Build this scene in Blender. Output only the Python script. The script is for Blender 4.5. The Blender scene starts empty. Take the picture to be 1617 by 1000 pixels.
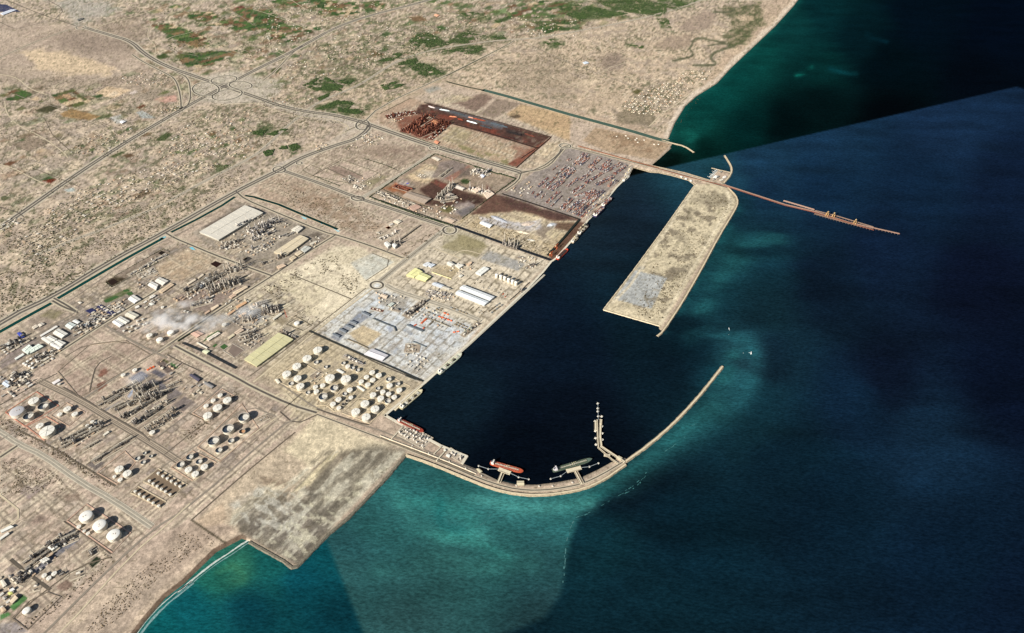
import bpy, math, random
import numpy as np
random.seed(7)
S = bpy.context.scene
COL = S.collection
R = math.radians

# ------------------------------------------------------------------ camera
CAM_H = 3000.0            # metres above the sea
FPX = 989.0               # focal length in pixels of the 1617 px wide photograph
PITCH = R(42.3)
cd = bpy.data.cameras.new('camera'); cam = bpy.data.objects.new('camera', cd); COL.objects.link(cam)
cam.location = (0, 0, CAM_H); cam.rotation_euler = (math.pi/2-PITCH, 0, 0)
cd.sensor_width = 36; cd.lens = FPX/1617*36; cd.clip_start = 10; cd.clip_end = 200000
S.camera = cam
CP, SP = math.cos(PITCH), math.sin(PITCH)
LAND = 4.0                # height of the quays and the plain above the water

def P(px, py, z=LAND):
    u = (px-808.5)/FPX; v = (py-500)/FPX
    t = (CAM_H-z)/(SP+v*CP)
    return (t*u, t*(CP-v*SP), z)
def PXM(px, py):          # pixels per metre across the view
    return FPX*(SP+(py-500)/FPX*CP)/CAM_H

# ------------------------------------------------------------------ light
_a = P(510, 550); _b = P(522, 543.2)
SHX, SHY = _b[0]-_a[0], _b[1]-_a[1]
_n = math.hypot(SHX, SHY); SHX /= _n; SHY /= _n      # the way shadows fall
SUN_EL = R(27)
sd = bpy.data.lights.new('sun', 'SUN'); sd.energy = 5.0; sd.angle = R(0.5); sd.color = (1.0, 0.95, 0.87)
sun = bpy.data.objects.new('sun', sd); COL.objects.link(sun)
from mathutils import Vector
_d = Vector((SHX*math.cos(SUN_EL), SHY*math.cos(SUN_EL), -math.sin(SUN_EL)))
sun.rotation_euler = _d.to_track_quat('-Z', 'Y').to_euler(); sun.location = (0, 0, 4000)
W = bpy.data.worlds.new('World'); S.world = W; W.use_nodes = True
nt = W.node_tree; sky = nt.nodes.new('ShaderNodeTexSky'); sky.sky_type = 'NISHITA'; sky.sun_disc = False
sky.sun_elevation = SUN_EL; sky.sun_rotation = math.atan2(-SHX, -SHY)
nt.links.new(sky.outputs[0], nt.nodes['Background'].inputs[0]); nt.nodes['Background'].inputs[1].default_value = 0.05
S.view_settings.view_transform = 'Standard'; S.view_settings.look = 'None'
S.view_settings.exposure = 0.62; S.view_settings.gamma = 1
S.render.engine = 'CYCLES'
S.cycles.max_bounces = 6; S.cycles.diffuse_bounces = 2; S.cycles.volume_bounces = 5

# ------------------------------------------------------------------ colour: what the eye sees -> albedo
GAIN = np.array([1.0, 1.0, 1.0])
def lin(c):
    c = np.asarray(c, float)/255.0
    return np.where(c <= 0.04045, c/12.92, ((c+0.055)/1.055)**2.4)
def alb(c):
    return np.clip(lin(c)/GAIN, 0.0, 0.92)

# ------------------------------------------------------------------ noise
def _hash(ix, iy, seed):
    h = (ix.astype(np.int64)*374761393+iy.astype(np.int64)*668265263+seed*974634777) & 0xffffffff
    h = ((h ^ (h >> 13))*1274126177) & 0xffffffff
    return ((h ^ (h >> 16)) & 0xffff)/65535.0
def vnoise(x, y, seed=0):
    ix = np.floor(x); iy = np.floor(y); fx = x-ix; fy = y-iy
    fx = fx*fx*(3-2*fx); fy = fy*fy*(3-2*fy)
    a = _hash(ix, iy, seed); b = _hash(ix+1, iy, seed); c = _hash(ix, iy+1, seed); d = _hash(ix+1, iy+1, seed)
    return (a*(1-fx)+b*fx)*(1-fy)+(c*(1-fx)+d*fx)*fy
def fbm(x, y, scale, octv=4, seed=0):
    s = 0; a = 1; t = 0
    for k in range(octv):
        s = s+a*vnoise(x/scale*2**k+k*17.3, y/scale*2**k-k*9.1, seed+k); t += a; a *= 0.55
    return s/t
def sstep(a, b, x):
    t = np.clip((x-a)/(b-a), 0, 1); return t*t*(3-2*t)
def sdpoly(x, y, poly):
    """signed distance to a closed polygon, positive inside"""
    p = np.asarray(poly, float); n = len(p)
    d = np.full(x.shape, 1e18); ins = np.zeros(x.shape, bool)
    for i in range(n):
        ax, ay = p[i]; bx, by = p[(i+1) % n]
        ex, ey = bx-ax, by-ay; L = ex*ex+ey*ey
        if L == 0: continue
        t = np.clip(((x-ax)*ex+(y-ay)*ey)/L, 0, 1)
        dd = (x-ax-t*ex)**2+(y-ay-t*ey)**2
        np.minimum(d, dd, out=d)
        if ay != by:
            c = ((ay > y) != (by > y)) & (x < (bx-ax)*(y-ay)/(by-ay)+ax)
            ins ^= c
    return np.where(ins, 1, -1)*np.sqrt(d)
def sdline(x, y, pts):
    d = np.full(x.shape, 1e18)
    for (ax, ay), (bx, by) in zip(pts[:-1], pts[1:]):
        ex, ey = bx-ax, by-ay; L = ex*ex+ey*ey+1e-9
        t = np.clip(((x-ax)*ex+(y-ay)*ey)/L, 0, 1)
        np.minimum(d, (x-ax-t*ex)**2+(y-ay-t*ey)**2, out=d)
    return np.sqrt(d)
def inpoly(x, y, poly):
    c = False; n = len(poly)
    for i in range(n):
        ax, ay = poly[i]; bx, by = poly[(i+1) % n]
        if (ay > y) != (by > y) and x < (bx-ax)*(y-ay)/(by-ay)+ax: c = not c
    return c

# ------------------------------------------------------------------ frames: crops of the photograph (x0, y0, zoom) -> its pixels
FR = dict(o=(0,0,1), f1=(0,0,4), f2=(400,0,4), f3=(800,0,4), f4=(1000,0,2.5), f5=(0,250,4), f6=(300,250,4),
          g1=(600,120,5.39), g2=(700,200,4.546), g3=(600,300,5), g4=(0,450,5.263), g5=(200,400,5), g6=(400,480,5),
          g7=(0,600,5.884), g8=(200,600,5), h1=(0,760,4.167), h2=(280,650,3.333), h3=(600,620,5.39), h4=(820,560,4.168),
          h5=(930,220,2.94), h6=(1050,220,4.04), i1=(500,440,8), i2=(640,400,7.14), i3=(840,230,7.69), i4=(800,300,7.69),
          i5=(100,560,7.14), i6=(640,540,8.33), j1=(370,330,10), j2=(560,230,5.775), j3=(240,400,8.333), j4=(360,460,7.69),
          j5=(0,650,7.69), j6=(0,820,5.556), j7=(1040,200,8.333))
def Q(f, *v):
    """flat list of crop coordinates -> list of photo pixels"""
    x0, y0, s = FR[f]
    return [(x0+v[i]/s, y0+v[i+1]/s) for i in range(0, len(v), 2)]

# ------------------------------------------------------------------ helpers: objects and tags
MATS = {}
def mat(rgb, rough=0.85, noise=0.12, scale=0.08, metal=0.0, name='paint'):
    key = (tuple(rgb), rough, noise, scale, metal)
    if key in MATS: return MATS[key]
    m = bpy.data.materials.new(name); m.use_nodes = True; t = m.node_tree; b = t.nodes['Principled BSDF']
    b.inputs['Roughness'].default_value = rough; b.inputs['Metallic'].default_value = metal
    b.inputs['Specular IOR Level'].default_value = 0.15
    c = alb(rgb)
    g = t.nodes.new('ShaderNodeNewGeometry'); n = t.nodes.new('ShaderNodeTexNoise')
    n.inputs['Scale'].default_value = scale; n.inputs['Detail'].default_value = 4
    t.links.new(g.outputs['Position'], n.inputs['Vector'])
    r = t.nodes.new('ShaderNodeMapRange'); r.inputs[1].default_value = 0.3; r.inputs[2].default_value = 0.7
    r.inputs[3].default_value = 1-noise; r.inputs[4].default_value = 1+noise
    t.links.new(n.outputs[0], r.inputs[0])
    mx = t.nodes.new('ShaderNodeVectorMath'); mx.operation = 'SCALE'; mx.inputs[0].default_value = tuple(c)
    t.links.new(r.outputs[0], mx.inputs['Scale']); t.links.new(mx.outputs[0], b.inputs['Base Color'])
    MATS[key] = m
    return m
def tag(o, label=None, cat=None, group=None, kind=None):
    if label: o['label'] = label
    if cat: o['category'] = cat
    if group: o['group'] = group
    if kind: o['kind'] = kind
    return o
def empty(name, loc, rz=0, scale=None):
    o = bpy.data.objects.new(name, None); COL.objects.link(o); o.location = loc; o.rotation_euler = (0, 0, rz)
    if scale: o.scale = scale
    o.empty_display_size = 5
    return o
def copy_tree(o, parent=None):
    c = o.copy(); COL.objects.link(c)
    if parent: c.parent = parent
    for ch in KIDS.get(o.name, ()): copy_tree(ch, c)
    return c
KIDS = {}
class MB:
    def __init__(s): s.v = []; s.f = []
    def add(s, vs, fs):
        n = len(s.v); s.v += [tuple(p) for p in vs]; s.f += [tuple(n+i for i in f) for f in fs]; return s
    def prism(s, pts, z0, z1, cap=True):
        n = len(pts)
        a = sum(pts[i][0]*pts[(i+1) % n][1]-pts[(i+1) % n][0]*pts[i][1] for i in range(n))
        if a < 0: pts = pts[::-1]
        v = [(p[0], p[1], z0) for p in pts]+[(p[0], p[1], z1) for p in pts]
        f = [(i, (i+1) % n, n+(i+1) % n, n+i) for i in range(n)]
        if cap: f += [tuple(range(n, 2*n)), tuple(range(n-1, -1, -1))]
        return s.add(v, f)
    def box(s, cx, cy, w, l, z0, z1, a=0):
        c, d = math.cos(a), math.sin(a); q = []
        for x, y in ((-w/2, -l/2), (w/2, -l/2), (w/2, l/2), (-w/2, l/2)): q.append((cx+x*c-y*d, cy+x*d+y*c))
        return s.prism(q, z0, z1)
    def cyl(s, cx, cy, r, z0, z1, n=16, r2=None, cap=True):
        r2 = r if r2 is None else r2
        v = [(cx+r*math.cos(2*math.pi*i/n), cy+r*math.sin(2*math.pi*i/n), z0) for i in range(n)]
        v += [(cx+r2*math.cos(2*math.pi*i/n), cy+r2*math.sin(2*math.pi*i/n), z1) for i in range(n)]
        f = [(i, (i+1) % n, n+(i+1) % n, n+i) for i in range(n)]
        if cap: f += [tuple(range(n, 2*n)), tuple(range(n-1, -1, -1))]
        return s.add(v, f)
    def bar(s, a, b, w, h=None):
        h = h or w
        a = Vector(a); b = Vector(b); d = (b-a).normalized()
        up = Vector((0, 0, 1)) if abs(d.z) < 0.95 else Vector((1, 0, 0))
        x = d.cross(up).normalized()*w/2; y = x.cross(d).normalized()*h/2
        v = [a-x-y, a+x-y, a+x+y, a-x+y, b-x-y, b+x-y, b+x+y, b-x+y]
        return s.add(v, [(0,1,2,3), (7,6,5,4), (0,4,5,1), (1,5,6,2), (2,6,7,3), (3,7,4,0)])
    def lathe(s, prof, cx=0, cy=0, n=24):
        k = len(prof)
        v = [(cx+r*math.cos(2*math.pi*i/n), cy+r*math.sin(2*math.pi*i/n), z) for r, z in prof for i in range(n)]
        f = [(j*n+i, j*n+(i+1) % n, (j+1)*n+(i+1) % n, (j+1)*n+i) for j in range(k-1) for i in range(n)]
        return s.add(v, f)
    def hcyl(s, a, b, r, n=10):
        a = Vector(a); b = Vector(b); d = (b-a).normalized()
        up = Vector((0, 0, 1)) if abs(d.z) < 0.95 else Vector((1, 0, 0))
        x = d.cross(up).normalized(); y = x.cross(d).normalized()
        v = [p+x*r*math.cos(2*math.pi*i/n)+y*r*math.sin(2*math.pi*i/n) for p in (a, b) for i in range(n)]
        return s.add(v, [(i, (i+1) % n, n+(i+1) % n, n+i) for i in range(n)]+[tuple(range(n-1, -1, -1)), tuple(range(n, 2*n))])
    def mesh(s, name):
        me = bpy.data.meshes.new(name); me.from_pydata(s.v, [], s.f); me.update(); return me
    def build(s, name, m, parent=None, origin=None):
        if origin is not None:
            s.v = [(p[0]-origin[0], p[1]-origin[1], p[2]-origin[2]) for p in s.v]
        me = s.mesh(name)
        if m: me.materials.append(m)
        o = bpy.data.objects.new(name, me); COL.objects.link(o)
        if parent is not None: o.parent = parent; KIDS.setdefault(parent.name, []).append(o)
        elif origin is not None: o.location = origin
        return o
def mesh_np(name, verts, faces, m, col=None):
    me = bpy.data.meshes.new(name)
    me.vertices.add(len(verts)); me.vertices.foreach_set('co', np.asarray(verts, np.float32).ravel())
    nf = len(faces); k = faces.shape[1]
    me.loops.add(nf*k); me.loops.foreach_set('vertex_index', faces.astype(np.int32).ravel())
    me.polygons.add(nf); me.polygons.foreach_set('loop_start', np.arange(0, nf*k, k, dtype=np.int32))
    me.update(calc_edges=True)
    if col is not None:
        a = me.color_attributes.new('Col', 'FLOAT_COLOR', 'POINT')
        c4 = np.ones((len(verts), 4), np.float32); c4[:, :3] = col; a.data.foreach_set('color', c4.ravel())
    me.materials.append(m)
    o = bpy.data.objects.new(name, me); COL.objects.link(o)
    return o
def smoothpts(pts, it=2):
    """round the corners of an open polyline (Chaikin)"""
    for _ in range(it):
        q = [pts[0]]
        for a, b in zip(pts[:-1], pts[1:]):
            q += [(a[0]*.75+b[0]*.25, a[1]*.75+b[1]*.25), (a[0]*.25+b[0]*.75, a[1]*.25+b[1]*.75)]
        q.append(pts[-1]); pts = q
    return pts
# ------------------------------------------------------------------ coastline (photo pixels), clockwise from the far beach
COAST = [(1560,-330),(1420,-180),(1320,-70),(1265,-6),(1253,10),(1224,42),(1192,72),(1154,108),(1132,132),(1100,152),(1082,168),(1066,194),(1056,218),
 (1052,221),(1062,227),(1058,232.5),(1060,234),(1040,252),(1029,261),(1040,264),(1081,272.3),(1120,284.3),(1131,271),(1135,268),(1153,272.5),
 (1154,276),(1143,290),(1150,298),(1160,309),(1164.5,319),(1161,329),(1134,373),(1107,424),(1076,478),(1046,523),(1040,519),(1042,514),
 (953,489),(998,431),(1052,356),(1097,292),(1088,284.5),(1064,277.5),(1040,271.8),(1028,271.5),(1001,264),(993.5,277.5),(983,286.5),(972.6,297),
 (959.6,313),(945,330),(930,346.5),(917,364),(901,382),(878,408),(871,413),(857,430),(841.7,447.6),(828,460.5),(743.6,540),(724,557),(672,603.8),
 (608,656),(653,681),(696.5,704.4),(737,721),(730,732),(752,740.6),(761,744),(761,748),(785.5,758),(815,765.4),(818,759),(827,760),(828.5,765.6),
 (848,765.5),(880,761.6),(916,755),(945,741.5),(969,728),(976,721),(988,724),(992,729),(988,733),(954,756.7),(923,770),(887,777),(856,780.5),
 (832,780),(804,776.8),(782,771),(757.7,762),(711,742.4),(674,727.6),(641,716.5),(610,755),(550,818),(517,845),(469,894.5),(461.5,896),
 (448,885.5),(394,855),(382,851),(342,872),(310,903),(292,921),(262,944),(230,981),(214,1002),(170,1060),(90,1170),(-30,1320),(-900,1320),(-1700,1320),(-1700,-330)]
BEACH1 = COAST[0:13]; BEACH2 = COAST[-13:-4]

# grid shared by the land and the water: rows and columns widen outside the frame
gx = np.concatenate([[-1600,-1200,-900,-720,-600,-520,-460], np.arange(-420, -8, 9.0), np.arange(-8, 1628, 2.0), [1640,1660,1690,1740,1820,1950,2150,2500,3000,3700]])
gy = np.concatenate([[-300,-270,-240,-210,-180,-150,-120,-90,-66,-46,-30,-18], np.arange(-10, 1012, 2.0), [1018], np.arange(1026, 1160, 8.0), [1180,1240,1340,1500,1750,2150,2800,4000]])
GX, GY = np.meshgrid(gx, gy)
NX, NY = len(gx), len(gy)
def to_world(px, py, z):
    u = (px-808.5)/FPX; v = (py-500)/FPX; t = (CAM_H-z)/(SP+v*CP)
    return t*u, t*(CP-v*SP)
def sub_grid(mask):
    """faces of the grid whose corners touch the mask, with compacted vertices"""
    cell = mask[:-1, :-1] | mask[1:, :-1] | mask[:-1, 1:] | mask[1:, 1:]
    idx = np.arange(NX*NY).reshape(NY, NX)
    q = np.stack([idx[1:, :-1][cell], idx[1:, 1:][cell], idx[:-1, 1:][cell], idx[:-1, :-1][cell]], 1)
    used = np.unique(q); m = np.full(NX*NY, -1); m[used] = np.arange(len(used))
    return used, m[q]
cw = [to_world(a, b, 0.0) for a, b in COAST]
WX, WY = to_world(GX, GY, 0.0)
def sd_world(poly):
    return sdpoly(WX.ravel(), WY.ravel(), poly).reshape(NY, NX)
SDC = sd_world(cw)                       # metres inland (+) or offshore (-)
used, LF = sub_grid(SDC > -60)
lx, ly = GX.ravel()[used], GY.ravel()[used]; sdc = SDC.ravel()[used]
X, Y = to_world(lx, ly, LAND)
x0_, y0_ = to_world(lx, ly, 0.0)
zz = np.clip(sdc*0.45, -20, LAND)
k_ = (zz/LAND).clip(0, 1)
X = x0_*(1-k_)+X*k_; Y = y0_*(1-k_)+Y*k_

# ------------------------------------------------------------------ colours of the ground
U = np.array(P(1000,265)[:2])-np.array(P(610,655)[:2]); U /= np.linalg.norm(U)   # along the quays
V = np.array([U[1], -U[0]])                                                       # away from them, towards the camera's right
UA = math.atan2(U[1], U[0])
tu, tv = X*U[0]+Y*U[1], X*V[0]+Y*V[1]
C = np.zeros((len(X), 3)); C[:] = (180, 163, 140)
N1 = fbm(X, Y, 900, 5, 1); N2 = fbm(X, Y, 220, 5, 11); N3 = fbm(tu, tv*3, 160, 4, 21); N4 = fbm(X, Y, 60, 3, 31); N5 = fbm(X, Y, 26, 2, 41)
def mixc(mask, rgb, op=1.0):
    m = (mask*op)[:, None]; C[:] = C*(1-m)+np.array(rgb, float)*m
def paint(poly, rgb, op=1.0, feather=3.0, warp=0.0, noise=None, lo=0.4, hi=0.6):
    p = np.array(poly, float); mg = feather*2+warp+4
    s = np.where((lx > p[:, 0].min()-mg) & (lx < p[:, 0].max()+mg) & (ly > p[:, 1].min()-mg) & (ly < p[:, 1].max()+mg))[0]
    if not len(s): return
    d = sdpoly(lx[s], ly[s], poly)
    if warp: d = d+(N2[s]-0.5)*2.6*warp+(N4[s]-0.5)*1.2*warp
    m = sstep(-feather, feather, d)*op
    if noise is not None: m = m*sstep(lo, hi, noise[s])
    C[s] = C[s]*(1-m[:, None])+np.array(rgb, float)*m[:, None]
def pline(pts, rgb, w, op=1.0, feather=1.0, jag=0.0):
    p = np.array(pts); s = np.where((lx > p[:, 0].min()-w-3) & (lx < p[:, 0].max()+w+3) & (ly > p[:, 1].min()-w-3) & (ly < p[:, 1].max()+w+3))[0]
    if not len(s): return
    d = sdline(lx[s], ly[s], pts)+(N4[s]-0.5)*jag
    m = (1-sstep(w/2-feather/2, w/2+feather, d))*op
    C[s] = C[s]*(1-m[:, None])+np.array(rgb, float)*m[:, None]
# far inland: greyer to the left, sandier to the right
mixc(sstep(0.42, 0.62, N1), (170, 156, 136), 0.5)
mixc(sstep(520, 200, lx), (172, 158, 138), 0.5)
paint([(400,130),(900,60),(1270,0),(1060,220),(700,130),(580,190)], (190,170,140), 0.75, 40)
mixc(sstep(0.55, 0.72, N2), (198, 182, 154), 0.35)
mixc(sstep(0.46, 0.28, N2), (146, 130, 112), 0.35)
def plots(poly, ang, cell, seed, op, feather=12, cols=None, edge=.5, dens=.6):
    """walled gardens, yards and fallow fields: an uneven patchwork along one direction"""
    pp = np.array(poly); s = np.where((lx > pp[:, 0].min()-9) & (lx < pp[:, 0].max()+9) & (ly > pp[:, 1].min()-9) & (ly < pp[:, 1].max()+9))[0]
    m = sstep(-feather, feather, sdpoly(lx[s], ly[s], poly)+(N2[s]-.5)*8)
    c_, s_ = math.cos(ang), math.sin(ang); wob = (fbm(X[s], Y[s], 2200, 2, seed+9)-.5)*260; cell *= 1.55
    a_ = (X[s]*c_+Y[s]*s_+wob)/cell; b_ = (-X[s]*s_+Y[s]*c_+wob*.6)/(cell*.8)
    row = np.floor(b_); a_ = a_*(.6+_hash(row, row*0, seed)*.9)+_hash(row, row*0+5, seed)*7; col = np.floor(a_)
    h_ = _hash(col, row, seed+1); h2_ = _hash(col, row, seed+2); pal = np.array(cols or [(206,190,158),(176,164,146),(150,136,116),(132,118,100),(92,100,66),(66,86,50),(140,112,86),(168,152,132),(214,196,162),(116,96,76),(78,96,58)], float)
    on = np.clip((h_ < dens)*m*op*(.5+.5*_hash(col, row, seed+4)), 0, 1)
    C[s] = C[s]*(1-on[:, None])+pal[(h2_*len(pal)).astype(int).clip(0, len(pal)-1)]*on[:, None]
    fa, fb = np.minimum(a_-col, 1-(a_-col))*cell, np.minimum(b_-row, 1-(b_-row))*cell*.8
    e_ = (1-sstep(3, 9, np.minimum(fa, fb)))*(h_ < dens+.15)*m*edge*sstep(.35, .6, N4[s]+.1)
    C[s] = C[s]*(1-e_[:, None])+np.array((104., 96, 78))*e_[:, None]
GAN = math.atan2(P(260,367)[1]-P(80,470)[1], P(260,367)[0]-P(80,470)[0])
plots([(160,10),(620,-10),(560,60),(420,130),(300,150),(230,100)], GAN-.25, 120, 5, .8)
plots([(330,50),(700,-10),(1100,-10),(860,60),(600,100),(480,110),(400,150)], GAN-.35, 80, 15, .55)
plots([(0,130),(300,110),(290,170),(150,260),(0,340)], GAN-.1, 120, 25, .6, 10, None, .6, .45)
plots([(60,420),(160,260),(300,180),(410,165),(440,230),(250,330),(120,385),(0,430)], GAN-.15, 42, 35, .6, 8, None, .35, .6)
plots([(430,130),(560,60),(800,25),(800,60),(650,90),(560,140),(480,165)], GAN-.3, 55, 45, .55, 8, None, .4, .55)
plots([(0,300),(60,280),(60,360),(0,400)], GAN, 60, 55, .5)
plots([(800,0),(1030,-10),(900,45),(820,60)], GAN-.4, 90, 65, .5, 8)
plots([(985,165),(1040,125),(1080,135),(1070,165),(1010,185)], GAN-.2, 26, 75, .6, 3, [(214,202,180),(196,180,156),(160,146,128),(128,116,100)], .5, .8)
inl = sstep(-3, 3, sdpoly(lx, ly, [(-60,-60),(1240,-60),(1060,212),(700,124),(600,160),(570,192),(440,262),(370,298),(80,464),(-60,540)]))
bare = sstep(6, -6, sdpoly(lx, ly, [(-60,30),(130,40),(230,90),(240,150),(100,130),(-60,120)]))
S1 = vnoise(X/30, Y/42, 401); S2 = vnoise(X/17+3, Y/26, 402); S3 = vnoise(X/55, Y/70, 403)
mixc(inl*bare*sstep(0.5, 0.62, S3), (208, 192, 160), 0.45)
mixc(inl*bare*sstep(0.5, 0.40, S3)*sstep(.6, .4, N2), (158, 148, 130), 0.4)
mixc(inl*bare*sstep(0.66, 0.74, S1)*sstep(0.42, 0.52, N2), (84, 88, 62), 0.6)
mixc(inl*bare*sstep(0.72, 0.8, S2)*sstep(0.36, 0.5, N1), (96, 92, 70), 0.6)
mixc(inl*bare*sstep(0.80, 0.86, 1-S2), (218, 204, 176), 0.6)
# dunes, washes and pale pans
paint(Q('f1', 130,330,260,300,560,370,740,420,700,480,480,470,240,430), (203,183,148), 0.9, 4, 6)
paint(Q('f1', 330,230,520,200,900,240,820,330,560,350,380,300), (134,120,104), 0.6, 12, 8)
paint(Q('f1', 600,170,860,100,960,230,780,240), (140,125,108), 0.5, 10, 6)
paint(Q('f1', 0,420,300,500,600,500,1100,540,900,600,0,520), (150,137,116), 0.4, 12, 6)
paint(Q('f1', 290,0,620,0,760,60,480,160,420,60), (168,168,156), 0.55, 8, 8)
paint(Q('f3', 1080,170,1250,60,1330,90,1280,180,1130,210), (150,134,116), 0.75, 3, 3)
paint(Q('f3', 940,290,1020,230,1170,220,1160,290,1050,320), (152,135,114), 0.7, 3, 3)
paint(Q('f3', 560,360,720,330,760,420,640,460), (126,112,98), 0.7, 8, 8)
paint(Q('f3', 400,520,520,490,600,520,480,555), (205,188,156), 0.8, 2, 2)
paint(Q('f3', 0,420,300,330,520,560,380,650,0,560), (150,136,114), 0.5, 14, 8)
paint(Q('f3', 450,620,700,560,760,640,640,700,470,680), (182,164,136), 0.6, 8, 4)
paint(Q('f3', 690,720,760,690,950,740,900,800,700,780), (124,114,92), 0.75, 2, 2)
paint([(305,140),(330,118),(370,112),(410,122),(450,128),(440,150),(405,160),(360,166),(318,160)], (184,176,156), 0.8, 4)
paint(Q('f2', -10,590,160,640,340,700,520,720,720,770,730,820,620,860,400,980,330,980,560,840,590,790,330,740,0,640), (182,174,156), 0.7, 3)
paint([(430,262),(490,238),(520,236),(470,262),(450,275)], (176,170,156), 0.7, 3)
# farmland and gardens
G1, G2, G3, BR, TN = (74,96,50), (56,80,42), (98,104,62), (112,88,62), (200,176,138)
FIELDS = [
 ('f1', G2, 960,160,1050,145,1290,230,1180,270,1080,240), ('f1', TN, 1060,190,1140,175,1150,205,1080,215), ('f1', TN, 1170,280,1270,250,1325,275,1240,310),
 ('f1', G2, 1040,235,1170,200,1190,215,1070,250), ('f1', BR, 1110,260,1180,240,1200,260,1130,275), ('f1', G1, 1440,140,1530,112,1600,150,1600,185,1500,185),
 ('f1', G1, 1500,70,1600,55,1600,90,1540,90), ('f1', (90,50,40), 1470,50,1530,35,1550,50,1490,65), ('f1', G2, 1255,95,1330,75,1375,100,1290,120),
 ('f1', (196,178,140), 1200,100,1260,90,1270,110,1220,115), ('f1', G1, 1060,45,1110,28,1160,45,1090,55), ('f1', TN, 940,72,1010,55,1040,70,980,85),
 ('f1', G2, 1110,350,1190,330,1260,410,1200,420), ('f1', G3, 1200,345,1270,330,1310,360,1250,380), ('f1', G2, 1320,355,1400,320,1490,325,1420,360,1340,375),
 ('f1', (58,74,38), 980,355,1040,338,1075,360,1010,378), ('f1', BR, 1380,330,1480,322,1500,340,1400,350), ('f1', (72,76,40), 70,590,125,570,205,600,150,622),
 ('f1', (104,66,42), 420,630,470,615,540,635,475,668), ('f1', (178,146,110), 330,600,420,580,460,615,380,640), ('f1', (150,122,80), 380,720,450,685,640,738,560,760,400,740),
 ('f1', (205,182,146), 600,590,680,545,830,570,720,620,620,605), ('f1', (50,78,40), 570,610,640,595,655,605,620,620), ('f1', (66,66,44), 210,700,330,660,380,680,300,715),
 ('f1', (74,78,50), 690,680,740,658,780,662,730,690), ('f1', (200,188,172), 810,590,850,570,875,580,840,600), ('f1', (150,138,118), 860,600,960,560,1110,590,1050,640,930,640),
 ('f1', (188,150,130), 970,630,1010,615,1110,600,1120,640,1040,650), ('f1', (66,80,46), 985,880,1050,838,1090,850,1040,890,990,892), ('f1', (140,126,106), 80,915,200,865,310,900,180,958),
 ('f1', (176,176,164), 690,745,760,725,810,765,740,785), ('f1', (166,172,164), 860,710,900,700,980,745,900,750), ('f1', G3, 0,600,40,592,50,605,10,615),
 ('f1', (98,60,40), 860,680,905,660,925,668,880,690), ('f1', (72,84,50), 690,990,770,955,790,965,720,1000), ('f1', (92,72,50), 770,980,830,970,850,985,800,1000),
 ('f2', (70,100,52), 0,70,60,75,170,120,80,150,0,150), ('f2', G1, 150,10,260,5,290,20,180,35), ('f2', (64,104,56), 265,15,350,8,350,20,290,28), ('f2', G3, 340,0,460,-5,470,10,380,18),
 ('f2', G1, 0,160,40,170,40,190,0,190), ('f2', (130,106,78), 150,185,230,165,260,200,180,215), ('f2', (56,90,46), 370,180,400,168,435,185,405,198), ('f2', (62,54,34), 320,190,350,180,385,205,360,215),
 ('f2', (120,98,70), 660,40,710,20,790,45,720,55), ('f2', (70,76,44), 105,455,130,430,180,430,150,465), ('f2', G1, 1090,10,1120,0,1170,0,1140,20), ('f2', (60,92,46), 1150,170,1190,160,1225,180,1180,190),
 ('f2', (122,100,74), 710,330,760,318,830,345,760,362), ('f2', (120,96,68), 980,110,1060,100,1100,130,1020,140), ('f2', (116,140,90), 1500,75,1600,50,1600,80,1530,90),
 ('f3', (64,96,48), 120,55,180,40,240,55,170,68), ('f3', (86,84,48), 790,580,830,562,855,575,820,600), ('f3', (98,86,66), 870,605,900,595,910,610,880,620),
 ('f5', (60,82,48), 260,135,310,115,355,130,320,145), ('f5', (100,38,24), 265,142,320,160,360,132,340,128), ('f5', (104,72,50), 20,40,60,20,120,15,60,50),
 ('f5', (108,92,72), 830,240,920,195,965,215,880,255), ('f5', (168,180,172), 405,200,460,185,485,205,430,215), ('f5', (206,186,158), 270,330,320,310,350,340,280,360),
 ('f5', (84,90,60), 0,250,30,235,60,250,20,275), ('f5', (170,162,146), 250,980,330,950,380,970,330,1000)]
for f in FIELDS: paint(Q(f[0], *f[2:]), f[1], 0.92, 0.9)
rng = random.Random(5)
FARM = [(Q('f1', 930,20,1250,0,1600,0,1600,440,1300,470,960,340), 90), (Q('f2', 0,0,1080,-10,600,120,250,300,0,420), 140), (Q('f2', 1100,20,1600,0,1600,230,1250,110), 60),
        (Q('f3', 0,0,900,0,880,90,400,190,0,220), 120), (Q('f1', 0,560,1100,560,900,900,600,1000,0,1000), 60), (Q('f2', 60,560,1200,300,1500,60,700,130,260,330), 90),
        (Q('f1', 1000,1000,1600,680,1600,1000), 40), (Q('f5', 300,250,1500,0,1200,250,0,700), 45)]
for poly, n in FARM:
    p = np.array(poly); k = 0
    while k < n:
        cx = rng.uniform(p[:, 0].min(), p[:, 0].max()); cy = rng.uniform(p[:, 1].min(), p[:, 1].max()); k += 1
        if not inpoly(cx, cy, poly): continue
        a = rng.uniform(4, 11); b = rng.uniform(2, 5.5); s = rng.uniform(0.30, 0.5)
        q = [(cx-a, cy+a*s*0.9), (cx+b*0.4, cy-a*s*0.9), (cx+a, cy-a*s*0.5+b*0.5), (cx, cy+b)]
        paint(q, rng.choice([G1, G2, G3, (60,88,44), BR, (130,106,78), TN, (186,166,134), (150,130,104), (120,112,84), (92,96,60), (206,190,160)]), rng.uniform(.4, .85), 0.9)
FP = [(70,98,50),(54,80,42),(92,112,62),(126,104,72),(84,92,52),(196,176,138),(60,88,46),(110,84,60)]
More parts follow.
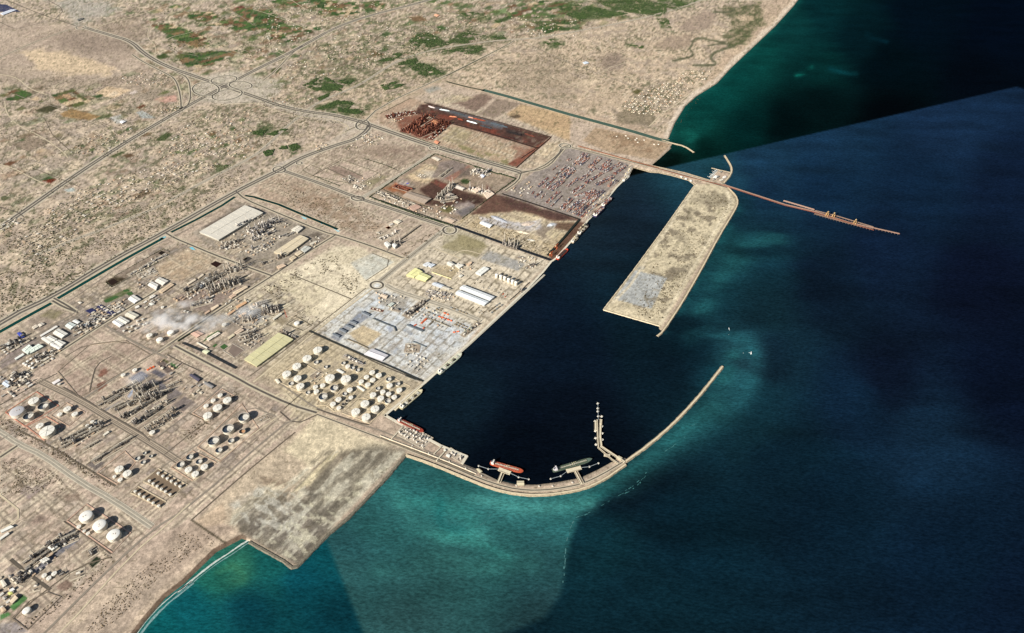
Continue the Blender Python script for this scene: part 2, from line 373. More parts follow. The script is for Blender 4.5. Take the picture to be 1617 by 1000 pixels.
for k_, (f_, c_) in enumerate((((960,160,1050,145,1290,230,1330,280,1240,310,1080,240), 78), ((1110,350,1260,320,1500,318,1480,360,1260,430,1180,425), 69), ((1290,160,1440,120,1600,100,1600,200,1500,200,1400,170), 82), ((1440,60,1600,40,1600,110,1500,95), 69),
        ((1180,90,1330,70,1400,110,1300,140,1200,120), 69), ((40,590,120,565,210,600,150,630,40,640), 92), ((330,600,460,570,560,640,470,680,380,650), 92))):
    plots(Q('f1', *f_), GAN-.2, c_, 500+k_, 1.9, 1.0, FP, .6, .9)
for k_, (f_, c_) in enumerate((((-10,60,100,60,190,120,240,190,100,200,-10,200), 78), ((100,-10,480,-10,480,20,260,40,120,20), 92), ((380,10,820,10,820,60,600,110,420,90), 78), ((120,180,300,160,380,200,240,260,100,260), 78))):
    plots(Q('f2', *f_), GAN-.3, c_, 520+k_, 1.5, 1.5, FP, .6, .75)
for k_, (f_, c_) in enumerate((((0,0,420,0,360,110,120,130,0,120), 78), ((100,140,460,120,480,180,220,220), 78))):
    plots(Q('f3', *f_), GAN-.4, c_, 540+k_, 1.3, 2, FP, .5, .65)
# palm groves and tree belts
GROVES = [Q('f2', 980,260,1040,215,1100,205,1220,265,1330,205,1480,225,1370,270,1240,285,1130,300,1010,290), Q('f2', 310,540,430,480,480,500,530,560,400,575),
 Q('f2', 430,470,520,520,560,575,460,575,410,520), Q('f2', 540,510,600,495,645,510,560,560,530,550), Q('f2', 860,350,930,330,940,350,860,400,790,385), Q('f2', 910,400,1030,365,1040,390,1090,420,980,430,920,430),
 Q('f2', 990,430,1080,400,1150,430,1200,470,1080,480,1020,460), Q('f2', 800,540,920,510,1020,510,900,560,830,570), Q('f2', 390,690,540,630,640,650,600,690,720,690,660,725,480,700),
 Q('f2', 1180,330,1380,290,1450,290,1440,340,1350,345,1300,330), Q('f2', 220,920,270,905,300,930,250,960), Q('f2', 150,930,210,920,220,945,170,945), Q('f2', 80,850,190,810,220,820,130,860),
 Q('f2', 400,620,480,590,500,600,420,640), Q('f3', 330,50,450,30,700,70,780,90,620,110,520,90,490,140,360,90), Q('f3', 560,0,1100,0,1200,10,960,100,760,80,620,40), Q('f3', 230,260,290,245,350,285,260,285),
 Q('f3', 950,120,1020,115,1040,180,990,175), Q('f3', 770,285,870,290,860,310,790,300), Q('f3', 200,160,280,150,380,180,260,200), Q('f3', 300,130,370,130,360,150,310,150), Q('f2', 1310,85,1400,75,1440,90,1340,105),
 Q('f2', 1520,130,1600,120,1600,145,1540,145), Q('f2', 1480,225,1580,225,1600,250,1500,255), Q('f5', 1370,65,1430,45,1470,60,1400,80), Q('f2', 0,830,90,820,60,860,0,850), Q('f2', 60,960,140,930,120,980,80,990)]
for k, g in enumerate(GROVES):
    paint(g, (82, 94, 58), 0.8, 5.0, 9, N4, 0.40, 0.56)
    paint(g, (48, 66, 38), 0.8, 5.0, 9, N5, 0.50, 0.66)
paint(Q('f3', 300,20,1100,-10,1250,-20,950,100,520,120), (60,84,42), 0.55, 8, 8, N2, 0.35, 0.55)
paint(Q('f2', 560,90,1500,60,1500,300,900,380,600,330), (92,96,66), 0.6, 12, 8, N4, 0.58, 0.68)
paint(Q('f2', 60,560,700,330,1250,480,650,740,300,700), (86,92,62), 0.6, 12, 8, N4, 0.56, 0.66)
# tidal creek and mangrove behind the beach
MS = Q('f3', 1400,40,1600,10,1620,150,1500,270,1400,310,1370,230,1430,190,1420,120,1370,80)
paint(MS, (108,106,78), 0.8, 4, 6)
paint(MS, (80,86,58), 0.8, 4, 6, N4, 0.45, 0.58)
paint(MS, (168,152,124), 0.7, 4, 4, N3, 0.52, 0.64)
paint(Q('f3', 1440,110,1500,95,1560,105,1560,130,1480,135), (190,170,140), 0.9, 1.5, 1)
for w_, ptsv in ((3.5, (1310,75,1400,80,1440,60)), (3.5, (1380,270,1290,255,1230,240,1180,250,1170,290,1150,310,1190,345,1130,370,1050,385)),
                 (4.5, (1440,290,1330,325,1300,340,1290,380,1330,400,1290,415,1180,415)), (3, (1430,300,1370,270,1270,290))):
    pline(smoothpts(Q('f3', *ptsv)), (86,90,66), w_*.72, 0.85, 1.2, 1.4)
# beaches: pale above the water, wet and dark along it
for line, wd, wet in ((BEACH1, 7.5, 0.5), (BEACH2, 16, 1.0)):
    d = sdline(lx, ly, line); sel = d < 40
    m = (1-sstep(wd*0.8, wd*1.3, d+(N2-0.5)*8))*sel
    mixc(m, (206, 192, 168) if line is BEACH1 else (184,168,144), 0.92)
    m = (1-sstep(wd*0.42, wd*0.5, d))*sel
    if wet == 1: mixc(m, (104, 88, 72), 0.92)
    else: mixc((1-sstep(0.8, 2.0, d))*sel, (96, 88, 74), 0.6)
# the port estate: paler packed ground, warmer to the south-west
paint([(0,520),(90,468),(372,300),(440,266),(580,200),(700,130),(1060,228),(1000,265),(870,412),(610,656),(500,650),(300,825),(230,850),(0,1010),(-60,1060),(-60,560)], (184, 169, 148), 0.75, 5)
paint([(-60,560),(110,480),(300,520),(440,610),(490,655),(300,825),(60,1010),(-60,1060)], (181, 164, 144), 0.8, 14)
paint([(400,455),(540,385),(640,410),(600,450),(500,524),(420,585),(385,560),(430,520),(350,500)], (220,211,180), 0.95, 5, 5)
paint([(340,500),(450,430),(520,460),(470,540),(390,560)], (204,194,160), 0.6, 10, 8)
paint([(500,524),(596,444),(660,470),(760,510),(735,545),(672,600),(640,610)], (204,208,200), 0.95, 5)
paint([(560,480),(620,460),(740,520),(690,560),(640,580)], (200,210,212), 0.7, 8, 6)
paint([(600,440),(710,360),(870,412),(760,520),(610,460)], (212,203,176), 0.85, 6)
paint([(400,600),(488,520),(665,605),(608,656),(500,648)], (188,176,144), 0.9, 4)
paint(Q('g6', 460,640,600,840,900,960,1000,880,1360,600,880,400,470,210,100,500), (184,172,140), 0.3, 5)
paint(Q('g6', 0,500,200,640,320,820,300,960,100,900,0,700), (160,146,128), 0.6, 12, 8)
paint(Q('g6', 180,720,400,700,520,830,340,970,280,830), (176,166,134), 0.8, 6, 4)
paint(Q('f6', 1010,660,1150,600,1290,655,1110,770), (196,198,182), 0.95, 1.2)
paint(Q('f6', 810,610,1090,560,1150,600,1010,660,860,640), (198,188,158), 0.6, 5, 4)
IC = [(150,142,130),(196,186,166),(132,126,118),(176,164,144),(206,196,176),(160,146,126),(120,114,108),(188,172,148)]
plots([(0,545),(110,480),(260,385),(300,385),(430,436),(300,530),(262,565),(150,515),(0,610)], UA, 34, 601, .75, 3, IC, .7, .75)
plots([(318,385),(372,318),(530,368),(440,430),(400,425)], UA, 26, 602, .7, 3, [(140,136,128),(168,160,148),(190,180,164),(120,116,110)], .7, .85)
plots([(300,470),(430,440),(520,520),(400,590),(270,550)], UA, 32, 603, .6, 3, IC, .6, .65)
plots([(60,610),(190,660),(270,560),(440,640),(440,670),(300,795),(200,770),(30,700),(-60,650)], UA, 44, 604, .55, 4, IC, .6, .5)
plots([(0,740),(130,775),(230,850),(100,950),(0,1000)], UA, 40, 605, .5, 3, IC, .6, .5)
plots([(505,520),(600,450),(755,515),(665,600)], UA, 52, 606, .38, 3, [(206,208,200),(176,184,186),(158,162,158),(214,212,198),(186,176,150),(196,202,204)], .6, .75)
plots([(610,445),(715,368),(865,415),(760,510)], UA, 50, 607, .4, 3, [(206,196,168),(172,164,144),(216,206,180),(150,144,130),(190,182,158)], .7, .7)
plots([(425,520),(490,525),(660,605),(608,652),(490,640),(410,600)], UA, 40, 608, .3, 3, [(196,186,156),(168,156,130),(180,168,140)], .5, .6)
plots([(480,250),(560,222),(800,300),(870,410),(700,350),(560,300)], UA, 44, 609, .5, 3, [(150,136,118),(176,160,138),(128,114,100),(190,174,150)], .6, .6)
# island
ISL = [(1097,291),(1145,291),(1165,318),(1042,520),(953,489)]
paint(ISL, (194,184,152), 0.95, 3)
paint([(1100,300),(1140,305),(1150,325),(1045,500),(1010,490)], (140,132,110), 0.6, 6, 4, N2, 0.50, 0.60)
paint([(1100,300),(1140,305),(1150,325),(1045,500),(975,480),(1060,350)], (118,110,92), 0.8, 6, 4, N4, 0.57, 0.66)
paint(Q('h5', 215,610,362,645,290,788,120,740), (166,170,164), 0.95, 1.0, 1)
paint(Q('h5', 225,600,250,585,260,600,235,612), (150,152,142), 0.8, 1.0, 1)
paint(Q('h5', 255,735,335,670,320,760,285,790), (128,120,100), 0.7, 2, 2, N4, 0.45, 0.55)
pline(Q('h5', 500,215,350,440,190,680,110,760), (206,196,166), 3, 0.8)
pline(Q('h5', 640,240,660,290,540,500,420,700,330,860), (206,196,166), 3, 0.8)
# reclaimed flat inside the outer revetment
paint(Q('h2', 740,15,1200,215,640,800,270,600,240,590,90,580,350,330,620,120), (186, 172, 146), 0.95, 2)
paint(Q('h2', 740,20,1120,180,860,230,700,300,560,200), (198,188,156), 0.8, 5, 5)
paint(Q('h2', 880,230,1010,180,1190,210,900,520,640,780,720,560,690,380,780,300), (112, 107, 90), 0.75, 6, 6)
paint(Q('h2', 740,400,860,380,980,300,1040,320,900,480,780,470), (158,150,118), 0.7, 6, 6, N4, 0.45, 0.58)
paint(Q('h2', 280,560,380,560,600,640,780,620,640,790,400,680), (98, 90, 78), 0.85, 6, 6)
paint(Q('h2', 280,480,430,400,560,470,640,440,690,520,600,640,420,600,290,560), (172, 164, 144), 0.8, 6, 6)
paint(Q('h2', 640,400,740,400,750,490,680,560,690,470), (92,86,74), 0.8, 4, 4)
paint(Q('h2', 430,340,560,370,640,370,600,400,460,380), (130,116,96), 0.7, 4, 4)
st = fbm(tu*0.35, tv, 60, 4, 77)
paint(Q('h2', 300,480,860,200,1190,215,640,800,270,600), (206, 198, 168), 0.7, 3, 2, st, 0.52, 0.62)
paint(Q('h2', 300,480,860,200,1190,215,640,800,270,600), (98, 90, 74), 0.6, 3, 2, 1-st, 0.56, 0.66)
paint(Q('h2', 600,430,800,230,860,215,700,390,660,400), (200,190,152), 0.7, 2, 1)
paint(Q('h2', 90,580,240,480,260,560,240,590,150,610), (178,160,134), 0.8, 3)
pline(Q('h2', 80,575,250,690), (80,74,58), 3, 0.9, 1, 1)
# ore yards
paint(Q('g1', 0,320,260,190,400,220,1450,520,1160,780,400,560,150,470,0,410), (168,146,122), 0.9, 2)
paint(Q('g1', 330,250,430,230,1450,515,1330,615,590,400,300,320), (80,58,50), 0.97, 1.2)
paint(Q('g1', 430,300,1300,560,1200,560,560,370), (120,64,50), 0.8, 3, 3, N2, 0.45, 0.55)
paint(Q('g1', 470,270,600,290,1150,440,1100,470,700,350), (98,104,108), 0.85, 3, 3, N2, 0.38, 0.5)
paint(Q('g1', 1060,440,1250,490,1230,510,1080,490), (48,42,42), 0.8, 2, 1)
paint(Q('g1', 1040,510,1200,530,1210,550,1050,530), (50,40,40), 0.7, 2, 1)
paint(Q('g1', 100,340,400,320,600,400,400,560,180,470), (118,76,60), 0.85, 4, 4)
paint(Q('g1', 200,450,390,330,560,400,400,545), (92,52,40), 0.85, 3, 2, N4, 0.42, 0.52)
paint(Q('g1', 1320,600,1460,530,1160,775,1080,755), (124,78,62), 0.95, 1)
paint(Q('g1', 1120,600,1320,610,1250,680,1150,690), (130,96,78), 0.7, 5, 4)
paint(Q('g1', 600,420,800,470,1180,640,1080,750,440,550,540,450), (178,158,128), 0.8, 2)
paint(Q('g1', 520,540,640,430,790,480,700,590), (160,150,116), 0.8, 2)
paint(Q('g1', 670,590,900,650,1080,690,1090,750,880,690,690,630), (104,108,66), 0.6, 2, 2, N4, 0.45, 0.55)
paint(Q('g1', 580,200,760,190,860,150,980,180,820,300,600,240), (108,90,78), 0.75, 3, 5)
paint(Q('g1', 440,220,640,170,800,180,700,220,560,240), (196,182,146), 0.8, 2, 2)
paint(Q('g1', 840,330,1000,190,1200,240,960,360), (130,116,100), 0.8, 2)
paint(Q('g1', 370,110,480,90,520,110,420,150), (146,150,140), 0.7, 3, 3)
paint(Q('g1', 1070,330,1200,240,1617,330,1617,560,1420,480), (182,158,120), 0.9, 2)
paint(Q('g1', 1100,300,1500,330,1617,360,1617,440,1350,420), (168,144,112), 0.55, 4, 4, N2, 0.4, 0.55)
paint(Q('g1', 1100,340,1180,330,1200,350,1140,365), (70,60,48), 0.8, 1.5, 1)
paint(Q('f3', 560,805,870,870,1040,910,940,1010,640,960,480,890), (166,146,118), 0.95, 1.2)
paint(Q('f3', 600,820,850,870,1000,910,900,980,700,940), (128,106,82), 0.6, 3, 3, N4, 0.45, 0.55)
# middle industrial blocks
paint(Q('f6', 440,130,560,100,840,180,1000,250,960,300,600,330,420,230), (166,148,126), 0.9, 4)
paint(Q('f6', 640,200,900,220,1000,290,1240,420,1200,470,960,450,740,330), (140,122,100), 0.7, 8, 6, N4, 0.42, 0.56)
paint(Q('f6', 780,110,960,10,1200,90,1060,180,1000,150), (186,168,148), 0.95, 1)
paint(Q('f6', 870,70,920,45,1090,110,1010,150), (128,112,98), 0.8, 1)
paint(Q('f6', 710,80,760,40,830,70,780,110), (178,164,144), 0.95, 1)
paint(Q('f6', 1100,150,1200,100,1260,110,1140,180), (122,122,84), 0.5, 3, 3)
paint(Q('j2', 30,50,200,0,640,0,650,110,420,190,200,130), (156,140,120), 0.8, 3)
paint(Q('j2', 200,80,420,0,640,10,600,90,300,130), (124,108,94), 0.6, 6, 5, N4, 0.42, 0.56)
paint(Q('j2', 140,450,720,75,1470,300,960,680), (150,133,112), 0.95, 1)
paint(Q('j2', 470,290,640,165,820,200,780,280,680,350), (206,186,148), 0.9, 2, 2)
paint(Q('j2', 620,230,740,230,720,300,650,290), (190,182,162), 0.8, 3)
paint(Q('j2', 250,390,380,340,500,400,460,450,330,420), (150,92,58), 0.8, 3, 4)
paint(Q('j2', 370,310,480,320,540,360,420,370), (168,158,154), 0.7, 4)
paint(Q('j2', 780,150,900,130,1040,180,860,320,700,290), (124,114,106), 0.8, 2)
paint(Q('j2', 820,300,1040,180,1060,190,880,330), (150,110,92), 0.8, 1)
paint(Q('j2', 590,400,740,315,880,365,1160,470,1180,520,900,560,640,530,700,480), (76,56,48), 0.93, 2, 3)
paint(Q('j2', 690,330,740,320,880,360,820,400), (120,72,60), 0.8, 1)
paint(Q('j2', 900,440,1200,500,1100,560,960,520), (66,50,44), 0.7, 4, 4)
paint(Q('j2', 920,560,1060,520,1140,530,1000,640,900,600), (168,158,148), 0.8, 4, 5, N4, 0.4, 0.52)
paint(Q('j2', 940,600,1100,550,1080,600,980,650), (88,86,86), 0.7, 2, 2)
paint(Q('j2', 780,570,850,550,910,570,860,610,800,600), (96,96,56), 0.8, 2, 2)
paint(Q('j2', 960,190,1110,210,1060,290,930,310), (96,88,80), 0.7, 3, 4)
paint(Q('j2', 960,320,1000,300,1060,320,1030,350,980,345), (52,70,38), 0.9, 1)
paint(Q('j2', 1090,330,1300,270,1430,310,1300,415,1100,360), (150,136,116), 0.8, 2)
paint(Q('j2', 1200,350,1280,440,1617,560,1617,620,1340,560,1060,640,1200,500), (98,70,60), 0.93, 2, 2)
paint(Q('j2', 1300,440,1617,540,1617,580,1400,520), (92,66,60), 0.7, 3, 2)
# sand and gravel terminal by the basin
paint(Q('g2', 260,580,380,490,960,690,790,950,500,860,80,700), (186,170,134), 0.9, 2)
paint(Q('g2', 350,600,480,580,700,640,760,700,640,860,400,800,300,700), (196,184,152), 0.8, 6, 5, N4, 0.38, 0.5)
paint(Q('g2', 200,630,370,490,980,670,800,680,520,600,300,630), (92,68,58), 0.93, 2, 2)
paint(Q('g2', 400,500,900,640,880,680,500,580), (74,56,52), 0.6, 3, 3)
paint(Q('g2', 260,650,560,700,700,660,720,740,620,760,480,730,280,690), (182,182,182), 0.85, 2, 3)
paint(Q('g2', 640,760,740,680,820,700,720,810), (128,118,104), 0.8, 3, 4)
paint(Q('g2', 800,690,980,690,830,900,760,940,900,750,800,730), (84,64,52), 0.8, 2)
paint(Q('g2', 740,720,770,690,820,695,790,730), (196,200,202), 0.9, 1)
paint(Q('g2', 730,770,780,740,860,760,800,810), (192,180,142), 0.9, 1)
paint(Q('g2', 980,680,1030,700,860,900,780,960,760,930,900,780), (96,72,58), 0.95, 1)
paint(Q('g2', 0,700,300,790,300,830,200,900,100,930,0,900), (166,160,132), 0.8, 3)
paint(Q('g2', 100,770,300,830,290,870,190,880,120,850), (140,134,98), 0.8, 2)
paint(Q('g3', 790,545,860,475,1150,585,1090,640), (158,158,150), 0.95, 1)
paint(Q('g3', 600,390,660,350,860,440,760,530,480,450), (146,138,104), 0.8, 2, 2)
paint(Q('g3', 400,640,470,590,640,620,560,710), (178,164,130), 0.9, 1)
# container terminal
paint(Q('g2', 500,440,900,140,1000,160,1340,270,1300,350,980,660,380,480), (142,134,124), 0.97, 1)
paint(Q('g2', 540,300,780,110,880,100,860,160,740,280,640,300), (176,160,134), 0.9, 2)
paint(Q('g2', 660,200,760,110,820,130,820,170,740,220), (202,184,150), 0.9, 1.5)
paint(Q('g2', 380,470,540,330,560,350,520,440,450,480), (140,126,112), 0.9, 2)
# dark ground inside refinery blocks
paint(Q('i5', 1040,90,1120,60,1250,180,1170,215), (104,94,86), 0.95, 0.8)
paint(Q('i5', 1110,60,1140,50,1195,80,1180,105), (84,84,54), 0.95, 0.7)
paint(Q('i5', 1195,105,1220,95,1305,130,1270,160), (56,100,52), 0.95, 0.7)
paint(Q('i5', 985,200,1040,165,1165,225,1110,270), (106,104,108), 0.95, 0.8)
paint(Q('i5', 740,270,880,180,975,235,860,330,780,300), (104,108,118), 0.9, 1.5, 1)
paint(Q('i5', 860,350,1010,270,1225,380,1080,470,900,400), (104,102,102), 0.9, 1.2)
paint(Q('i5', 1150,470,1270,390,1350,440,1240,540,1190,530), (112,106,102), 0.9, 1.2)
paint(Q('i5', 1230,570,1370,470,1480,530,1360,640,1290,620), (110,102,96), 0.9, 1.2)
paint(Q('i5', 720,470,770,390,830,350,800,430,740,490), (120,150,196), 0.8, 1.2, 1)
paint(Q('i5', 460,620,740,470,700,500,480,640), (128,130,132), 0.8, 1)
paint(Q('g4', 540,600,1040,460,1180,560,820,900,660,930,480,700), (164,146,128), 0.8, 6, 4)
paint(Q('i5', 380,340,470,300,500,340,400,410,380,370), (112,72,58), 0.9, 1.2, 1)
paint(Q('i5', 390,200,460,160,530,170,480,230,400,280), (112,74,60), 0.75, 2, 3, N5, 0.4, 0.5)
paint(Q('j5', 1055,650,1130,590,1280,620,1160,710), (104,98,92), 0.95, 0.8)
paint(Q('h1', 210,590,410,400,430,460,330,530,250,610), (110,112,118), 0.9, 1)
paint(Q('h1', 375,400,500,350,525,385,440,450,390,430), (122,124,130), 0.9, 1)
paint(Q('h1', 60,830,150,745,185,770,90,852), (70,112,62), 0.95, 0.8)
paint(Q('h1', 0,880,60,860,70,880,0,915), (70,112,62), 0.95, 0.8)
paint(Q('h1', 580,545,635,492,672,515,610,570), (36,46,32), 0.97, 0.7)
paint(Q('h1', 40,580,70,555,115,575,80,610), (128,118,108), 0.9, 0.8)
paint(Q('h1', 370,690,440,650,480,680,440,720,380,710), (120,100,86), 0.7, 2, 2)
paint(Q('h1', 170,280,260,210,330,250,250,300), (118,104,92), 0.7, 4, 4)
paint(Q('h1', 120,70,180,30,300,30,190,120), (146,132,128), 0.8, 2)
paint(Q('h1', 410,90,520,80,530,130,450,140), (124,108,92), 0.7, 3, 3)
paint(Q('h1', 0,940,110,930,180,990,0,1010), (134,130,128), 0.8, 3, 2)
paint(Q('g4', 160,340,430,195,560,240,330,380,230,400), (148,136,120), 0.85, 1)
paint(Q('g4', 330,260,420,200,530,230,450,290), (132,126,94), 0.8, 3, 2)
paint(Q('g4', 0,640,180,470,300,450,380,520,200,600,0,710), (136,126,118), 0.85, 1.5)
paint(Q('g4', 270,440,850,140,1100,60,1180,100,860,340,480,560), (132,124,112), 0.8, 2)
paint(Q('g4', 860,120,1020,50,1080,30,1080,60,900,150), (84,98,58), 0.8, 1, 1)
paint(Q('f5', 660,780,740,740,800,760,710,810), (60,52,38), 0.95, 0.8)
paint(Q('f5', 720,750,1010,580,1070,590,790,760), (128,116,100), 0.8, 1)
paint(Q('f5', 980,690,1200,560,1400,660,1310,700,1130,780,980,730), (180,160,130), 0.8, 3)
paint(Q('f6', 10,470,340,290,480,340,870,480,520,700,330,650,280,600,110,540), (146,138,122), 0.9, 1.5)
paint(Q('f6', 70,440,330,300,330,310,110,440), (98,88,78), 0.8, 1)
paint(Q('f6', 740,490,800,465,840,480,790,505), (104,96,84), 0.9, 1)
paint(Q('f6', 150,540,270,490,390,560,270,610), (168,154,130), 0.9, 1)
paint(Q('j3', 300,590,880,280,1200,400,1040,560,720,780,420,720), (138,124,112), 0.85, 3)
paint(Q('j4', 0,340,200,180,460,120,640,220,420,380,240,420), (156,160,158), 0.8, 4, 3)
paint(Q('j4', 560,360,640,310,750,340,660,420), (138,128,104), 0.9, 1.5, 1)
paint(Q('j4', 440,400,490,350,540,380,480,430), (112,108,94), 0.8, 2)
paint(Q('j4', 0,400,120,340,320,480,500,580,330,720,100,700,0,620), (142,132,118), 0.8, 3)
paint(Q('i1', 170,745,420,540,540,430,680,470,560,560,440,620,280,800), (136,144,152), 0.95, 1)
paint(Q('i1', 400,690,590,590,830,700,640,860,540,830), (192,176,140), 0.95, 1, 1)
paint(Q('i1', 870,600,940,590,990,660,930,690), (166,176,186), 0.9, 1, 1)
paint(Q('i1', 1080,640,1140,640,1240,700,1180,720), (132,142,150), 0.8, 1.5, 1)
paint(Q('i1', 900,850,1060,820,1110,900,1100,980,940,950), (140,150,158), 0.6, 3, 3, N4, 0.4, 0.5)
paint(Q('i1', 780,200,1180,230,1090,400,980,370,800,330), (158,154,140), 0.8, 2)
keep = sstep(128, 150, C.mean(1)); midp0 = 1-.6*sstep(-5, 5, sdpoly(lx, ly, [(340,500),(540,385),(700,360),(870,412),(610,656),(400,600)])); keep = keep*midp0
# corridors of tracks, long faint lines along both port directions
l1 = vnoise(tv/26, tu/900, 51); l2 = vnoise(tu/26, tv/900, 61)
port = sstep(-4, 4, sdpoly(lx, ly, [(0,520),(90,468),(372,300),(440,266),(580,200),(700,140),(1000,262),(870,412),(610,656),(500,650),(300,825),(230,850),(0,1010),(-60,1060),(-60,560)]))
mixc(port*keep*sstep(0.74, 0.82, l1)*sstep(0.4, 0.6, N3), (120,108,92), 0.4)
mixc(port*keep*sstep(0.74, 0.82, l2)*sstep(0.4, 0.6, N2), (124,112,96), 0.35)
mixc(port*keep*sstep(0.20, 0.12, l1), (206,194,168), 0.3)
mixc(port*keep*(midp0)*sstep(0.62, 0.72, N5)*sstep(0.45, 0.55, N2), (98,88,76), 0.45)
paint(Q('h2', 880,240,1010,190,1195,215,640,800,270,590,420,440,620,470), (126,122,108), 0.55, 14, 10)
paint(Q('h2', 300,560,600,560,860,470,640,800), (110,104,94), 0.5, 12, 8)
Cm = C.mean(1)[:, None]; gs = (.05*inl)[:, None]; C = (C*(1-gs)+Cm*gs)*np.array((1.0, .985, 1.0))
RP = Q('h2', 760,200,1195,215,640,805,270,595,300,500,560,400)
st2 = fbm(tu*0.22, tv, 34, 4, 177); st3 = fbm(tu, tv*0.5, 26, 3, 178)
paint(RP, (196,190,170), 0.6, 3, 3, st2, 0.54, 0.60)
paint(RP, (96,90,78), 0.45, 3, 3, 1-st2, 0.56, 0.62)
paint(Q('h2', 270,490,430,400,620,440,690,520,600,650,400,600), (190,186,172), 0.7, 4, 5, st3, 0.44, 0.56)
paint(Q('h2', 640,430,900,400,1000,320,1100,300,860,560,640,800,480,700), (196,190,164), 0.6, 4, 5, st3, 0.54, 0.62)
# rock armour where the ground meets deep water
edge = (1-sstep(4, 16, sdc))*(sdline(lx, ly, BEACH1) > 12)*(sdline(lx, ly, BEACH2) > 14)
mixc(edge, (150,138,116), 0.6)
# overall grain
N6 = vnoise(X/11, Y/11, 71); N7 = vnoise(tu/45, tv/13, 72)
mixc(port*keep*sstep(0.70, 0.8, N7)*sstep(0.35, 0.55, N1), (208,196,170), 0.35)
mixc(port*keep*sstep(0.28, 0.18, N7)*sstep(0.6, 0.4, N2), (116,106,94), 0.5)
for sp_, sd_ in ((95, 1), (170, 2)):
    wq = (fbm(X, Y, 1200, 2, 300+sd_)-.5)*60
    for cc_, oo_, s2_ in ((tv, tu, 5), (tu, tv, 8)):
        q_ = (cc_+wq)/sp_; fr_ = np.abs(q_-np.round(q_))*sp_; on_ = _hash(np.round(q_), np.floor(oo_/(sp_*5)+_hash(np.round(q_), np.round(q_)*0, sd_)*3), s2_+sd_) < .42
        mixc(port*keep*on_*(1-sstep(2.5, 7, fr_)), (118,108,94), .5); mixc(port*keep*on_*(1-sstep(4, 9, np.abs(fr_-13))), (206,192,166), .4)
for y_, a_ in ((250,1),):
    mixc(sstep(.62,.72,vnoise(tu/30,tv/24,84))*port*sstep(.55,.65,N1), (150,138,122), .4)
mixc(sstep(0.80, 0.88, N6)*sstep(0.40, 0.55, N2), (88, 80, 64), 0.55)
mixc(sstep(0.84, 0.90, vnoise(X/17, Y/17, 73))*sstep(700, 200, ly), (96, 92, 66), 0.5)
midp = 1-.5*sstep(-5, 5, sdpoly(lx, ly, [(340,500),(540,385),(700,360),(870,412),(610,656),(400,600)]))
gr = 1+((N4-0.5)*0.14+(N5-0.5)*0.22+(N6-0.5)*0.22)*midp
C *= gr[:, None]
C = np.clip(C, 4, 235)

gm = bpy.data.materials.new('ground'); gm.use_nodes = True; t = gm.node_tree; b = t.nodes['Principled BSDF']
b.inputs['Roughness'].default_value = 0.95; b.inputs['Specular IOR Level'].default_value = 0.05
at = t.nodes.new('ShaderNodeAttribute'); at.attribute_name = 'Col'
geo = t.nodes.new('ShaderNodeNewGeometry')
prev = at.outputs['Color']
for sc_, amp, lo, hi in ((0.011, 0.06, 0.35, 0.65), (0.045, 0.12, 0.38, 0.62), (0.14, 0.16, 0.40, 0.60), (0.32, 0.12, 0.4, 0.6)):
    n = t.nodes.new('ShaderNodeTexNoise'); n.inputs['Scale'].default_value = sc_; n.inputs['Detail'].default_value = 5; n.inputs['Roughness'].default_value = 0.6
    t.links.new(geo.outputs['Position'], n.inputs['Vector'])
    r = t.nodes.new('ShaderNodeMapRange'); r.inputs[1].default_value = lo; r.inputs[2].default_value = hi; r.inputs[3].default_value = 1-amp; r.inputs[4].default_value = 1+amp
    t.links.new(n.outputs[0], r.inputs[0])
    mx = t.nodes.new('ShaderNodeVectorMath'); mx.operation = 'SCALE'
    t.links.new(prev, mx.inputs[0]); t.links.new(r.outputs[0], mx.inputs['Scale']); prev = mx.outputs[0]
t.links.new(prev, b.inputs['Base Color'])
ground = mesh_np('ground', np.stack([X, Y, zz], 1), LF, gm, alb(C))
tag(ground, kind='structure')

# ------------------------------------------------------------------ the sea
SEAM = [(-200,560),(620,392),(1004,276),(1605,137),(1640,148),(3800,420)]      # where paler and darker water meet
def ctrl(points, px, py, sig):
    num = np.zeros((len(px), 3)); den = np.zeros(len(px))+1e-12
    for (x, y, r_, g_, b_) in points:
        d2 = ((px-x)**2+(py-y)**2); w = 1/(d2+sig*sig)**2
        num += w[:, None]*np.array([r_, g_, b_], float); den += w
    return num/den[:, None]
NORTH = [(1100,200,8,58,54),(1150,150,8,60,56),(1200,90,9,60,56),(1250,40,9,50,50),(1300,20,6,38,42),(1300,110,6,42,42),(1180,200,3,32,32),(1110,235,2,22,20),(1060,252,3,9,6),(1250,200,2,13,15),
 (1300,160,3,16,18),(1400,100,2,12,18),(1400,190,2,5,8),(1450,30,3,13,23),(1580,50,3,10,22),(1550,120,3,8,16),(1350,60,4,24,30),(1090,215,14,74,66),(1020,275,6,8,6),(1050,228,14,60,56)]
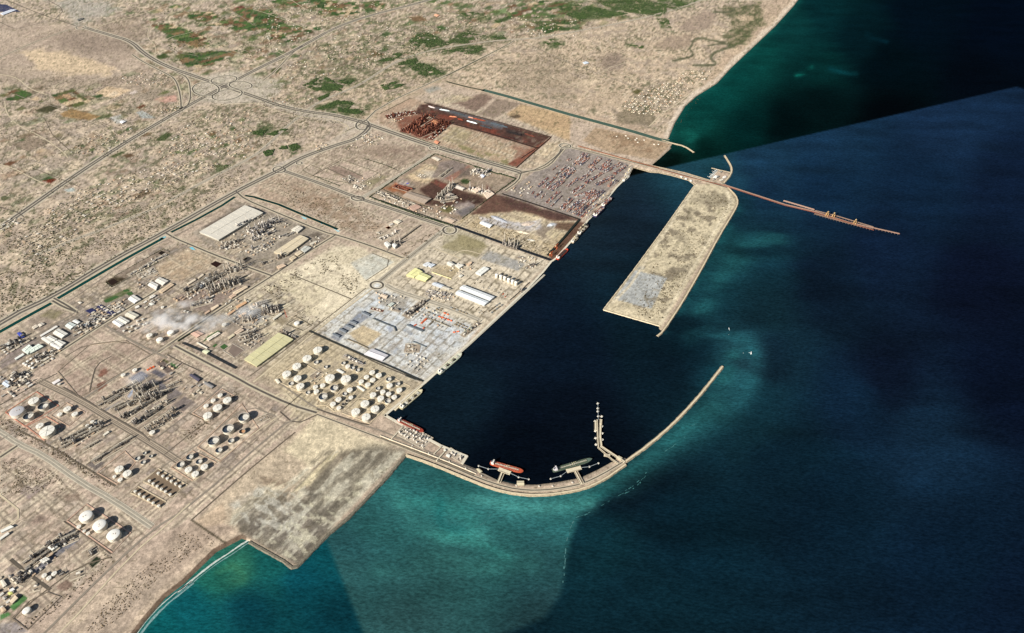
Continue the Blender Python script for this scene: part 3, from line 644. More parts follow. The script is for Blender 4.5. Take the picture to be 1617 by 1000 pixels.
MAIN = [(800,500,13,24,37),(900,650,7,14,24),(720,640,13,27,37),(1000,350,19,33,45),(950,300,24,38,48),(1050,420,12,28,38),(900,560,10,22,36),(1050,570,9,24,34),(850,700,6,12,22),(800,740,5,12,22),(960,730,6,13,22),(1090,260,26,58,70),(1130,262,24,58,68),
 (1200,300,18,40,62),(1300,300,16,38,60),(1450,300,14,32,52),(1600,300,13,26,46),(1500,200,20,40,64),(1300,220,20,44,66),(1190,260,23,50,72),(1165,282,28,62,80),(1170,320,18,46,58),
 (1200,400,16,44,56),(1150,400,20,56,62),(1120,460,17,48,58),(1170,545,26,60,70),(1150,600,20,58,68),(1210,570,13,30,42),(1080,540,10,30,40),(1195,500,16,40,50),
 (1300,450,11,24,38),(1400,400,13,27,46),(1550,450,9,16,32),(1600,600,8,16,32),(1400,590,10,19,34),(1450,690,17,38,57),(1350,650,13,32,50),(1300,800,9,27,40),(1100,850,9,31,42),(1250,730,10,30,42),
 (1500,900,9,25,40),(1600,950,9,22,38),(1000,950,11,36,46),(940,880,12,40,48),(1180,650,15,42,52)]
TEAL = [(1150,600,30,74,82),(1110,650,34,86,90),(1060,690,34,84,87),(1000,745,36,86,87),(940,790,38,86,87),(870,830,38,86,87),(800,800,44,98,98),(720,790,44,102,100),(650,760,42,96,96),(600,830,42,91,91),(700,900,40,80,80),
 (850,900,32,66,69),(860,980,30,56,60),(650,980,42,77,78),(780,860,38,84,83),(560,900,40,80,81),(560,860,38,80,83),(1178,560,28,52,63)]
WEST = [(480,920,10,66,76),(400,960,10,60,70),(300,970,12,74,80),(430,890,20,82,80),(380,895,42,100,82),(350,900,30,96,84),(540,980,9,54,64),(250,990,12,80,84),(520,870,12,72,80)]
usedw, WF = sub_grid(SDC < 45)
wx, wy = GX.ravel()[usedw], GY.ravel()[usedw]
XW, YW = WX.ravel()[usedw], WY.ravel()[usedw]
wn = fbm(XW, YW, 700, 4, 91); wn2 = fbm(XW*0.5+YW*0.2, YW*1.6, 260, 4, 95); wn3 = fbm(XW, YW, 150, 3, 97)
ww = (wn-0.5)*60; 
cm = ctrl(MAIN, wx+ww*0.6, wy+(wn2-0.5)*50, 22)
ct = ctrl(TEAL, wx+ww*0.7, wy+(wn2-0.5)*50, 24)
cwst = ctrl(WEST, wx+ww*0.6, wy+(wn2-0.5)*40, 16)
cn = ctrl(NORTH, wx+ww*0.6, wy+(wn2-0.5)*30, 20)
tealpoly = [(641,700),(757,755),(860,778),(923,768),(988,730),(1064,670),(1134,594),(1142,578),(1160,560),(1194,560),(1190,600),(1160,650),(1100,690),(1060,715),(1010,752),(960,782),(915,812),(899,850),(893,900),(884,940),(860,975),(790,1005),(700,1300),(300,1300),(60,1200),(300,850)]
dt = sdpoly(wx, wy, tealpoly)+(wn3-0.5)*6
ft = 1+sstep(930, 1010, wx)*3.2
mt = sstep(-9*ft, 7*ft, dt)[:, None]
BAS = sstep(-1.5, 1.5, sdpoly(wx, wy, [(608,656),(1000,262),(1097,290),(953,489),(1042,518),(1036,534),(1139,577),(1120,604),(1064.7,666),(988,727),(950,746),(900,764),(850,770),(760,752)]))
mt = mt*(1-BAS)[:, None]
CW = cm*(1-mt)+ct*1.02*mt
d2 = (wx-515)-(wy-850)*0.4
mw = ((1-sstep(-7, 5, d2+(wn3-0.5)*3))*(wy > 700))[:, None]
CW = CW*(1-mw)+cwst*mw
sy = np.interp(wx, [s_[0] for s_ in SEAM], [s_[1] for s_ in SEAM])
mn = (1-sstep(-1.2, 1.2, wy-sy))*(wx > 985)
CW = CW*(1-mn[:, None])+cn*mn[:, None]
# silt plumes
def plume(pts, w, rgb, op):
    global CW
    d = sdline(wx, wy, smoothpts(pts)); m = np.exp(-(d/w)**2)*op*sstep(0.25, 0.65, wn2+0.1*(wn3-0.5))*(1-BAS)
    CW = CW*(1-m[:, None])+np.array(rgb, float)*m[:, None]
plume([(1258,120),(1272,113),(1282,106)], 4, (14,104,92), 0.9)
plume([(1310,108),(1340,118),(1352,118)], 4, (8,56,62), 0.7)
plume([(1370,55),(1400,66)], 4, (6,44,56), 0.5)
plume([(1078,208),(1100,214),(1090,222)], 6, (20,92,82), 0.6)
plume([(1225,380),(1180,392),(1140,430),(1120,470),(1090,520)], 20, (30,80,84), 0.8)
plume([(1165,330),(1140,375),(1110,430),(1080,482),(1050,525)], 9, (26,76,80), 0.6)
plume([(1000,745),(1040,715),(1100,655),(1140,605),(1160,560)], 14, (36,92,94), 0.75)
plume([(1120,520),(1160,530),(1190,550),(1192,590),(1165,630)], 15, (34,84,92), 0.8)
plume([(640,790),(720,800),(760,840),(700,850)], 14, (50,126,118), 0.4)
plume([(660,760),(700,780),(690,830),(730,840)], 9, (24,88,88), 0.5)
plume([(900,800),(960,775),(1010,745)], 10, (24,84,84), 0.4)
plume([(345,905),(370,890),(390,920),(350,915)], 8, (56,112,84), 0.6)
plume([(640,740),(700,760),(760,790),(840,805),(930,795)], 14, (66,132,126), 0.7)
plume([(620,760),(640,820),(700,860),(760,850)], 16, (58,122,116), 0.6)
plume([(600,900),(680,880),(760,900),(840,890)], 18, (52,108,102), 0.5)
plume([(560,830),(640,840),(740,850),(800,880)], 8, (52,124,116), 0.4)
d = sdline(wx, wy, BEACH2); m = np.exp(-(d/9)**2)*0.5; CW = CW*(1-m[:, None])+np.array((60,120,104.))*m[:, None]
d = sdline(wx, wy, BEACH1); m = np.exp(-(d/7)**2)*0.5; CW = CW*(1-m[:, None])+np.array((20,84,76.))*m[:, None]
CW *= 0.95*(1+(wn2-0.5)*0.45+(wn3-0.5)*0.15)[:, None]
wm = bpy.data.materials.new('sea_water'); wm.use_nodes = True; t = wm.node_tree; b = t.nodes['Principled BSDF']
b.inputs['Roughness'].default_value = 0.45; b.inputs['Specular IOR Level'].default_value = 0.0
at = t.nodes.new('ShaderNodeAttribute'); at.attribute_name = 'Col'; geo = t.nodes.new('ShaderNodeNewGeometry')
prev = at.outputs['Color']
mp = t.nodes.new('ShaderNodeMapping'); mp.inputs['Rotation'].default_value = (0, 0, 0.5); mp.inputs['Scale'].default_value = (1, 2.6, 1)
t.links.new(geo.outputs['Position'], mp.inputs['Vector'])
for sc_, amp in ((0.012, 0.12), (0.1, 0.16), (0.038, 0.28)):
    n = t.nodes.new('ShaderNodeTexNoise'); n.inputs['Scale'].default_value = sc_; n.inputs['Detail'].default_value = 4
    t.links.new(mp.outputs[0], n.inputs['Vector'])
    r = t.nodes.new('ShaderNodeMapRange'); r.inputs[1].default_value = 0.35; r.inputs[2].default_value = 0.65; r.inputs[3].default_value = 1-amp; r.inputs[4].default_value = 1+amp
    t.links.new(n.outputs[0], r.inputs[0]); mx = t.nodes.new('ShaderNodeVectorMath'); mx.operation = 'SCALE'
    t.links.new(prev, mx.inputs[0]); t.links.new(r.outputs[0], mx.inputs['Scale']); prev = mx.outputs[0]
t.links.new(prev, b.inputs['Base Color'])
bp = t.nodes.new('ShaderNodeBump'); bp.inputs['Strength'].default_value = 0.35; bp.inputs['Distance'].default_value = 3.0
t.links.new(n.outputs[0], bp.inputs['Height']); t.links.new(bp.outputs[0], b.inputs['Normal'])
sea = mesh_np('sea', np.stack([XW, YW, np.zeros(len(XW))], 1), WF, wm, alb(np.clip(CW, 1, 235)))
tag(sea, kind='structure')
# ------------------------------------------------------------------ roads, tracks and canals: thin sheets above the ground
RZ = [0]
def strip_mesh(mb, wpts, off, w, z):
    n = len(wpts); L = []; Rr = []
    for i, p in enumerate(wpts):
        a = wpts[max(0, i-1)]; c = wpts[min(n-1, i+1)]
        dx, dy = c[0]-a[0], c[1]-a[1]; l = math.hypot(dx, dy) or 1; nx, ny = -dy/l, dx/l
        L.append((p[0]+nx*(off+w/2), p[1]+ny*(off+w/2), z)); Rr.append((p[0]+nx*(off-w/2), p[1]+ny*(off-w/2), z))
    mb.add(L+Rr, [(n+i, n+i+1, i+1, i) for i in range(n-1)])
def wline(pts, sm=2, z=LAND):
    return [P(*p, z) for p in smoothpts(pts, sm)]
ASPH, SHLD, TRK, PALE = (90,84,77), (190,174,146), (146,134,116), (186,184,172)
def road(name, pts, kind='single', sm=2, w=None):
    """one road = one or more sheets: verge, then carriageways 0.3 m above it"""
    RZ[0] = (RZ[0]+1) % 14; z = LAND+0.25+RZ[0]*0.03
    wp = wline(pts, sm)
    sp = {'dual': (96, ((-16, 20), (16, 20)), (98,92,85), (182,171,150)), 'single': (38, ((0, 13),), ASPH, (186,174,150)), 'pale': (44, ((-10, 12), (10, 12)), (158,150,134), (194,184,164)),
          'rail': (66, ((-12, 14), (10, 8)), (150,142,130), (186,174,152)), 'track': (0, ((0, 9),), (196,182,154), None), 'dark': (0, ((0, 8),), (92,84,74), None), 'loop': (34, ((0, 15),), (88,82,74), (206,196,174)),
          'corr': (46, ((-17, 7), (-6, 3), (2, 3), (15, 6)), (116,106,94), (172,157,137)), 'paleline': (0, ((0, 14),), (180,174,158), None),
          'hair': (0, ((0, 5),), (104,94,80), None), 'lane': (0, ((0, 10),), (138,128,114), None)}[kind]
    k = (w or sp[0] or 1)/(sp[0] or 1)
    if kind == 'loop': z += .5
    if sp[3]:
        mb = MB(); strip_mesh(mb, wp, 0, sp[0]*k, z); tag(mb.build(name+'_verge', mat(sp[3], noise=.12, scale=.03)), kind='structure')
    mb = MB()
    for off, ww in sp[1]: strip_mesh(mb, wp, off*k, ww*(k if sp[3] else (w/ww if w else 1)), z+0.5+(.25 if kind == 'loop' else 0))
    tag(mb.build(name, mat(sp[2], noise=.14, scale=.04)), kind='structure')
road('highway', [(-60,402),(0,360),(157,250),(287,172),(400,112),(462,82),(545,34),(675,2),(740,-22)], 'dual')
road('highway', [(-40,110),(0,91),(60,64),(112,46)], 'single')
road('highway', Q('f1', 0,-10,40,0,180,60,300,105,350,120,480,165), 'dark', 1, 14)
road('highway', [(132,43),(175,56),(207,65),(227,85),(262,105),(312,122),(355,137),(400,152),(440,167),(485,177),(530,182),(575,194),(600,203),(675,229),(760,254),(822,272)], 'dual')
road('road', [(822,272),(863,267),(886,240),(893,231),(915,236),(1040,266),(1085,278.5),(1120,288),(1150,297)], 'single')
road('railway', [(60,402),(107,382),(150,367),(212,342),(250,327),(330,282),(400,248),(425,227),(450,202),(475,182),(500,162),(560,138),(590,120),(620,100),(655,86),(700,75),(800,62),(840,62),(925,47),(1025,27),(1100,4),(1140,-14)], 'rail', 2, 44)
road('road', [(-60,552),(15,500),(80,470),(175,412),(260,367),(370,304),(430,274),(443,268)], 'dual', 1)
road('road', [(443,268),(470,252),(500,240),(535,228),(562,220),(580,206),(583,198)], 'dual', 1)
road('road', [(545,208),(572,196),(600,168),(700,122),(760,92),(800,72),(812,64)], 'single', 1)
road('road', [(448,270),(512,292),(562,312),(625,332),(700,357)], 'dual', 1, 60)
road('road', [(572,312),(600,296),(650,265),(680,244)], 'pale', 1)
road('road', [(703,362),(644,408),(600,444)], 'pale', 1, 52)
road('road', [(590,455),(540,492),(500,522),(440,572),(400,604)], 'track', 1, 12)
road('road', [(578,455),(530,492),(488,524),(430,568),(395,594)], 'hair', 1, 7)
road('road', [(609,450),(625,459),(675,475),(715,488),(757,506)], 'pale', 1)
road('road', [(260,367),(277,377),(297,385),(337,402),(380,418),(430,436)], 'single', 1)
road('road', [(372,302),(387,315),(430,333),(512,367),(535,372),(590,390),(640,409)], 'single', 1)
road('road', [(530,371),(480,402),(430,436),(360,480),(288,530),(250,556)], 'single', 1)
road('road', [(85,471),(105,482),(123,494)], 'single', 1)
road('road', [(297,386),(225,425),(125,490),(60,528),(0,562)], 'lane', 1)
road('road', [(256,454),(160,513),(85,562),(0,612)], 'single', 1)
road('road', [(167,515),(210,540),(264,566)], 'lane', 1, 14)
road('road', [(275,541),(226,567),(133,629)], 'lane', 1, 14)
road('pipeline_corridor', [(60,600),(126,632),(170,659),(238,699),(300,740)], 'corr', 1)
road('road', [(-20,672),(0,682),(30,702),(68,719),(126,761),(180,791),(240,832)], 'pale', 1, 34)
road('road', [(-60,1130),(70,1000),(175,896),(240,837),(300,800),(442,674),(470,660)], 'lane', 1, 12)
road('road', [(-20,1110),(96,1000),(209,875),(264,829),(300,795)], 'track', 1, 9)
road('road', [(502,655),(560,677),(600,692),(711,736),(757,756),(800,770),(832,774.5),(860,774),(887,771),(920,764),(950,750),(985,729)], 'single', 1, 18)
road('road', [(440,604),(465,622),(500,646),(560,668),(607,682),(660,706),(712,729),(757,746),(790,762)], 'lane', 1, 9)
road('road', [(276,546),(340,580),(372,596),(400,612),(460,640),(500,652)], 'single', 1)
road('road', [(318,352),(260,380),(200,412),(133,460),(105,478)], 'lane', 1, 8)
road('road', [(0,575),(50,545),(130,495)], 'lane', 1, 9)
road('road', [(668,604),(724,560),(780,508),(860,434)], 'paleline', 1, 16)
road('road', [(488,524),(560,556),(600,576),(664,602)], 'dark', 1, 9)
road('road', [(0,640),(60,605),(90,590)], 'dark', 1, 8)
road('road', Q('g7', 0,720,150,620,180,600), 'single', 1)
road('road', Q('g7', 0,560,90,510,240,460), 'lane', 1)
road('road', Q('g7', 460,590,620,500,760,400,860,320), 'lane', 1)
road('road', Q('g7', 800,790,1000,650,1230,500), 'hair', 1)
road('road', Q('g7', 150,460,440,600,700,760,900,880,1070,990), 'hair', 1, 9)
road('road', Q('g8', 200,480,500,260,620,170,760,40), 'lane', 1, 8)
road('road', Q('g8', 270,690,540,530,700,400,960,200,1180,290), 'lane', 1, 8)
road('road', Q('g8', 530,800,720,640,900,500,1180,300), 'track', 1, 7)
road('road', Q('g8', 480,260,640,330,560,380,300,590), 'hair', 1, 7)
road('road', Q('i5', 430,625,700,450,860,330,980,235), 'lane', 1, 8)
road('road', Q('i5', 600,760,850,600,1090,470,1240,380), 'lane', 1, 8)
road('road', Q('i5', 720,790,960,640,1180,530,1370,440), 'lane', 1, 8)
road('road', Q('i5', 850,830,1100,690,1260,580), 'lane', 1, 8)
road('road', Q('i5', 0,370,200,480,430,625,850,860,980,970), 'dark', 1, 9)
road('road', Q('i5', 1170,0,1310,80,1571,200), 'dark', 1, 7)
road('road', Q('h1', 420,265,560,350,730,480), 'dark', 1, 7)
road('road', Q('h1', 70,515,160,590,240,650,330,715), 'dark', 1, 14)
road('road', Q('h1', 0,90,160,220,0,330), 'track', 1, 9)
road('road', Q('h1', 80,900,300,720,520,560,730,500), 'hair', 1, 7)
road('road', Q('h2', 70,575,350,330,520,190,620,110), 'hair', 1, 8)
road('road', Q('h2', 540,0,620,70,740,15), 'dark', 1, 8)
road('road', Q('g6', 170,730,240,695,300,750,340,830,290,900), 'track', 1, 14)
road('road', Q('g6', 390,700,240,830), 'hair', 1, 7)
road('road', Q('g6', 500,830,650,880,900,960,930,940), 'dark', 1, 9)
road('road', Q('g4', 540,600,700,500,1040,460,1250,580), 'hair', 1, 7)
road('road', Q('i5', 540,20,370,115,320,300,295,430), 'dark', 1, 7)
road('road', Q('f6', 1460,420,1300,530,1240,590), 'lane', 1, 12)
road('road', Q('f6', 630,730,1020,890), 'hair', 1, 8)
road('road', Q('f6', 1150,600,1290,655,1110,775), 'hair', 1, 6)
road('road', Q('g3', 0,720,200,560,460,350), 'hair', 1, 7)
road('road', Q('g3', 0,490,150,540,220,545), 'track', 1, 10)
road('road', Q('g3', 420,460,560,510,640,545), 'track', 1, 12)
road('road', Q('g3', 580,515,640,480,700,480,800,510), 'track', 1, 10)
road('road', Q('g2', 440,460,540,390,560,330), 'single', 1)
road('road', Q('g2', 520,345,700,300,830,200,850,150,920,130), 'single', 1)
road('road', Q('f1', 835,345,900,390,1050,465,1110,500,1140,600,1145,690), 'single', 2)
road('road', Q('f1', 1110,455,1190,490,1205,580,1200,650,1150,700), 'single', 2)
road('road', Q('f1', 1600,655,1400,660,1290,700,1180,760,1080,790), 'track', 2, 14)
road('road', Q('f1', 0,140,90,185,150,175,240,150,330,120), 'dark', 2, 9)
road('road', Q('f1', 300,0,410,60,350,120), 'dark', 1, 9)
road('road', Q('f1', 0,470,110,490,180,560,300,600), 'track', 2, 12)
road('road', Q('f1', 30,640,40,720,120,800,260,860,400,960,430,1000), 'track', 2, 10)
road('road', Q('f1', 600,190,640,160,780,120,900,90,1000,50,1200,0), 'track', 2, 16)
road('road', Q('f1', 980,350,985,290,930,240,940,180,960,150), 'track', 2, 8)
road('road', Q('f1', 1370,10,1450,60,1560,130,1600,160), 'lane', 1, 9)
road('road', Q('f2', 0,60,100,90,260,150,360,190), 'track', 1, 9)
road('road', Q('f2', 240,0,330,60,420,110,560,150), 'track', 1, 9)
road('road', Q('f2', 1150,10,1250,70,1320,115,1450,170,1600,210), 'lane', 1, 12)
road('road', Q('f2', 60,510,140,450,250,330,310,290), 'single', 1)
road('road', Q('f3', 90,250,200,310,400,400,560,460,760,530,880,580), 'lane', 1, 12)
road('road', Q('f3', 820,60,890,105), 'track', 1, 20)
road('road', Q('f3', 900,800,980,720,1060,670,1200,560), 'track', 1, 12)
road('road', Q('f5', 350,375,420,330,640,180), 'lane', 1, 9)
road('road', Q('f5', 0,40,80,60,210,130,280,160), 'track', 1, 9)
road('road', Q('f5', 0,310,110,340,150,370), 'dark', 1, 8)
road('road', Q('f5', 330,900,400,940,480,970), 'single', 1)
road('road', Q('f2', 0,650,200,720,330,745,480,750,600,790,600,830,540,850), 'track', 2, 12)
# interchange loops and roundabouts
def ring(f, cx, cy, rx, ry, tilt=0, kind='lane', w=9):
    x0, y0, s = FR[f]; pts = []
    for k in range(33):
        a = 2*math.pi*k/32; x = rx*math.cos(a); y = ry*math.sin(a); c, d = math.cos(tilt), math.sin(tilt)
        pts.append((x0+(cx+x*c-y*d)/s, y0+(cy+x*d+y*c)/s))
    road('roundabout' if w > 9 else 'slip_road', pts, 'loop', 0, w*2+18 if w < 10 else w*1.2+14)
ring('f1', 1415, 505, 82, 24, -0.10); ring('f1', 1520, 540, 72, 24, 0.05); ring('f1', 1300, 565, 84, 42, 0.03); ring('f1', 1435, 600, 96, 32, -0.16)
ring('f1', 512, 175, 32, 12, 0, 'dark', 12); ring('f2', 690, 790, 42, 30, -.2)
ring('f6', 563, 73, 38, 19, 0, 'lane', 14); ring('f6', 690, 32, 18, 8, 0, 'lane', 10); ring('g3', 550, 318, 52, 32, 0, 'paleline', 16); ring('i1', 760, 85, 80, 46, 0, 'lane', 15)
ring('f6', 1060, 255, 40, 14, .1, 'lane', 14); ring('g2', 875, 140, 40, 16, .1, 'lane', 12); ring('f2', 1140, 935, 26, 12, 0, 'lane', 12)
# winding farm tracks
rt = random.Random(91)
for zone, n in (([(0,130),(300,110),(290,170),(150,260),(0,340)], 9), ([(200,20),(640,-10),(560,50),(400,120),(300,130)], 11), ([(440,130),(560,60),(900,20),(820,70),(600,120),(560,160),(480,170)], 10),
                ([(120,270),(290,185),(420,165),(440,225),(250,320),(120,380),(20,430),(0,400)], 14), ([(850,70),(1000,40),(1080,100),(1000,180),(860,140),(760,120)], 7), ([(0,440),(100,400),(240,330),(360,295),(80,460),(0,500)], 5)):
    zp = np.array(zone)
    for _ in range(n):
        for _t in range(40):
            x, y = rt.uniform(zp[:, 0].min(), zp[:, 0].max()), rt.uniform(zp[:, 1].min(), zp[:, 1].max())
            if inpoly(x, y, zone): break
        s_ = rt.choice(((1, -.62), (1, .42), (1, -.5), (1, .36))); pts = [(x, y)]
        for _s in range(rt.randint(4, 9)):
            x += s_[0]*rt.uniform(7, 14); y += s_[1]*rt.uniform(4, 12)+rt.uniform(-2, 2)
            if not inpoly(x, y, zone): break
            pts.append((x, y))
        if len(pts) > 2: road('farm_track', pts, rt.choice(('track', 'track', 'lane')), 1, rt.choice((7, 9)))
# plot boundaries in the farmland: faint dark tracks
for pts in (Q('f1', 80,915,200,865,310,900,180,958,80,915), Q('f1', 320,620,420,580,560,620), Q('f1', 0,830,150,790,300,800), Q('f1', 640,540,780,550,900,550), Q('f1', 560,610,680,540), Q('f1', 470,820,620,770,800,830),
            Q('f1', 280,750,330,850,450,960), Q('f1', 1300,170,1440,220,1510,200,1400,155), Q('f1', 1350,200,1430,230), Q('f2', 660,40,760,55,790,40), Q('f2', 690,30,700,50), Q('f5', 200,60,330,110,500,180)):
    road('farm_track', pts, 'hair', 0, 7)

def sheet(name, poly, rgb, z=LAND+0.9, rough=.8, label=None, cat=None, noise=.12):
    pts = [P(*p, z) for p in poly]; pts = [(p[0], p[1]) for p in pts]
    a = sum(pts[i][0]*pts[(i+1) % len(pts)][1]-pts[(i+1) % len(pts)][0]*pts[i][1] for i in range(len(pts)))
    if a < 0: pts = pts[::-1]
    mb = MB(); mb.add([(x, y, z) for x, y in pts], [tuple(range(len(pts)))])
    o = mb.build(name, mat(rgb, rough, noise, .02)); tag(o, label, cat, kind=None if label else 'structure'); return o
def canal(pts, w, rgb):
    wp = [P(*p, LAND+0.6) for p in pts]
    mb = MB(); strip_mesh(mb, wp, 0, w+16, LAND+0.5); tag(mb.build('canal_bank', mat((196,178,150), noise=.15, scale=.03)), kind='structure')
    mb = MB(); strip_mesh(mb, wp, 0, w, LAND+0.9); tag(mb.build('canal_water', mat(rgb, .3, .10, .01)), kind='structure')
DG = (12,60,54)
canal([(-20,534),(0,524),(41,501),(81,479)], 34, DG)
canal([(91,471.5),(155,434),(200,408),(258,376)], 34, DG)
canal([(270,367),(310,347),(350,325),(371,311)], 30, (14,52,46))
canal([(387,309),(400,311),(440,323),(480,340),(533,362)], 26, (10,44,38))
canal([(705,129),(740,138),(765,143)], 34, (84,78,58))
canal([(762,142),(800,152),(900,181),(1000,208),(1040,220),(1056,223)], 62, (70,90,76))
sheet('spillway', Q('f6', 700,365,740,378,730,388,715,382), (150,196,200)); sheet('spillway', Q('f6', 905,445,950,460,935,466), (170,204,206)); sheet('spillway', Q('f6', 820,405,842,415,830,418), (120,170,176))
sheet('spillway', Q('f5', 1005,505,1045,492,1050,500,1015,515), (120,176,182))
for p_, c_ in ((Q('g5', 660,85,700,62,752,82,708,112), (42,22,16)), (Q('j1', 130,805,210,750,280,780,185,845), (66,62,58)), (Q('j1', 140,790,185,775,215,785,170,808), (150,112,80)), (Q('f5', 998,600,1020,585,1045,595,1020,612), (30,22,16)),
               (Q('f5', 680,778,715,762,745,780,705,802), (40,26,20)), (Q('j2', 285,750,310,738,335,752,305,762), (110,58,30)), (Q('j4', 0,730,60,645,205,715,85,805), (122,108,98)),
               (Q('j2', 280,745,310,735,330,750,305,760), (118,60,34)), (Q('g2', 1040,250,1040,251,1041,252), (80,80,80))):
    sheet('pond', p_, c_, LAND+1.2)
for p_ in (Q('g5', 735,740,770,715,800,735,765,760), Q('g5', 675,735,700,715,718,722,690,745), Q('g5', 640,655,720,610,745,625,600,700), Q('g4', 860,130,960,90,990,100,880,150), Q('g4', 1020,45,1060,35,1075,50,1035,60), Q('g4', 1050,70,1090,55,1110,75,1070,90)):
    sheet('lawn', p_, (62,92,50), LAND+1.1)
sheet('lagoon', Q('f5', 1195,565,1215,560,1235,580,1215,578), (120,190,206), LAND+1.1)
# ------------------------------------------------------------------ buildings
WHITE, CREAM, GREY = (226,222,210), (208,196,168), (168,164,156)
ORD = ['first','second','third','fourth','fifth','sixth','seventh','eighth','ninth','tenth','eleventh','twelfth']
def cen(q): return sum(p[0] for p in q)/len(q), sum(p[1] for p in q)/len(q)
def shed(roofpx, h, roof=WHITE, wall=None, label='', cat='warehouse', group=None, name='warehouse', ribs=True, gable=0.06, base=LAND, doors=True):
    """roofpx: the four roof corners in the photo; real height h"""
    z1 = base+h
    q = [P(*p, z1) for p in roofpx]; q = [(a, b_) for a, b_, _ in q]
    ar = sum(q[i][0]*q[(i+1) % 4][1]-q[(i+1) % 4][0]*q[i][1] for i in range(4))
    if ar < 0: q = q[::-1]
    cx, cy = sum(p[0] for p in q)/4, sum(p[1] for p in q)/4
    q = [(a-cx, b_-cy) for a, b_ in q]
    # make the longest side run 0-1
    if math.dist(q[0], q[1]) < math.dist(q[1], q[2]): q = q[1:]+q[:1]
    o = empty(name, (cx, cy, base)); tag(o, label, cat, group)
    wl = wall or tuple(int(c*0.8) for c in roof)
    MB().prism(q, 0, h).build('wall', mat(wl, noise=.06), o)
    m0 = tuple((a+b_)/2 for a, b_ in zip(q[3], q[0])); m1 = tuple((a+b_)/2 for a, b_ in zip(q[1], q[2]))
    L0 = math.dist(q[0], q[1]); wd = math.dist(q[1], q[2]); rh = h+0.4+min(4.5, gable*wd)
    ex = lambda p, k=1.015: (p[0]*k, p[1]*k)
    e = [ex(p) for p in q]; m0, m1 = ex(m0), ex(m1)
    r = MB().add([(*e[0], h+.3), (*e[1], h+.3), (*e[2], h+.3), (*e[3], h+.3), (*m0, rh), (*m1, rh)], [(0,1,5,4), (2,3,4,5), (1,2,5), (3,0,4)])
    if ribs and wd > 25:
        n = max(3, int(L0/40)); s = MB()
        for k in range(1, n):
            t_ = k/n
            a = [q[0][i]+(q[1][i]-q[0][i])*t_ for i in (0, 1)]; d_ = [q[3][i]+(q[2][i]-q[3][i])*t_ for i in (0, 1)]; mm = [(a[i]+d_[i])/2 for i in (0, 1)]
            s.bar((a[0], a[1], h+.6), (mm[0], mm[1], rh+.3), 1.4, 1.0); s.bar((mm[0], mm[1], rh+.3), (d_[0], d_[1], h+.6), 1.4, 1.0)
        r.add(s.v, s.f)
    ro = r.build('roof', mat(roof, noise=.07, scale=.03), o)
    if wd > 25: MB().bar((m0[0]*.9, m0[1]*.9, rh+.5), (m1[0]*.9, m1[1]*.9, rh+.5), 2.4, 1.6).build('ridge_vent', mat(tuple(int(c*.9) for c in roof)), ro)
    if doors and wd > 14:
        n = min(3, max(1, int(L0/45))); ux, uy = (q[1][0]-q[0][0])/L0, (q[1][1]-q[0][1])/L0
        ang = math.atan2(uy, ux); nx, ny = uy, -ux
        for k in range(n):
            t_ = (k+.5)/n; px_, py_ = q[0][0]+(q[1][0]-q[0][0])*t_, q[0][1]+(q[1][1]-q[0][1])*t_
            MB().box(px_+nx*.4, py_+ny*.4, 7, 1.0, 0.1, h*.6, ang).build('door', mat((96,100,104), noise=.05), o)
    return o
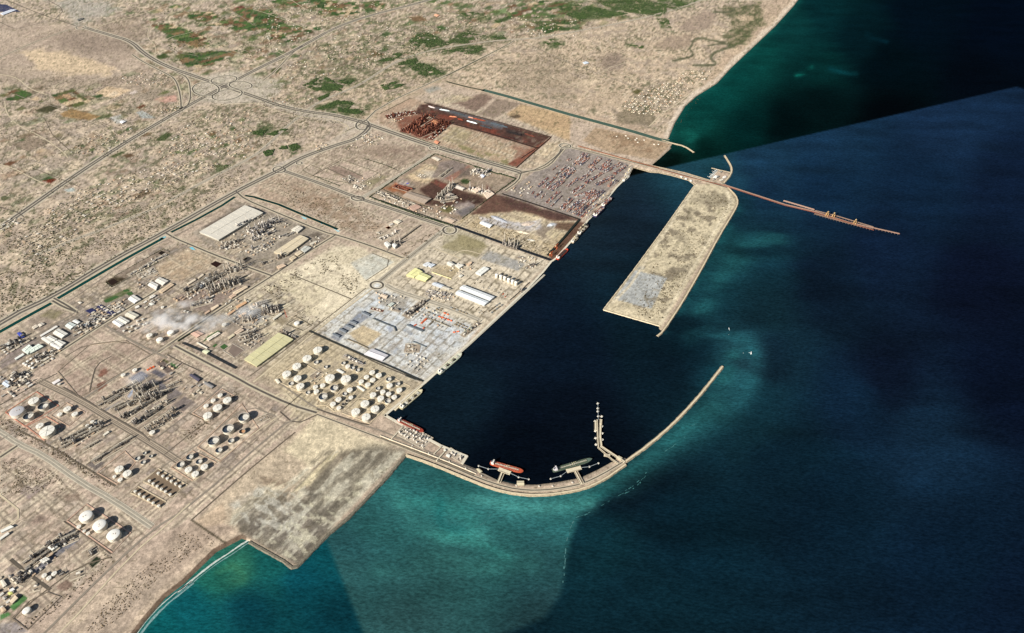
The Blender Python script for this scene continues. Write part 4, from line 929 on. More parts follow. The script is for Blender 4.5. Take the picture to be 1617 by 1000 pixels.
B = [ # frame, quad, height, roof colour, label
 ('f6', (60,465,345,298,460,345,180,515), 16, (206,200,186), 'huge pale grey warehouse roof beside the straight green canal'),
 ('j1', (620,680,1030,415,1170,470,810,740), 14, (206,192,164), 'long cream shed on the south-east side of the smelter blocks'),
 ('j1', (900,325,1000,262,1085,300,1000,370), 13, (216,208,192), 'square pale hall between the smelter and the canal road'),
 ('j1', (950,705,1030,662,1080,690,1000,742), 9, (210,194,166), 'small cream store below the long cream shed'),
 ('j1', (865,780,935,738,985,768,918,812), 8, (204,188,160), 'small tan store beside the dirt road below the cream shed'),
 ('j1', (1045,640,1115,582,1215,612,1110,690), 9, (190,190,180), 'low grey-roofed works with a darker rim near the dirt road corner'),
 ('j1', (665,905,765,868,820,895,705,950), 8, (214,190,164), 'pinkish long store beside the dirt road, farthest from the canal'),
 ('j1', (1190,545,1290,500,1310,520,1210,570), 7, (206,198,180), 'narrow cream office strip near the dirt road corner'),
 ('j4', (195,825,610,505,790,585,350,910), 12, (200,194,152), 'very long yellow-green roofed hall beside the harbour tank farm'),
 ('i2', (10,245,110,165,195,208,100,268), 13, (224,220,160), 'bright yellow-roofed hall next to the pale road, upper of two'),
 ('i2', (110,272,190,218,292,262,228,312), 12, (226,224,164), 'bright yellow-roofed hall with dark rim, lower of two'),
 ('i2', (612,392,660,358,1005,490,952,532), 15, (222,224,222), 'long white-roofed shed inland of its twin near the quay'),
 ('i2', (565,450,605,415,940,545,892,582), 15, (218,222,222), 'long white-roofed shed nearer the tank farm than its twin'),
 ('i2', (790,218,885,150,945,175,852,247), 13, (226,226,218), 'white oblong store north-west of the domed silos'),
 ('i2', (465,108,500,88,560,125,520,140), 16, (220,216,204), 'white tower-like mill building casting a long dark shadow'),
 ('i2', (560,128,620,120,660,135,610,168), 14, (222,218,206), 'white low wing attached beside the tall mill building'),
 ('i2', (300,345,335,325,440,362,405,385), 12, (200,206,212), 'pale blue-grey roofed plant below the yellow halls'),
 ('i2', (405,388,440,368,520,398,490,412), 9, (196,190,176), 'small beige plant east of the blue-grey roofed plant'),
 ('i2', (195,128,250,98,290,118,240,150), 9, (214,216,216), 'white office block uphill of the yellow halls, left one'),
 ('i2', (255,140,300,115,340,130,292,158), 8, (206,212,218), 'white office block uphill of the yellow halls, right one'),
 ('i2', (600,255,625,240,650,252,622,272), 8, (222,218,204), 'small white cabin between the two storage yards'),
 ('i2', (700,120,735,95,755,105,715,140), 10, (220,190,160), 'small peach-roofed building right of the white mill'),
 ('i1', (600,955,705,885,905,968,830,1035), 11, (216,212,214), 'white-lilac roofed shed at the edge of the grey scrap yard'),
 ('i1', (800,215,830,185,905,215,880,250), 8, (214,196,174), 'cream hut near the middle roundabout'),
 ('i1', (905,330,950,300,985,315,935,352), 8, (200,206,196), 'pale hut in the dark-walled court'),
 ('g4', (437,400,487,362,565,405,512,442), 11, WHITE, 'broad white ribbed shed, highest of the block of six'),
 ('g4', (382,440,415,418,478,450,446,470), 10, WHITE, 'white shed second in the block of six'),
 ('g4', (340,445,370,428,438,468,405,490), 10, WHITE, 'white shed at the left corner of the block of six'),
 ('g4', (445,475,490,455,548,482,505,515), 10, WHITE, 'white shed at the right corner of the block of six'),
 ('g4', (415,498,440,482,512,520,488,535), 9, (232,228,220), 'lowest white shed of the block of six'),
 ('g4', (400,480,425,468,450,482,425,498), 8, WHITE, 'smallest white shed inside the block of six'),
 ('g4', (540,340,580,308,635,332,585,367), 10, (216,222,214), 'pale green-white hall between the shed block and the solar roofs'),
 ('g4', (600,302,628,286,668,308,645,324), 9, (226,226,218), 'small white hall touching the pale green-white hall'),
 ('g4', (690,333,720,318,745,335,715,352), 9, (230,228,220), 'white hall with black shadow among brown plots'),
 ('g4', (180,540,240,495,272,520,230,575), 10, (224,232,218), 'left wing of the white L-shaped depot on dark tarmac'),
 ('g4', (262,525,318,490,360,510,250,570), 10, (224,232,218), 'right wing of the white L-shaped depot on dark tarmac'),
 ('g4', (120,612,190,568,202,580,132,622), 8, (228,230,220), 'thin white strip building on dark tarmac'),
 ('g4', (930,308,965,285,1030,325,995,350), 10, (230,228,222), 'white shed nearest the fork, first of three in line'),
 ('g4', (968,286,1003,260,1078,300,1040,326), 10, (222,218,206), 'cream shed in the middle of three in line'),
 ('g4', (1035,250,1080,215,1157,252,1112,284), 10, (214,208,190), 'cream shed at the upper end of three in line'),
 ('g4', (1065,112,1110,82,1172,120,1122,147), 10, (230,226,216), 'white hall among green lawns near the canal'),
 ('g4', (330,420,440,355,452,365,342,430), 6, (226,222,212), 'long thin white shed along the road near the canal'),
 ('g4', (440,352,468,338,480,348,450,364), 6, (228,224,214), 'short white shed at the end of the thin shed'),
 ('g4', (262,352,300,330,318,345,280,368), 7, (226,214,194), 'white villa-like office in the grey yard, lower left'),
 ('g4', (310,335,345,312,372,325,332,348), 7, (222,212,196), 'white villa-like office in the grey yard, upper right'),
 ('g4', (140,402,168,390,205,430,175,442), 9, (70,84,170), 'blue-roofed hall beside the canal at the left edge'),
 ('g4', (15,822,50,790,102,820,60,852), 9, (206,214,222), 'bluish white ribbed shed south of the left edge tank rows'),
 ('g4', (430,812,490,780,502,795,450,826), 9, (232,226,222), 'red and white banded shed at the corner of the brown lot'),
 ('g4', (1120,182,1150,168,1160,182,1128,198), 7, WHITE, 'tiny white shed beside the haze, left one'),
 ('g4', (1235,155,1262,145,1285,160,1255,172), 7, WHITE, 'tiny white shed beside the haze, right one'),
 ('g4', (1240,100,1275,80,1295,90,1262,110), 8, (222,216,204), 'small white shed beside the road above the haze'),
 ('g4', (30,500,60,482,80,495,45,515), 7, (222,220,212), 'small white workshop by the left edge'),
 ('g4', (60,478,90,462,110,475,80,492), 7, (206,204,196), 'small grey workshop by the left edge'),
 ('g5', (165,250,198,222,250,248,232,288), 9, (226,222,212), 'left half of the twin white stores with dark rim'),
 ('g5', (222,220,260,188,330,218,285,252), 9, (222,216,204), 'right half of the twin white stores with dark rim'),
 ('g5', (10,362,50,330,108,360,62,394), 9, (226,230,228), 'white store beside lawns, below the twin stores'),
 ('g5', (252,302,345,235,375,248,282,312), 8, (206,184,156), 'long tan store right of the twin white stores'),
 ('g5', (595,775,622,760,658,772,630,795), 9, (212,214,180), 'pale green kiosk on the dark conveyor line'),
 ('g5', (630,675,670,650,690,662,648,690), 8, (226,216,200), 'white building in the green garden court, left one'),
 ('g5', (672,648,720,620,740,632,695,662), 8, (222,212,196), 'white building in the green garden court, right one'),
 ('g5', (505,635,560,612,610,635,555,665), 6, (200,168,150), 'salmon flat roof next to the dark hedge'),
 ('g5', (560,700,640,745,632,752,552,708), 6, (222,214,196), 'row of cream cabins along the dark conveyor line'),
 ('j3', (565,408,605,388,670,425,640,452), 14, (232,232,228), 'bright white mill hall, left of the two brightest'),
 ('j3', (690,335,720,312,778,355,752,372), 14, (230,230,226), 'bright white mill hall, right of the two brightest'),
 ('j3', (640,385,665,372,700,392,680,408), 12, (222,218,210), 'small white hall between the two brightest halls'),
 ('j3', (525,460,560,442,582,455,550,475), 10, (218,212,200), 'white hut left of the bright mill halls'),
 ('j3', (455,400,560,335,582,350,478,415), 7, (212,198,176), 'long tan shed above the bright mill halls'),
 ('j3', (600,320,665,270,685,285,615,335), 6, (206,192,170), 'tan shed above the bright mill halls, farther right'),
 ('j3', (1060,515,1230,430,1262,445,1108,540), 10, (218,198,170), 'long narrow cream shed at the right of the dark mill rows'),
 ('j3', (1010,572,1075,530,1112,550,1045,590), 9, (208,182,158), 'pinkish short shed left of the long narrow cream shed'),
 ('j3', (770,722,860,675,882,692,785,758), 9, (220,200,172), 'long cream shed below the pink-floored court'),
 ('j3', (690,785,745,750,765,762,705,805), 8, (206,178,152), 'tan shed at the edge of the smoke'),
 ('j3', (1100,700,1225,632,1250,650,1130,722), 9, (206,166,128), 'long orange-tan shed, upper of the pair'),
 ('j3', (990,795,1080,740,1100,752,1010,815), 9, (204,168,132), 'long orange-tan shed, lower of the pair'),
 ('j3', (1135,822,1212,778,1242,790,1162,838), 9, (212,178,142), 'tan shed left of the blue hazed vessels'),
 ('j4', (75,500,150,450,195,470,110,525), 9, (204,184,162), 'tan hall right of the salmon flat roof'),
 ('j4', (0,560,60,515,85,530,10,585), 8, (208,196,166), 'cream hall left of the tan hall'),
 ('j4', (540,330,640,260,660,275,560,345), 9, (208,202,184), 'pale narrow shed beside the red flare mast'),
 ('h1', (310,437,350,412,380,430,342,456), 14, (232,228,216), 'white turbine hall beside the black pond'),
 ('h1', (258,522,300,498,328,512,285,540), 14, (224,220,208), 'white ribbed turbine hall, lower left one'),
 ('h1', (0,325,68,290,90,300,10,338), 8, (226,224,214), 'long white shed at the left edge, upper one'),
 ('h1', (0,370,50,335,62,345,0,388), 8, (222,218,206), 'long white shed at the left edge, lower one'),
 ('h1', (60,790,100,752,118,768,80,806), 9, (222,204,176), 'cream office beside the bright green lawn'),
 ('h1', (60,715,85,700,98,712,70,728), 7, (230,228,222), 'small white office uphill of the green lawn'),
 ('h1', (0,655,20,645,45,680,20,700), 8, (224,214,196), 'cream office at the left edge above the lawn'),
 ('h1', (0,840,22,825,40,845,10,865), 8, (214,190,160), 'tan office at the left edge beside the second lawn'),
 ('h1', (50,735,75,725,85,738,60,750), 7, (214,214,130), 'yellowish roofed store between the offices'),
 ('j2', (1140,705,1165,688,1258,722,1232,747), 10, (232,232,232), 'bright white shed on the pale sand terminal'),
 ('j2', (440,455,500,418,700,482,640,525), 12, (166,150,134), 'large grey-brown pellet hall roof inside the hedged works'),
 ('j2', (350,692,390,672,432,690,395,714), 7, (214,204,184), 'white-rimmed basin building on the open lot'),
 ('j2', (310,720,340,706,355,716,325,730), 7, (206,198,186), 'small pale cabin on the open lot, middle one'),
 ('j2', (915,378,940,360,1010,388,985,402), 12, (214,204,190), 'white roofed mill shed in the dark works, left'),
 ('j2', (1060,398,1110,378,1160,398,1105,430), 10, (228,204,180), 'white and peach mill shed in the dark works, centre'),
 ('j2', (1165,425,1215,400,1275,440,1210,485), 10, (226,206,184), 'white and peach mill shed in the dark works, right'),
 ('j2', (828,452,862,425,910,445,880,468), 9, (190,176,160), 'beige shed in the dark works'),
 ('j2', (490,560,560,535,610,560,540,598), 7, (188,158,140), 'pink-rimmed compound hall beside the hedge'),
 ('j2', (820,670,860,652,930,680,890,705), 8, (196,176,156), 'tan roofed hall beside the hedge corner'),
 ('j2', (1145,270,1165,260,1190,275,1170,292), 8, (226,228,238), 'white and blue shed in the hedged yard'),
 ('j2', (700,110,740,100,790,125,760,140), 6, (206,196,178), 'garden villa in the hedged corner'),
 ('g1', (440,390,470,375,505,392,470,412), 10, (222,160,118), 'peach roofed hall in the red ore works'),
 ('g1', (390,355,420,345,440,355,410,368), 8, (206,186,162), 'cream office at the edge of the red ore works'),
 ('g1', (460,560,480,545,510,560,490,578), 7, (214,150,118), 'peach shed below the red ore works'),
 ('f1', (0,85,70,60,105,62,20,95), 8, (210,214,222), 'white strip of the blue solar field far top left'),
 ('f1', (755,770,775,760,795,768,770,780), 7, (240,240,240), 'bright white shed alone among farm plots'),
 ('f1', (485,125,515,112,525,120,495,132), 8, (120,118,112), 'grey substation on the far desert'),
 ('f3', (480,395,500,388,520,398,495,405), 7, (206,214,222), 'pale blue-white hall on the plain below the grove'),
 ('f5', (490,910,505,905,520,912,505,920), 6, (220,210,194), 'white walled villa alone near the canal'),
 ('f2', (1140,95,1160,88,1180,97,1160,106), 6, (222,170,140), 'peach house beside the far crossroads'),
 ('f6', (1225,535,1245,525,1270,545,1250,560), 20, (224,222,214), 'white kiln building with black shadow, left of two'),
 ('f6', (1275,545,1290,535,1310,548,1295,562), 20, (226,224,216), 'white kiln building with black shadow, right of two'),
 ('g6', (655,522,672,512,722,540,705,550), 6, (226,222,210), 'thin white pump house in the middle of the tank farm'),
 ('g6', (815,652,830,645,885,680,870,690), 6, (226,222,210), 'thin white pump house in the lower tank farm'),
 ('g6', (170,598,190,590,215,620,195,632), 6, (224,216,196), 'white gatehouse at the left corner of the tank farm'),
 ('h3', (560,535,575,520,600,530,590,552), 8, (226,222,210), 'white office on the pier'),
 ('h3', (540,488,548,480,566,488,558,498), 7, (228,224,212), 'small white cabin on the pier'),
 ('g8', (605,25,625,15,690,50,670,65), 9, (150,146,142), 'dark grey narrow shed at the refinery edge'),
 ('i5', (1420,230,1445,215,1545,275,1520,300), 9, (90,86,100), 'dark slate roofed shed beside a pale strip'),
 ('i5', (520,875,500,860,445,905,460,915), 7, (222,214,196), 'thin white shed beside a grey pond in the refinery'),
]
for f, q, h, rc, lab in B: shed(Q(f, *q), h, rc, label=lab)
# solar farms: dark panels on frames
def solar(q, n, label, group=None):
    q = [P(*p, LAND+3) for p in q]
    cx, cy = sum(p[0] for p in q)/4, sum(p[1] for p in q)/4
    o = empty('solar_array', (cx, cy, LAND)); tag(o, label, 'solar panels', group)
    fr = MB(); ms = MB()
    for k in range(n):
        t0, t1 = (k+.12)/n, (k+.80)/n
        l = lambda a, b_, t_: (a[0]+(b_[0]-a[0])*t_-cx, a[1]+(b_[1]-a[1])*t_-cy)
        a, b_, c_, d_ = l(q[0], q[1], t0), l(q[0], q[1], t1), l(q[3], q[2], t1), l(q[3], q[2], t0)
        ms.add([(*a, 2.2), (*b_, 3.8), (*c_, 3.8), (*d_, 2.2), (*a, 2.0), (*b_, 3.6), (*c_, 3.6), (*d_, 2.0)], [(3,2,1,0), (4,5,6,7), (0,1,5,4), (1,2,6,5), (2,3,7,6), (3,0,4,7)])
        fr.bar((*a, 0), (*a, 2.2), .5); fr.bar((*d_, 0), (*d_, 2.2), .5); fr.bar((*b_, 0), (*b_, 3.6), .5); fr.bar((*c_, 0), (*c_, 3.6), .5)
    ms.build('panel', mat((46,48,84), .3, .05), o); fr.build('frame', mat(GREY), o)
solar(Q('g4', 705,215,760,193,802,215,750,238), 6, 'lower left array of dark blue solar panels near the shed block')
solar(Q('g4', 798,182,835,163,900,195,868,216), 7, 'upper array of dark blue solar panels near the shed block')
solar(Q('g4', 882,228,915,208,968,235,935,256), 5, 'right-hand array of dark blue solar panels near the shed block')
solar(Q('f1', -80,20,40,30,130,75,0,75), 8, 'blue solar field at the far top left corner')

# ------------------------------------------------------------------ walls, hedges, conveyors
def wallrun(name, pts, w, h, rgb, label, cat, top=None, m=None, sm=0, mesh_noise=0):
    wp = [P(*p, LAND+h) for p in (smoothpts(pts, sm) if sm else pts)]
    o0 = wp[0]
    mb = MB(); n = len(wp); L = []
    for i, p in enumerate(wp):
        a = wp[max(0, i-1)]; c = wp[min(n-1, i+1)]; dx, dy = c[0]-a[0], c[1]-a[1]; l = math.hypot(dx, dy) or 1
        nx, ny = -dy/l*w/2, dx/l*w/2
        L.append([(p[0]+nx, p[1]+ny), (p[0]-nx, p[1]-ny)])
    v = []
    for (a, b_) in L: v += [(a[0], a[1], LAND), (b_[0], b_[1], LAND), (b_[0], b_[1], LAND+h), (a[0], a[1], LAND+h)]
    f = []
    for i in range(n-1):
        k = 4*i
        for j in range(4): f.append((k+j, k+(j+1) % 4, k+4+(j+1) % 4, k+4+j)[::-1])
    f += [(0,1,2,3), (4*n-1, 4*n-2, 4*n-3, 4*n-4)]
    mb.add(v, f); o = mb.build(name, m or mat(rgb, noise=.2, scale=.1), origin=(o0[0], o0[1], LAND)); tag(o, label, cat); return o
leafm = mat((44,58,34), .95, .4, .25, name='leaf')
def hedge(pts, w, h, label, rgb=(40,54,32)):
    """row of shrubs: a lumpy ribbon made of many small leaf tufts"""
    wp = [P(*p, LAND+h*.5) for p in pts]; o0 = wp[0]; mb = MB(); rg = random.Random(len(pts)*31+int(pts[0][0]))
    for a, b_ in zip(wp[:-1], wp[1:]):
        L = math.dist(a, b_); n = max(2, int(L/7))
        for k in range(n):
            t_ = (k+rg.random())/n; off = rg.uniform(-.5, .5)*w*.6
            dx, dy = (b_[0]-a[0])/L, (b_[1]-a[1])/L
            x, y = a[0]+(b_[0]-a[0])*t_-dy*off, a[1]+(b_[1]-a[1])*t_+dx*off; r_ = w*rg.uniform(.32, .55); hh = h*rg.uniform(.7, 1.2)
            mb.add([(x-r_, y, LAND+.2), (x, y-r_, LAND+.2), (x+r_, y, LAND+.2), (x, y+r_, LAND+.2), (x-r_*.8, y, LAND+hh*.6), (x, y-r_*.8, LAND+hh*.7), (x+r_*.8, y, LAND+hh*.6), (x, y+r_*.8, LAND+hh*.7), (x+r_*rg.uniform(-.3,.3), y, LAND+hh)],
                   [(0,1,5,4), (1,2,6,5), (2,3,7,6), (3,0,4,7), (4,5,8), (5,6,8), (6,7,8), (7,4,8)])
    o = mb.build('hedge', leafm, origin=(o0[0], o0[1], LAND)); tag(o, label, 'hedge'); return o
hedge(Q('j2', 140,465,420,270,560,180,730,75), 13, 7, 'dark green hedge along the upper left side of the pellet works')
hedge(Q('j2', 730,72,900,125,1100,185), 11, 6, 'dark green hedge along the top side of the pellet works')
hedge(Q('j2', 1090,185,1300,255,1330,255,1470,300), 17, 8, 'thick hedge beside the road curve near the container yard')
hedge(Q('j2', 1470,302,1290,430), 14, 7, 'hedge running down from the road curve to the brown belt')
hedge(Q('j2', 135,465,300,530,600,640,800,700,900,730), 15, 7, 'long hedge along the lower left side of the pellet works')
hedge(Q('j2', 260,400,520,520,680,560), 8, 5, 'thin hedge inside the pellet works parallel to the long one')
hedge(Q('j2', 1290,430,980,665), 10, 6, 'hedge on the harbour side of the pellet works')
hedge(Q('g1', 0,320,70,285,260,188), 9, 5, 'dark hedge at the upper left of the red ore works')
hedge(Q('g1', 180,480,400,560,700,660,1160,780), 9, 5, 'hedge along the road below the red ore works')
hedge(Q('f6', 780,110,950,175), 9, 5, 'short hedge below the walled pale yard')
hedge(Q('f6', 1100,0,1240,45,1310,75), 9, 5, 'hedge at the upper right of the walled pale yard')
hedge(Q('f5', 670,785,705,812,800,762,1000,655), 8, 5, 'hedge beside the dark filter ponds near the canal')
hedge(Q('f5', 720,745,860,665,1030,572,1075,590), 7, 4, 'hedge along the canal side of the garden strip')
hedge(Q('f2', 1220,480,1400,390,1600,285), 10, 5, 'long thin tree row along the lane towards the coast')
hedge(Q('j1', 0,470,0,471), 5, 3, 'x') if False else None
wallrun('conveyor', Q('g3', 0,80,200,150,420,225,590,282), 8, 4, (38,44,36), 'dark embankment line continuing beside the boulevard', 'embankment')
wallrun('conveyor', Q('g3', 590,282,850,375,1100,465,1345,550), 15, 9, (26,30,36), 'black covered conveyor from the junction to the quay corner', 'conveyor')
wallrun('conveyor', Q('i4', 880,360,700,570,500,790), 18, 8, (34,42,38), 'dark covered conveyor along the quay behind the ore berth', 'conveyor')
wallrun('conveyor', Q('g2', 420,480,640,550,980,665), 9, 6, (46,40,36), 'dark boundary wall between the container yard and the brown belt', 'wall')
wallrun('conveyor', Q('g1', 380,225,700,310,1080,410,1450,518), 8, 5, (54,44,38), 'dark wall on the inland side of the ore stockyard', 'wall')
wallrun('conveyor', Q('g1', 320,310,580,395,900,480,1330,610), 10, 6, (48,34,30), 'dark conveyor along the lower side of the ore stockyard', 'conveyor')
wallrun('conveyor', Q('g1', 1460,515,1160,780), 9, 5, (60,40,32), 'rust brown conveyor closing the harbour end of the ore stockyard', 'conveyor')
wallrun('conveyor', Q('g1', 1200,700,1345,605), 6, 4, (52,36,32), 'short dark conveyor beside the ore stockyard corner', 'conveyor')
wallrun('conveyor', Q('i3', 560,0,1100,150,1538,270), 10, 5, (128,84,62), 'rust coloured conveyor along the causeway behind the container yard', 'conveyor')
wallrun('conveyor', Q('g6', 440,210,600,285,860,400,1100,500,1340,610), 8, 5, (52,52,46), 'dark wall between the tank farm and the grey terminal', 'wall')
wallrun('conveyor', Q('g5', 405,690,580,580), 12, 6, (40,48,36), 'dark tree wall left of the salmon roof', 'wall')
wallrun('conveyor', Q('g5', 440,705,620,780,860,905), 12, 6, (44,46,48), 'black line of trees and sheds below the cream cabins', 'wall')
wallrun('conveyor', Q('h3', 0,385,300,500,560,600,800,700), 5, 3, (120,112,96), 'pipe track along the pier towards the berths', 'pipe track')
wallrun('conveyor', Q('h3', 0,365,300,480,560,580,820,690), 4, 4, (222,210,184), 'pale pipe bridge along the pier towards the berths', 'pipe track')
wallrun('conveyor', Q('f6', 1460,420,1350,500,1290,540), 6, 6, (70,66,60), 'dark conveyor leading to the white kiln buildings', 'conveyor')
wallrun('conveyor', Q('i1', 710,500,850,560,980,610,1000,660), 6, 7, (92,96,96), 'grey wall around the concrete pad in the grey terminal', 'wall')
wallrun('conveyor', Q('i1', 385,760,520,815,655,880), 5, 4, (116,104,82), 'brown wall below the square sandy lot', 'wall')
wallrun('conveyor', Q('i1', 1150,580,1240,620,1340,660), 11, 8, (98,104,108), 'dark grey stacker wall beside the orange pipe stacks', 'wall')
wallrun('conveyor', Q('i1', 1210,790,1380,860), 6, 5, (112,118,118), 'grey wall below the hazy blue puddles', 'wall')
wallrun('conveyor', Q('i6', 0,440,130,490,190,495), 6, 5, (64,66,64), 'dark wall at the harbour corner of the grey terminal', 'wall')
wallrun('conveyor', Q('i2', 20,805,120,840,205,872), 10, 7, (100,108,112), 'dark grey stacker wall below the orange boxes', 'wall')
wallrun('conveyor', Q('i2', 250,725,380,775,510,830), 5, 4, (120,112,94), 'brown low wall among the pipe stacks', 'wall')
wallrun('conveyor', Q('i2', 1400,325,1290,430,1180,525), 5, 5, (86,84,76), 'dark rail line behind the quay road', 'rail line')
wallrun('conveyor', Q('i2', 300,210,520,285), 5, 5, (206,196,150), 'pale yellow boundary wall right of the yellow halls', 'wall')
for k, a in enumerate([(205,690,290,730), (290,630,375,670), (372,580,455,615), (425,530,505,560), (570,415,670,460)]):
    wallrun('conveyor', Q('i1', *a), 14, 9, (112,118,124), 'grey bay wall, %s from the lower left of the five stepped bays' % ORD[k], 'wall')
# ------------------------------------------------------------------ storage tanks: one unit tank of each kind, copied and scaled
def unit_tank(kind, roof, shell=(196,188,170)):
    o = empty('storage_tank', (0, 0, 0)); n = 28
    MB().cyl(0, 0, 1, 0, 1, n, cap=False).build('shell', mat(shell, .6, .05, .05), o)
    rm = mat(roof, .7, .07, .08)
    if kind == 'cone':
        MB().lathe([(1.0, 1.0), (0.5, 1.04), (0.001, 1.07)], n=n).build('roof', rm, o)
        s = MB()
        for k in range(6):
            a = k*math.pi/3; s.bar((.12*math.cos(a), .12*math.sin(a), 1.08), (.95*math.cos(a), .95*math.sin(a), 1.03), .02, .03)
        s.cyl(0, 0, .08, 1.05, 1.14, 8); s.build('roof_vent', mat((176,170,156)), o)
    elif kind == 'float':
        MB().lathe([(0.93, 0.45), (0.88, 0.52), (0.86, 0.5), (0.3, 0.5), (0.001, 0.54)], n=n).build('floating_roof', rm, o)
        MB().lathe([(0.975, 0.99), (0.975, 0.05)], n=n).build('inner_wall', mat((120,116,112), .7), o)
        s = MB(); s.bar((.95, 0, 1.0), (.1, .05, .55), .05, .05); s.build('ladder', mat(GREY), o)
        MB().lathe([(1.0, 1.0), (1.045, 1.0), (1.045, .94), (1.0, .94)], n=n).build('wind_girder', mat((206,200,186)), o)
    elif kind == 'dome':
        MB().lathe([(1.0, 1.0), (0.88, 1.05), (0.65, 1.10), (0.35, 1.13), (0.001, 1.14)], n=n).build('roof', rm, o)
        MB().cyl(0, 0, .07, 1.12, 1.2, 8).box(.35, 0, .1, .25, 1.1, 1.16).build('roof_platform', mat((190,170,150)), o)
    s = MB(); m_ = 12
    for k in range(m_):
        a0, a1 = -2.0+k*.09, -2.0+(k+1)*.09
        s.bar((1.03*math.cos(a0), 1.03*math.sin(a0), k/m_), (1.03*math.cos(a1), 1.03*math.sin(a1), (k+1)/m_), .04, .05)
    s.build('stairway', mat((150,146,138)), o)
    return o
PROTO = {'c': unit_tank('cone', (228,224,212)), 'f': unit_tank('float', (214,210,198)), 'd': unit_tank('dome', (232,229,220), (206,198,182)),
         'r': unit_tank('float', (196,150,110)), 'g': unit_tank('dome', (188,186,186), (196,190,178)), 'k': unit_tank('float', (70,66,62), (190,182,166))}
USED = set()
WORD = {'c': 'white cone-roofed tank', 'f': 'open-topped tank', 'd': 'white domed tank', 'r': 'rusty open-topped tank', 'g': 'grey domed tank', 'k': 'dark tank'}
NT = [0]
def tank(f, x, y, w, kind, label, h=None, group=None):
    x0, y0, s = FR[f]; px, py = x0+x/s, y0+y/s
    r = w/s/PXM(px, py)/2*(.80 if kind in 'fkr' else .86); h = h or min(26, max(10, r*0.85))
    rz = P(px, py, LAND+h*(0.6 if kind in 'frk' else 1))
    if kind not in USED: o = PROTO[kind]; USED.add(kind)
    else: o = copy_tree(PROTO[kind])
    o.location = (rz[0], rz[1], LAND); o.scale = (r, r, h); o.rotation_euler = (0, 0, NT[0]*1.3); NT[0] += 1
    while len(label.split()) > 16 and ' from the left' in label: label = label.replace(' from the left', '', 1)
    tag(o, label, 'tank', group or 'storage tanks'); return o
def row(f, where, items, kinds=None):
    n = len(items)
    for i, it in enumerate(items):
        k = it[3] if len(it) > 3 else 'c'
        pos = '' if n == 1 else (ORD[i]+' from the left ' if i < n-1 else 'last from the left ')
        tank(f, it[0], it[1], it[2], k, WORD[k]+' '+pos+where)
row('g6', 'in the four along the inland edge of the harbour farm', [(262,552,78), (342,490,78), (423,428,80), (507,362,80)])
row('g6', 'in the trio at the left corner of the harbour farm', [(300,632,54,'f'), (348,586,70), (370,648,72)])
row('g6', 'in the spaced pair behind the pale shed', [(497,463,46,'f'), (573,500,38,'f')])
row('g6', 'among the four biggest of the harbour farm', [(552,737,86,'f'), (603,583,88), (640,668,78,'f'), (730,592,92)])
row('g6', 'in the small cluster left of the biggest four', [(432,702,44,'f'), (490,655,46), (497,690,48), (547,643,48)])
row('g6', 'in the sloping line of four small tanks at top', [(712,470,42,'f'), (745,492,44), (785,508,42,'f'), (825,525,44,'f')])
row('g6', 'in the block of six beside the sloping line', [(852,612,48), (893,576,48), (903,637,50), (938,540,52), (942,600,50), (990,563,56)])
row('g6', 'in the crowded block nearest the quay', [(945,717,58), (985,670,44,'f'), (1005,744,62), (1022,693,48), (1063,770,60,'f'), (1068,710,48), (1070,598,54,'f'), (1075,643,56), (1112,735,50), (1142,633,46,'f'), (1152,680,54)])
row('g6', 'in the double line left of the thin pump house', [(628,790,52), (672,753,54), (675,820,42), (712,795,34,'k'), (722,712,46,'f'), (742,768,34,'k'), (760,678,54), (770,738,42)])
row('g6', 'in the square of four by the pier root', [(808,850,80), (880,786,78), (890,892,80), (960,828,78)])
row('g8', 'in the small upper line of the refinery north corner', [(626,204,44), (682,162,42), (737,121,44)])
row('g8', 'in the large line of the refinery north corner', [(638,280,80), (716,218,80), (793,159,74)])
row('g8', 'among the three giants beside the boundary', [(688,486,106,'f'), (803,392,106,'f'), (927,300,104,'f')])
row('g8', 'in the three small ones beside the giants', [(730,558,66,'f'), (826,482,60,'f'), (914,410,58,'r')])
row('g8', 'in the six-tank block near the coast road', [(428,672,74,'f'), (487,708,64), (500,612,66,'f'), (540,742,64), (573,648,60,'f'), (612,686,64)])
row('g8', 'in the four facing the coil of pipes', [(88,622,50,'f'), (132,652,48,'f'), (143,580,36,'f'), (193,605,36,'f')])
row('g8', 'alone at the foot of the refinery trains', [(200,413,48)])
row('g7', 'in the group of four at the left edge', [(155,290,140,'g'), (268,342,108,'f'), (310,192,102), (405,250,108,'f')])
row('g7', 'in the unequal pair below the left edge group', [(367,425,76), (435,473,146)])
row('g7', 'in the spaced three right of the left edge group', [(553,320,52), (622,270,76), (693,316,62)])
row('g7', 'in the tight four beside the pipe racks', [(810,422,38), (835,437,38), (855,387,38), (883,403,38)])
row('g7', 'in the two large ones by the red pipe loop', [(1105,828,88), (1180,868,88)])
row('g7', 'in the two little ones by the red pipe loop', [(1062,897,38), (1115,927,50)])
row('h1', 'of the three giant domes beside the coast road', [(563,228,94,'d'), (653,287,94,'d'), (745,350,94,'d')])
row('h1', 'of the three small ones below the giant domes', [(518,298,32), (553,327,24), (578,343,28)])
row('h1', 'of the three beside the power plant', [(290,620,36), (320,637,36), (355,607,38)])
row('h1', 'standing alone by the bottom left lawn', [(172,850,56,'d')])
row('g4', 'of the three beside the smoke', [(1240,418,56), (1325,452,60,'d'), (1415,392,60,'d')])
row('g4', 'half veiled by the smoke', [(1350,183,30)])
row('g4', 'of the pair at the brown lot edge', [(1022,747,42), (1118,706,44)])
row('g4', 'beside the red and white banded shed', [(490,822,28)])
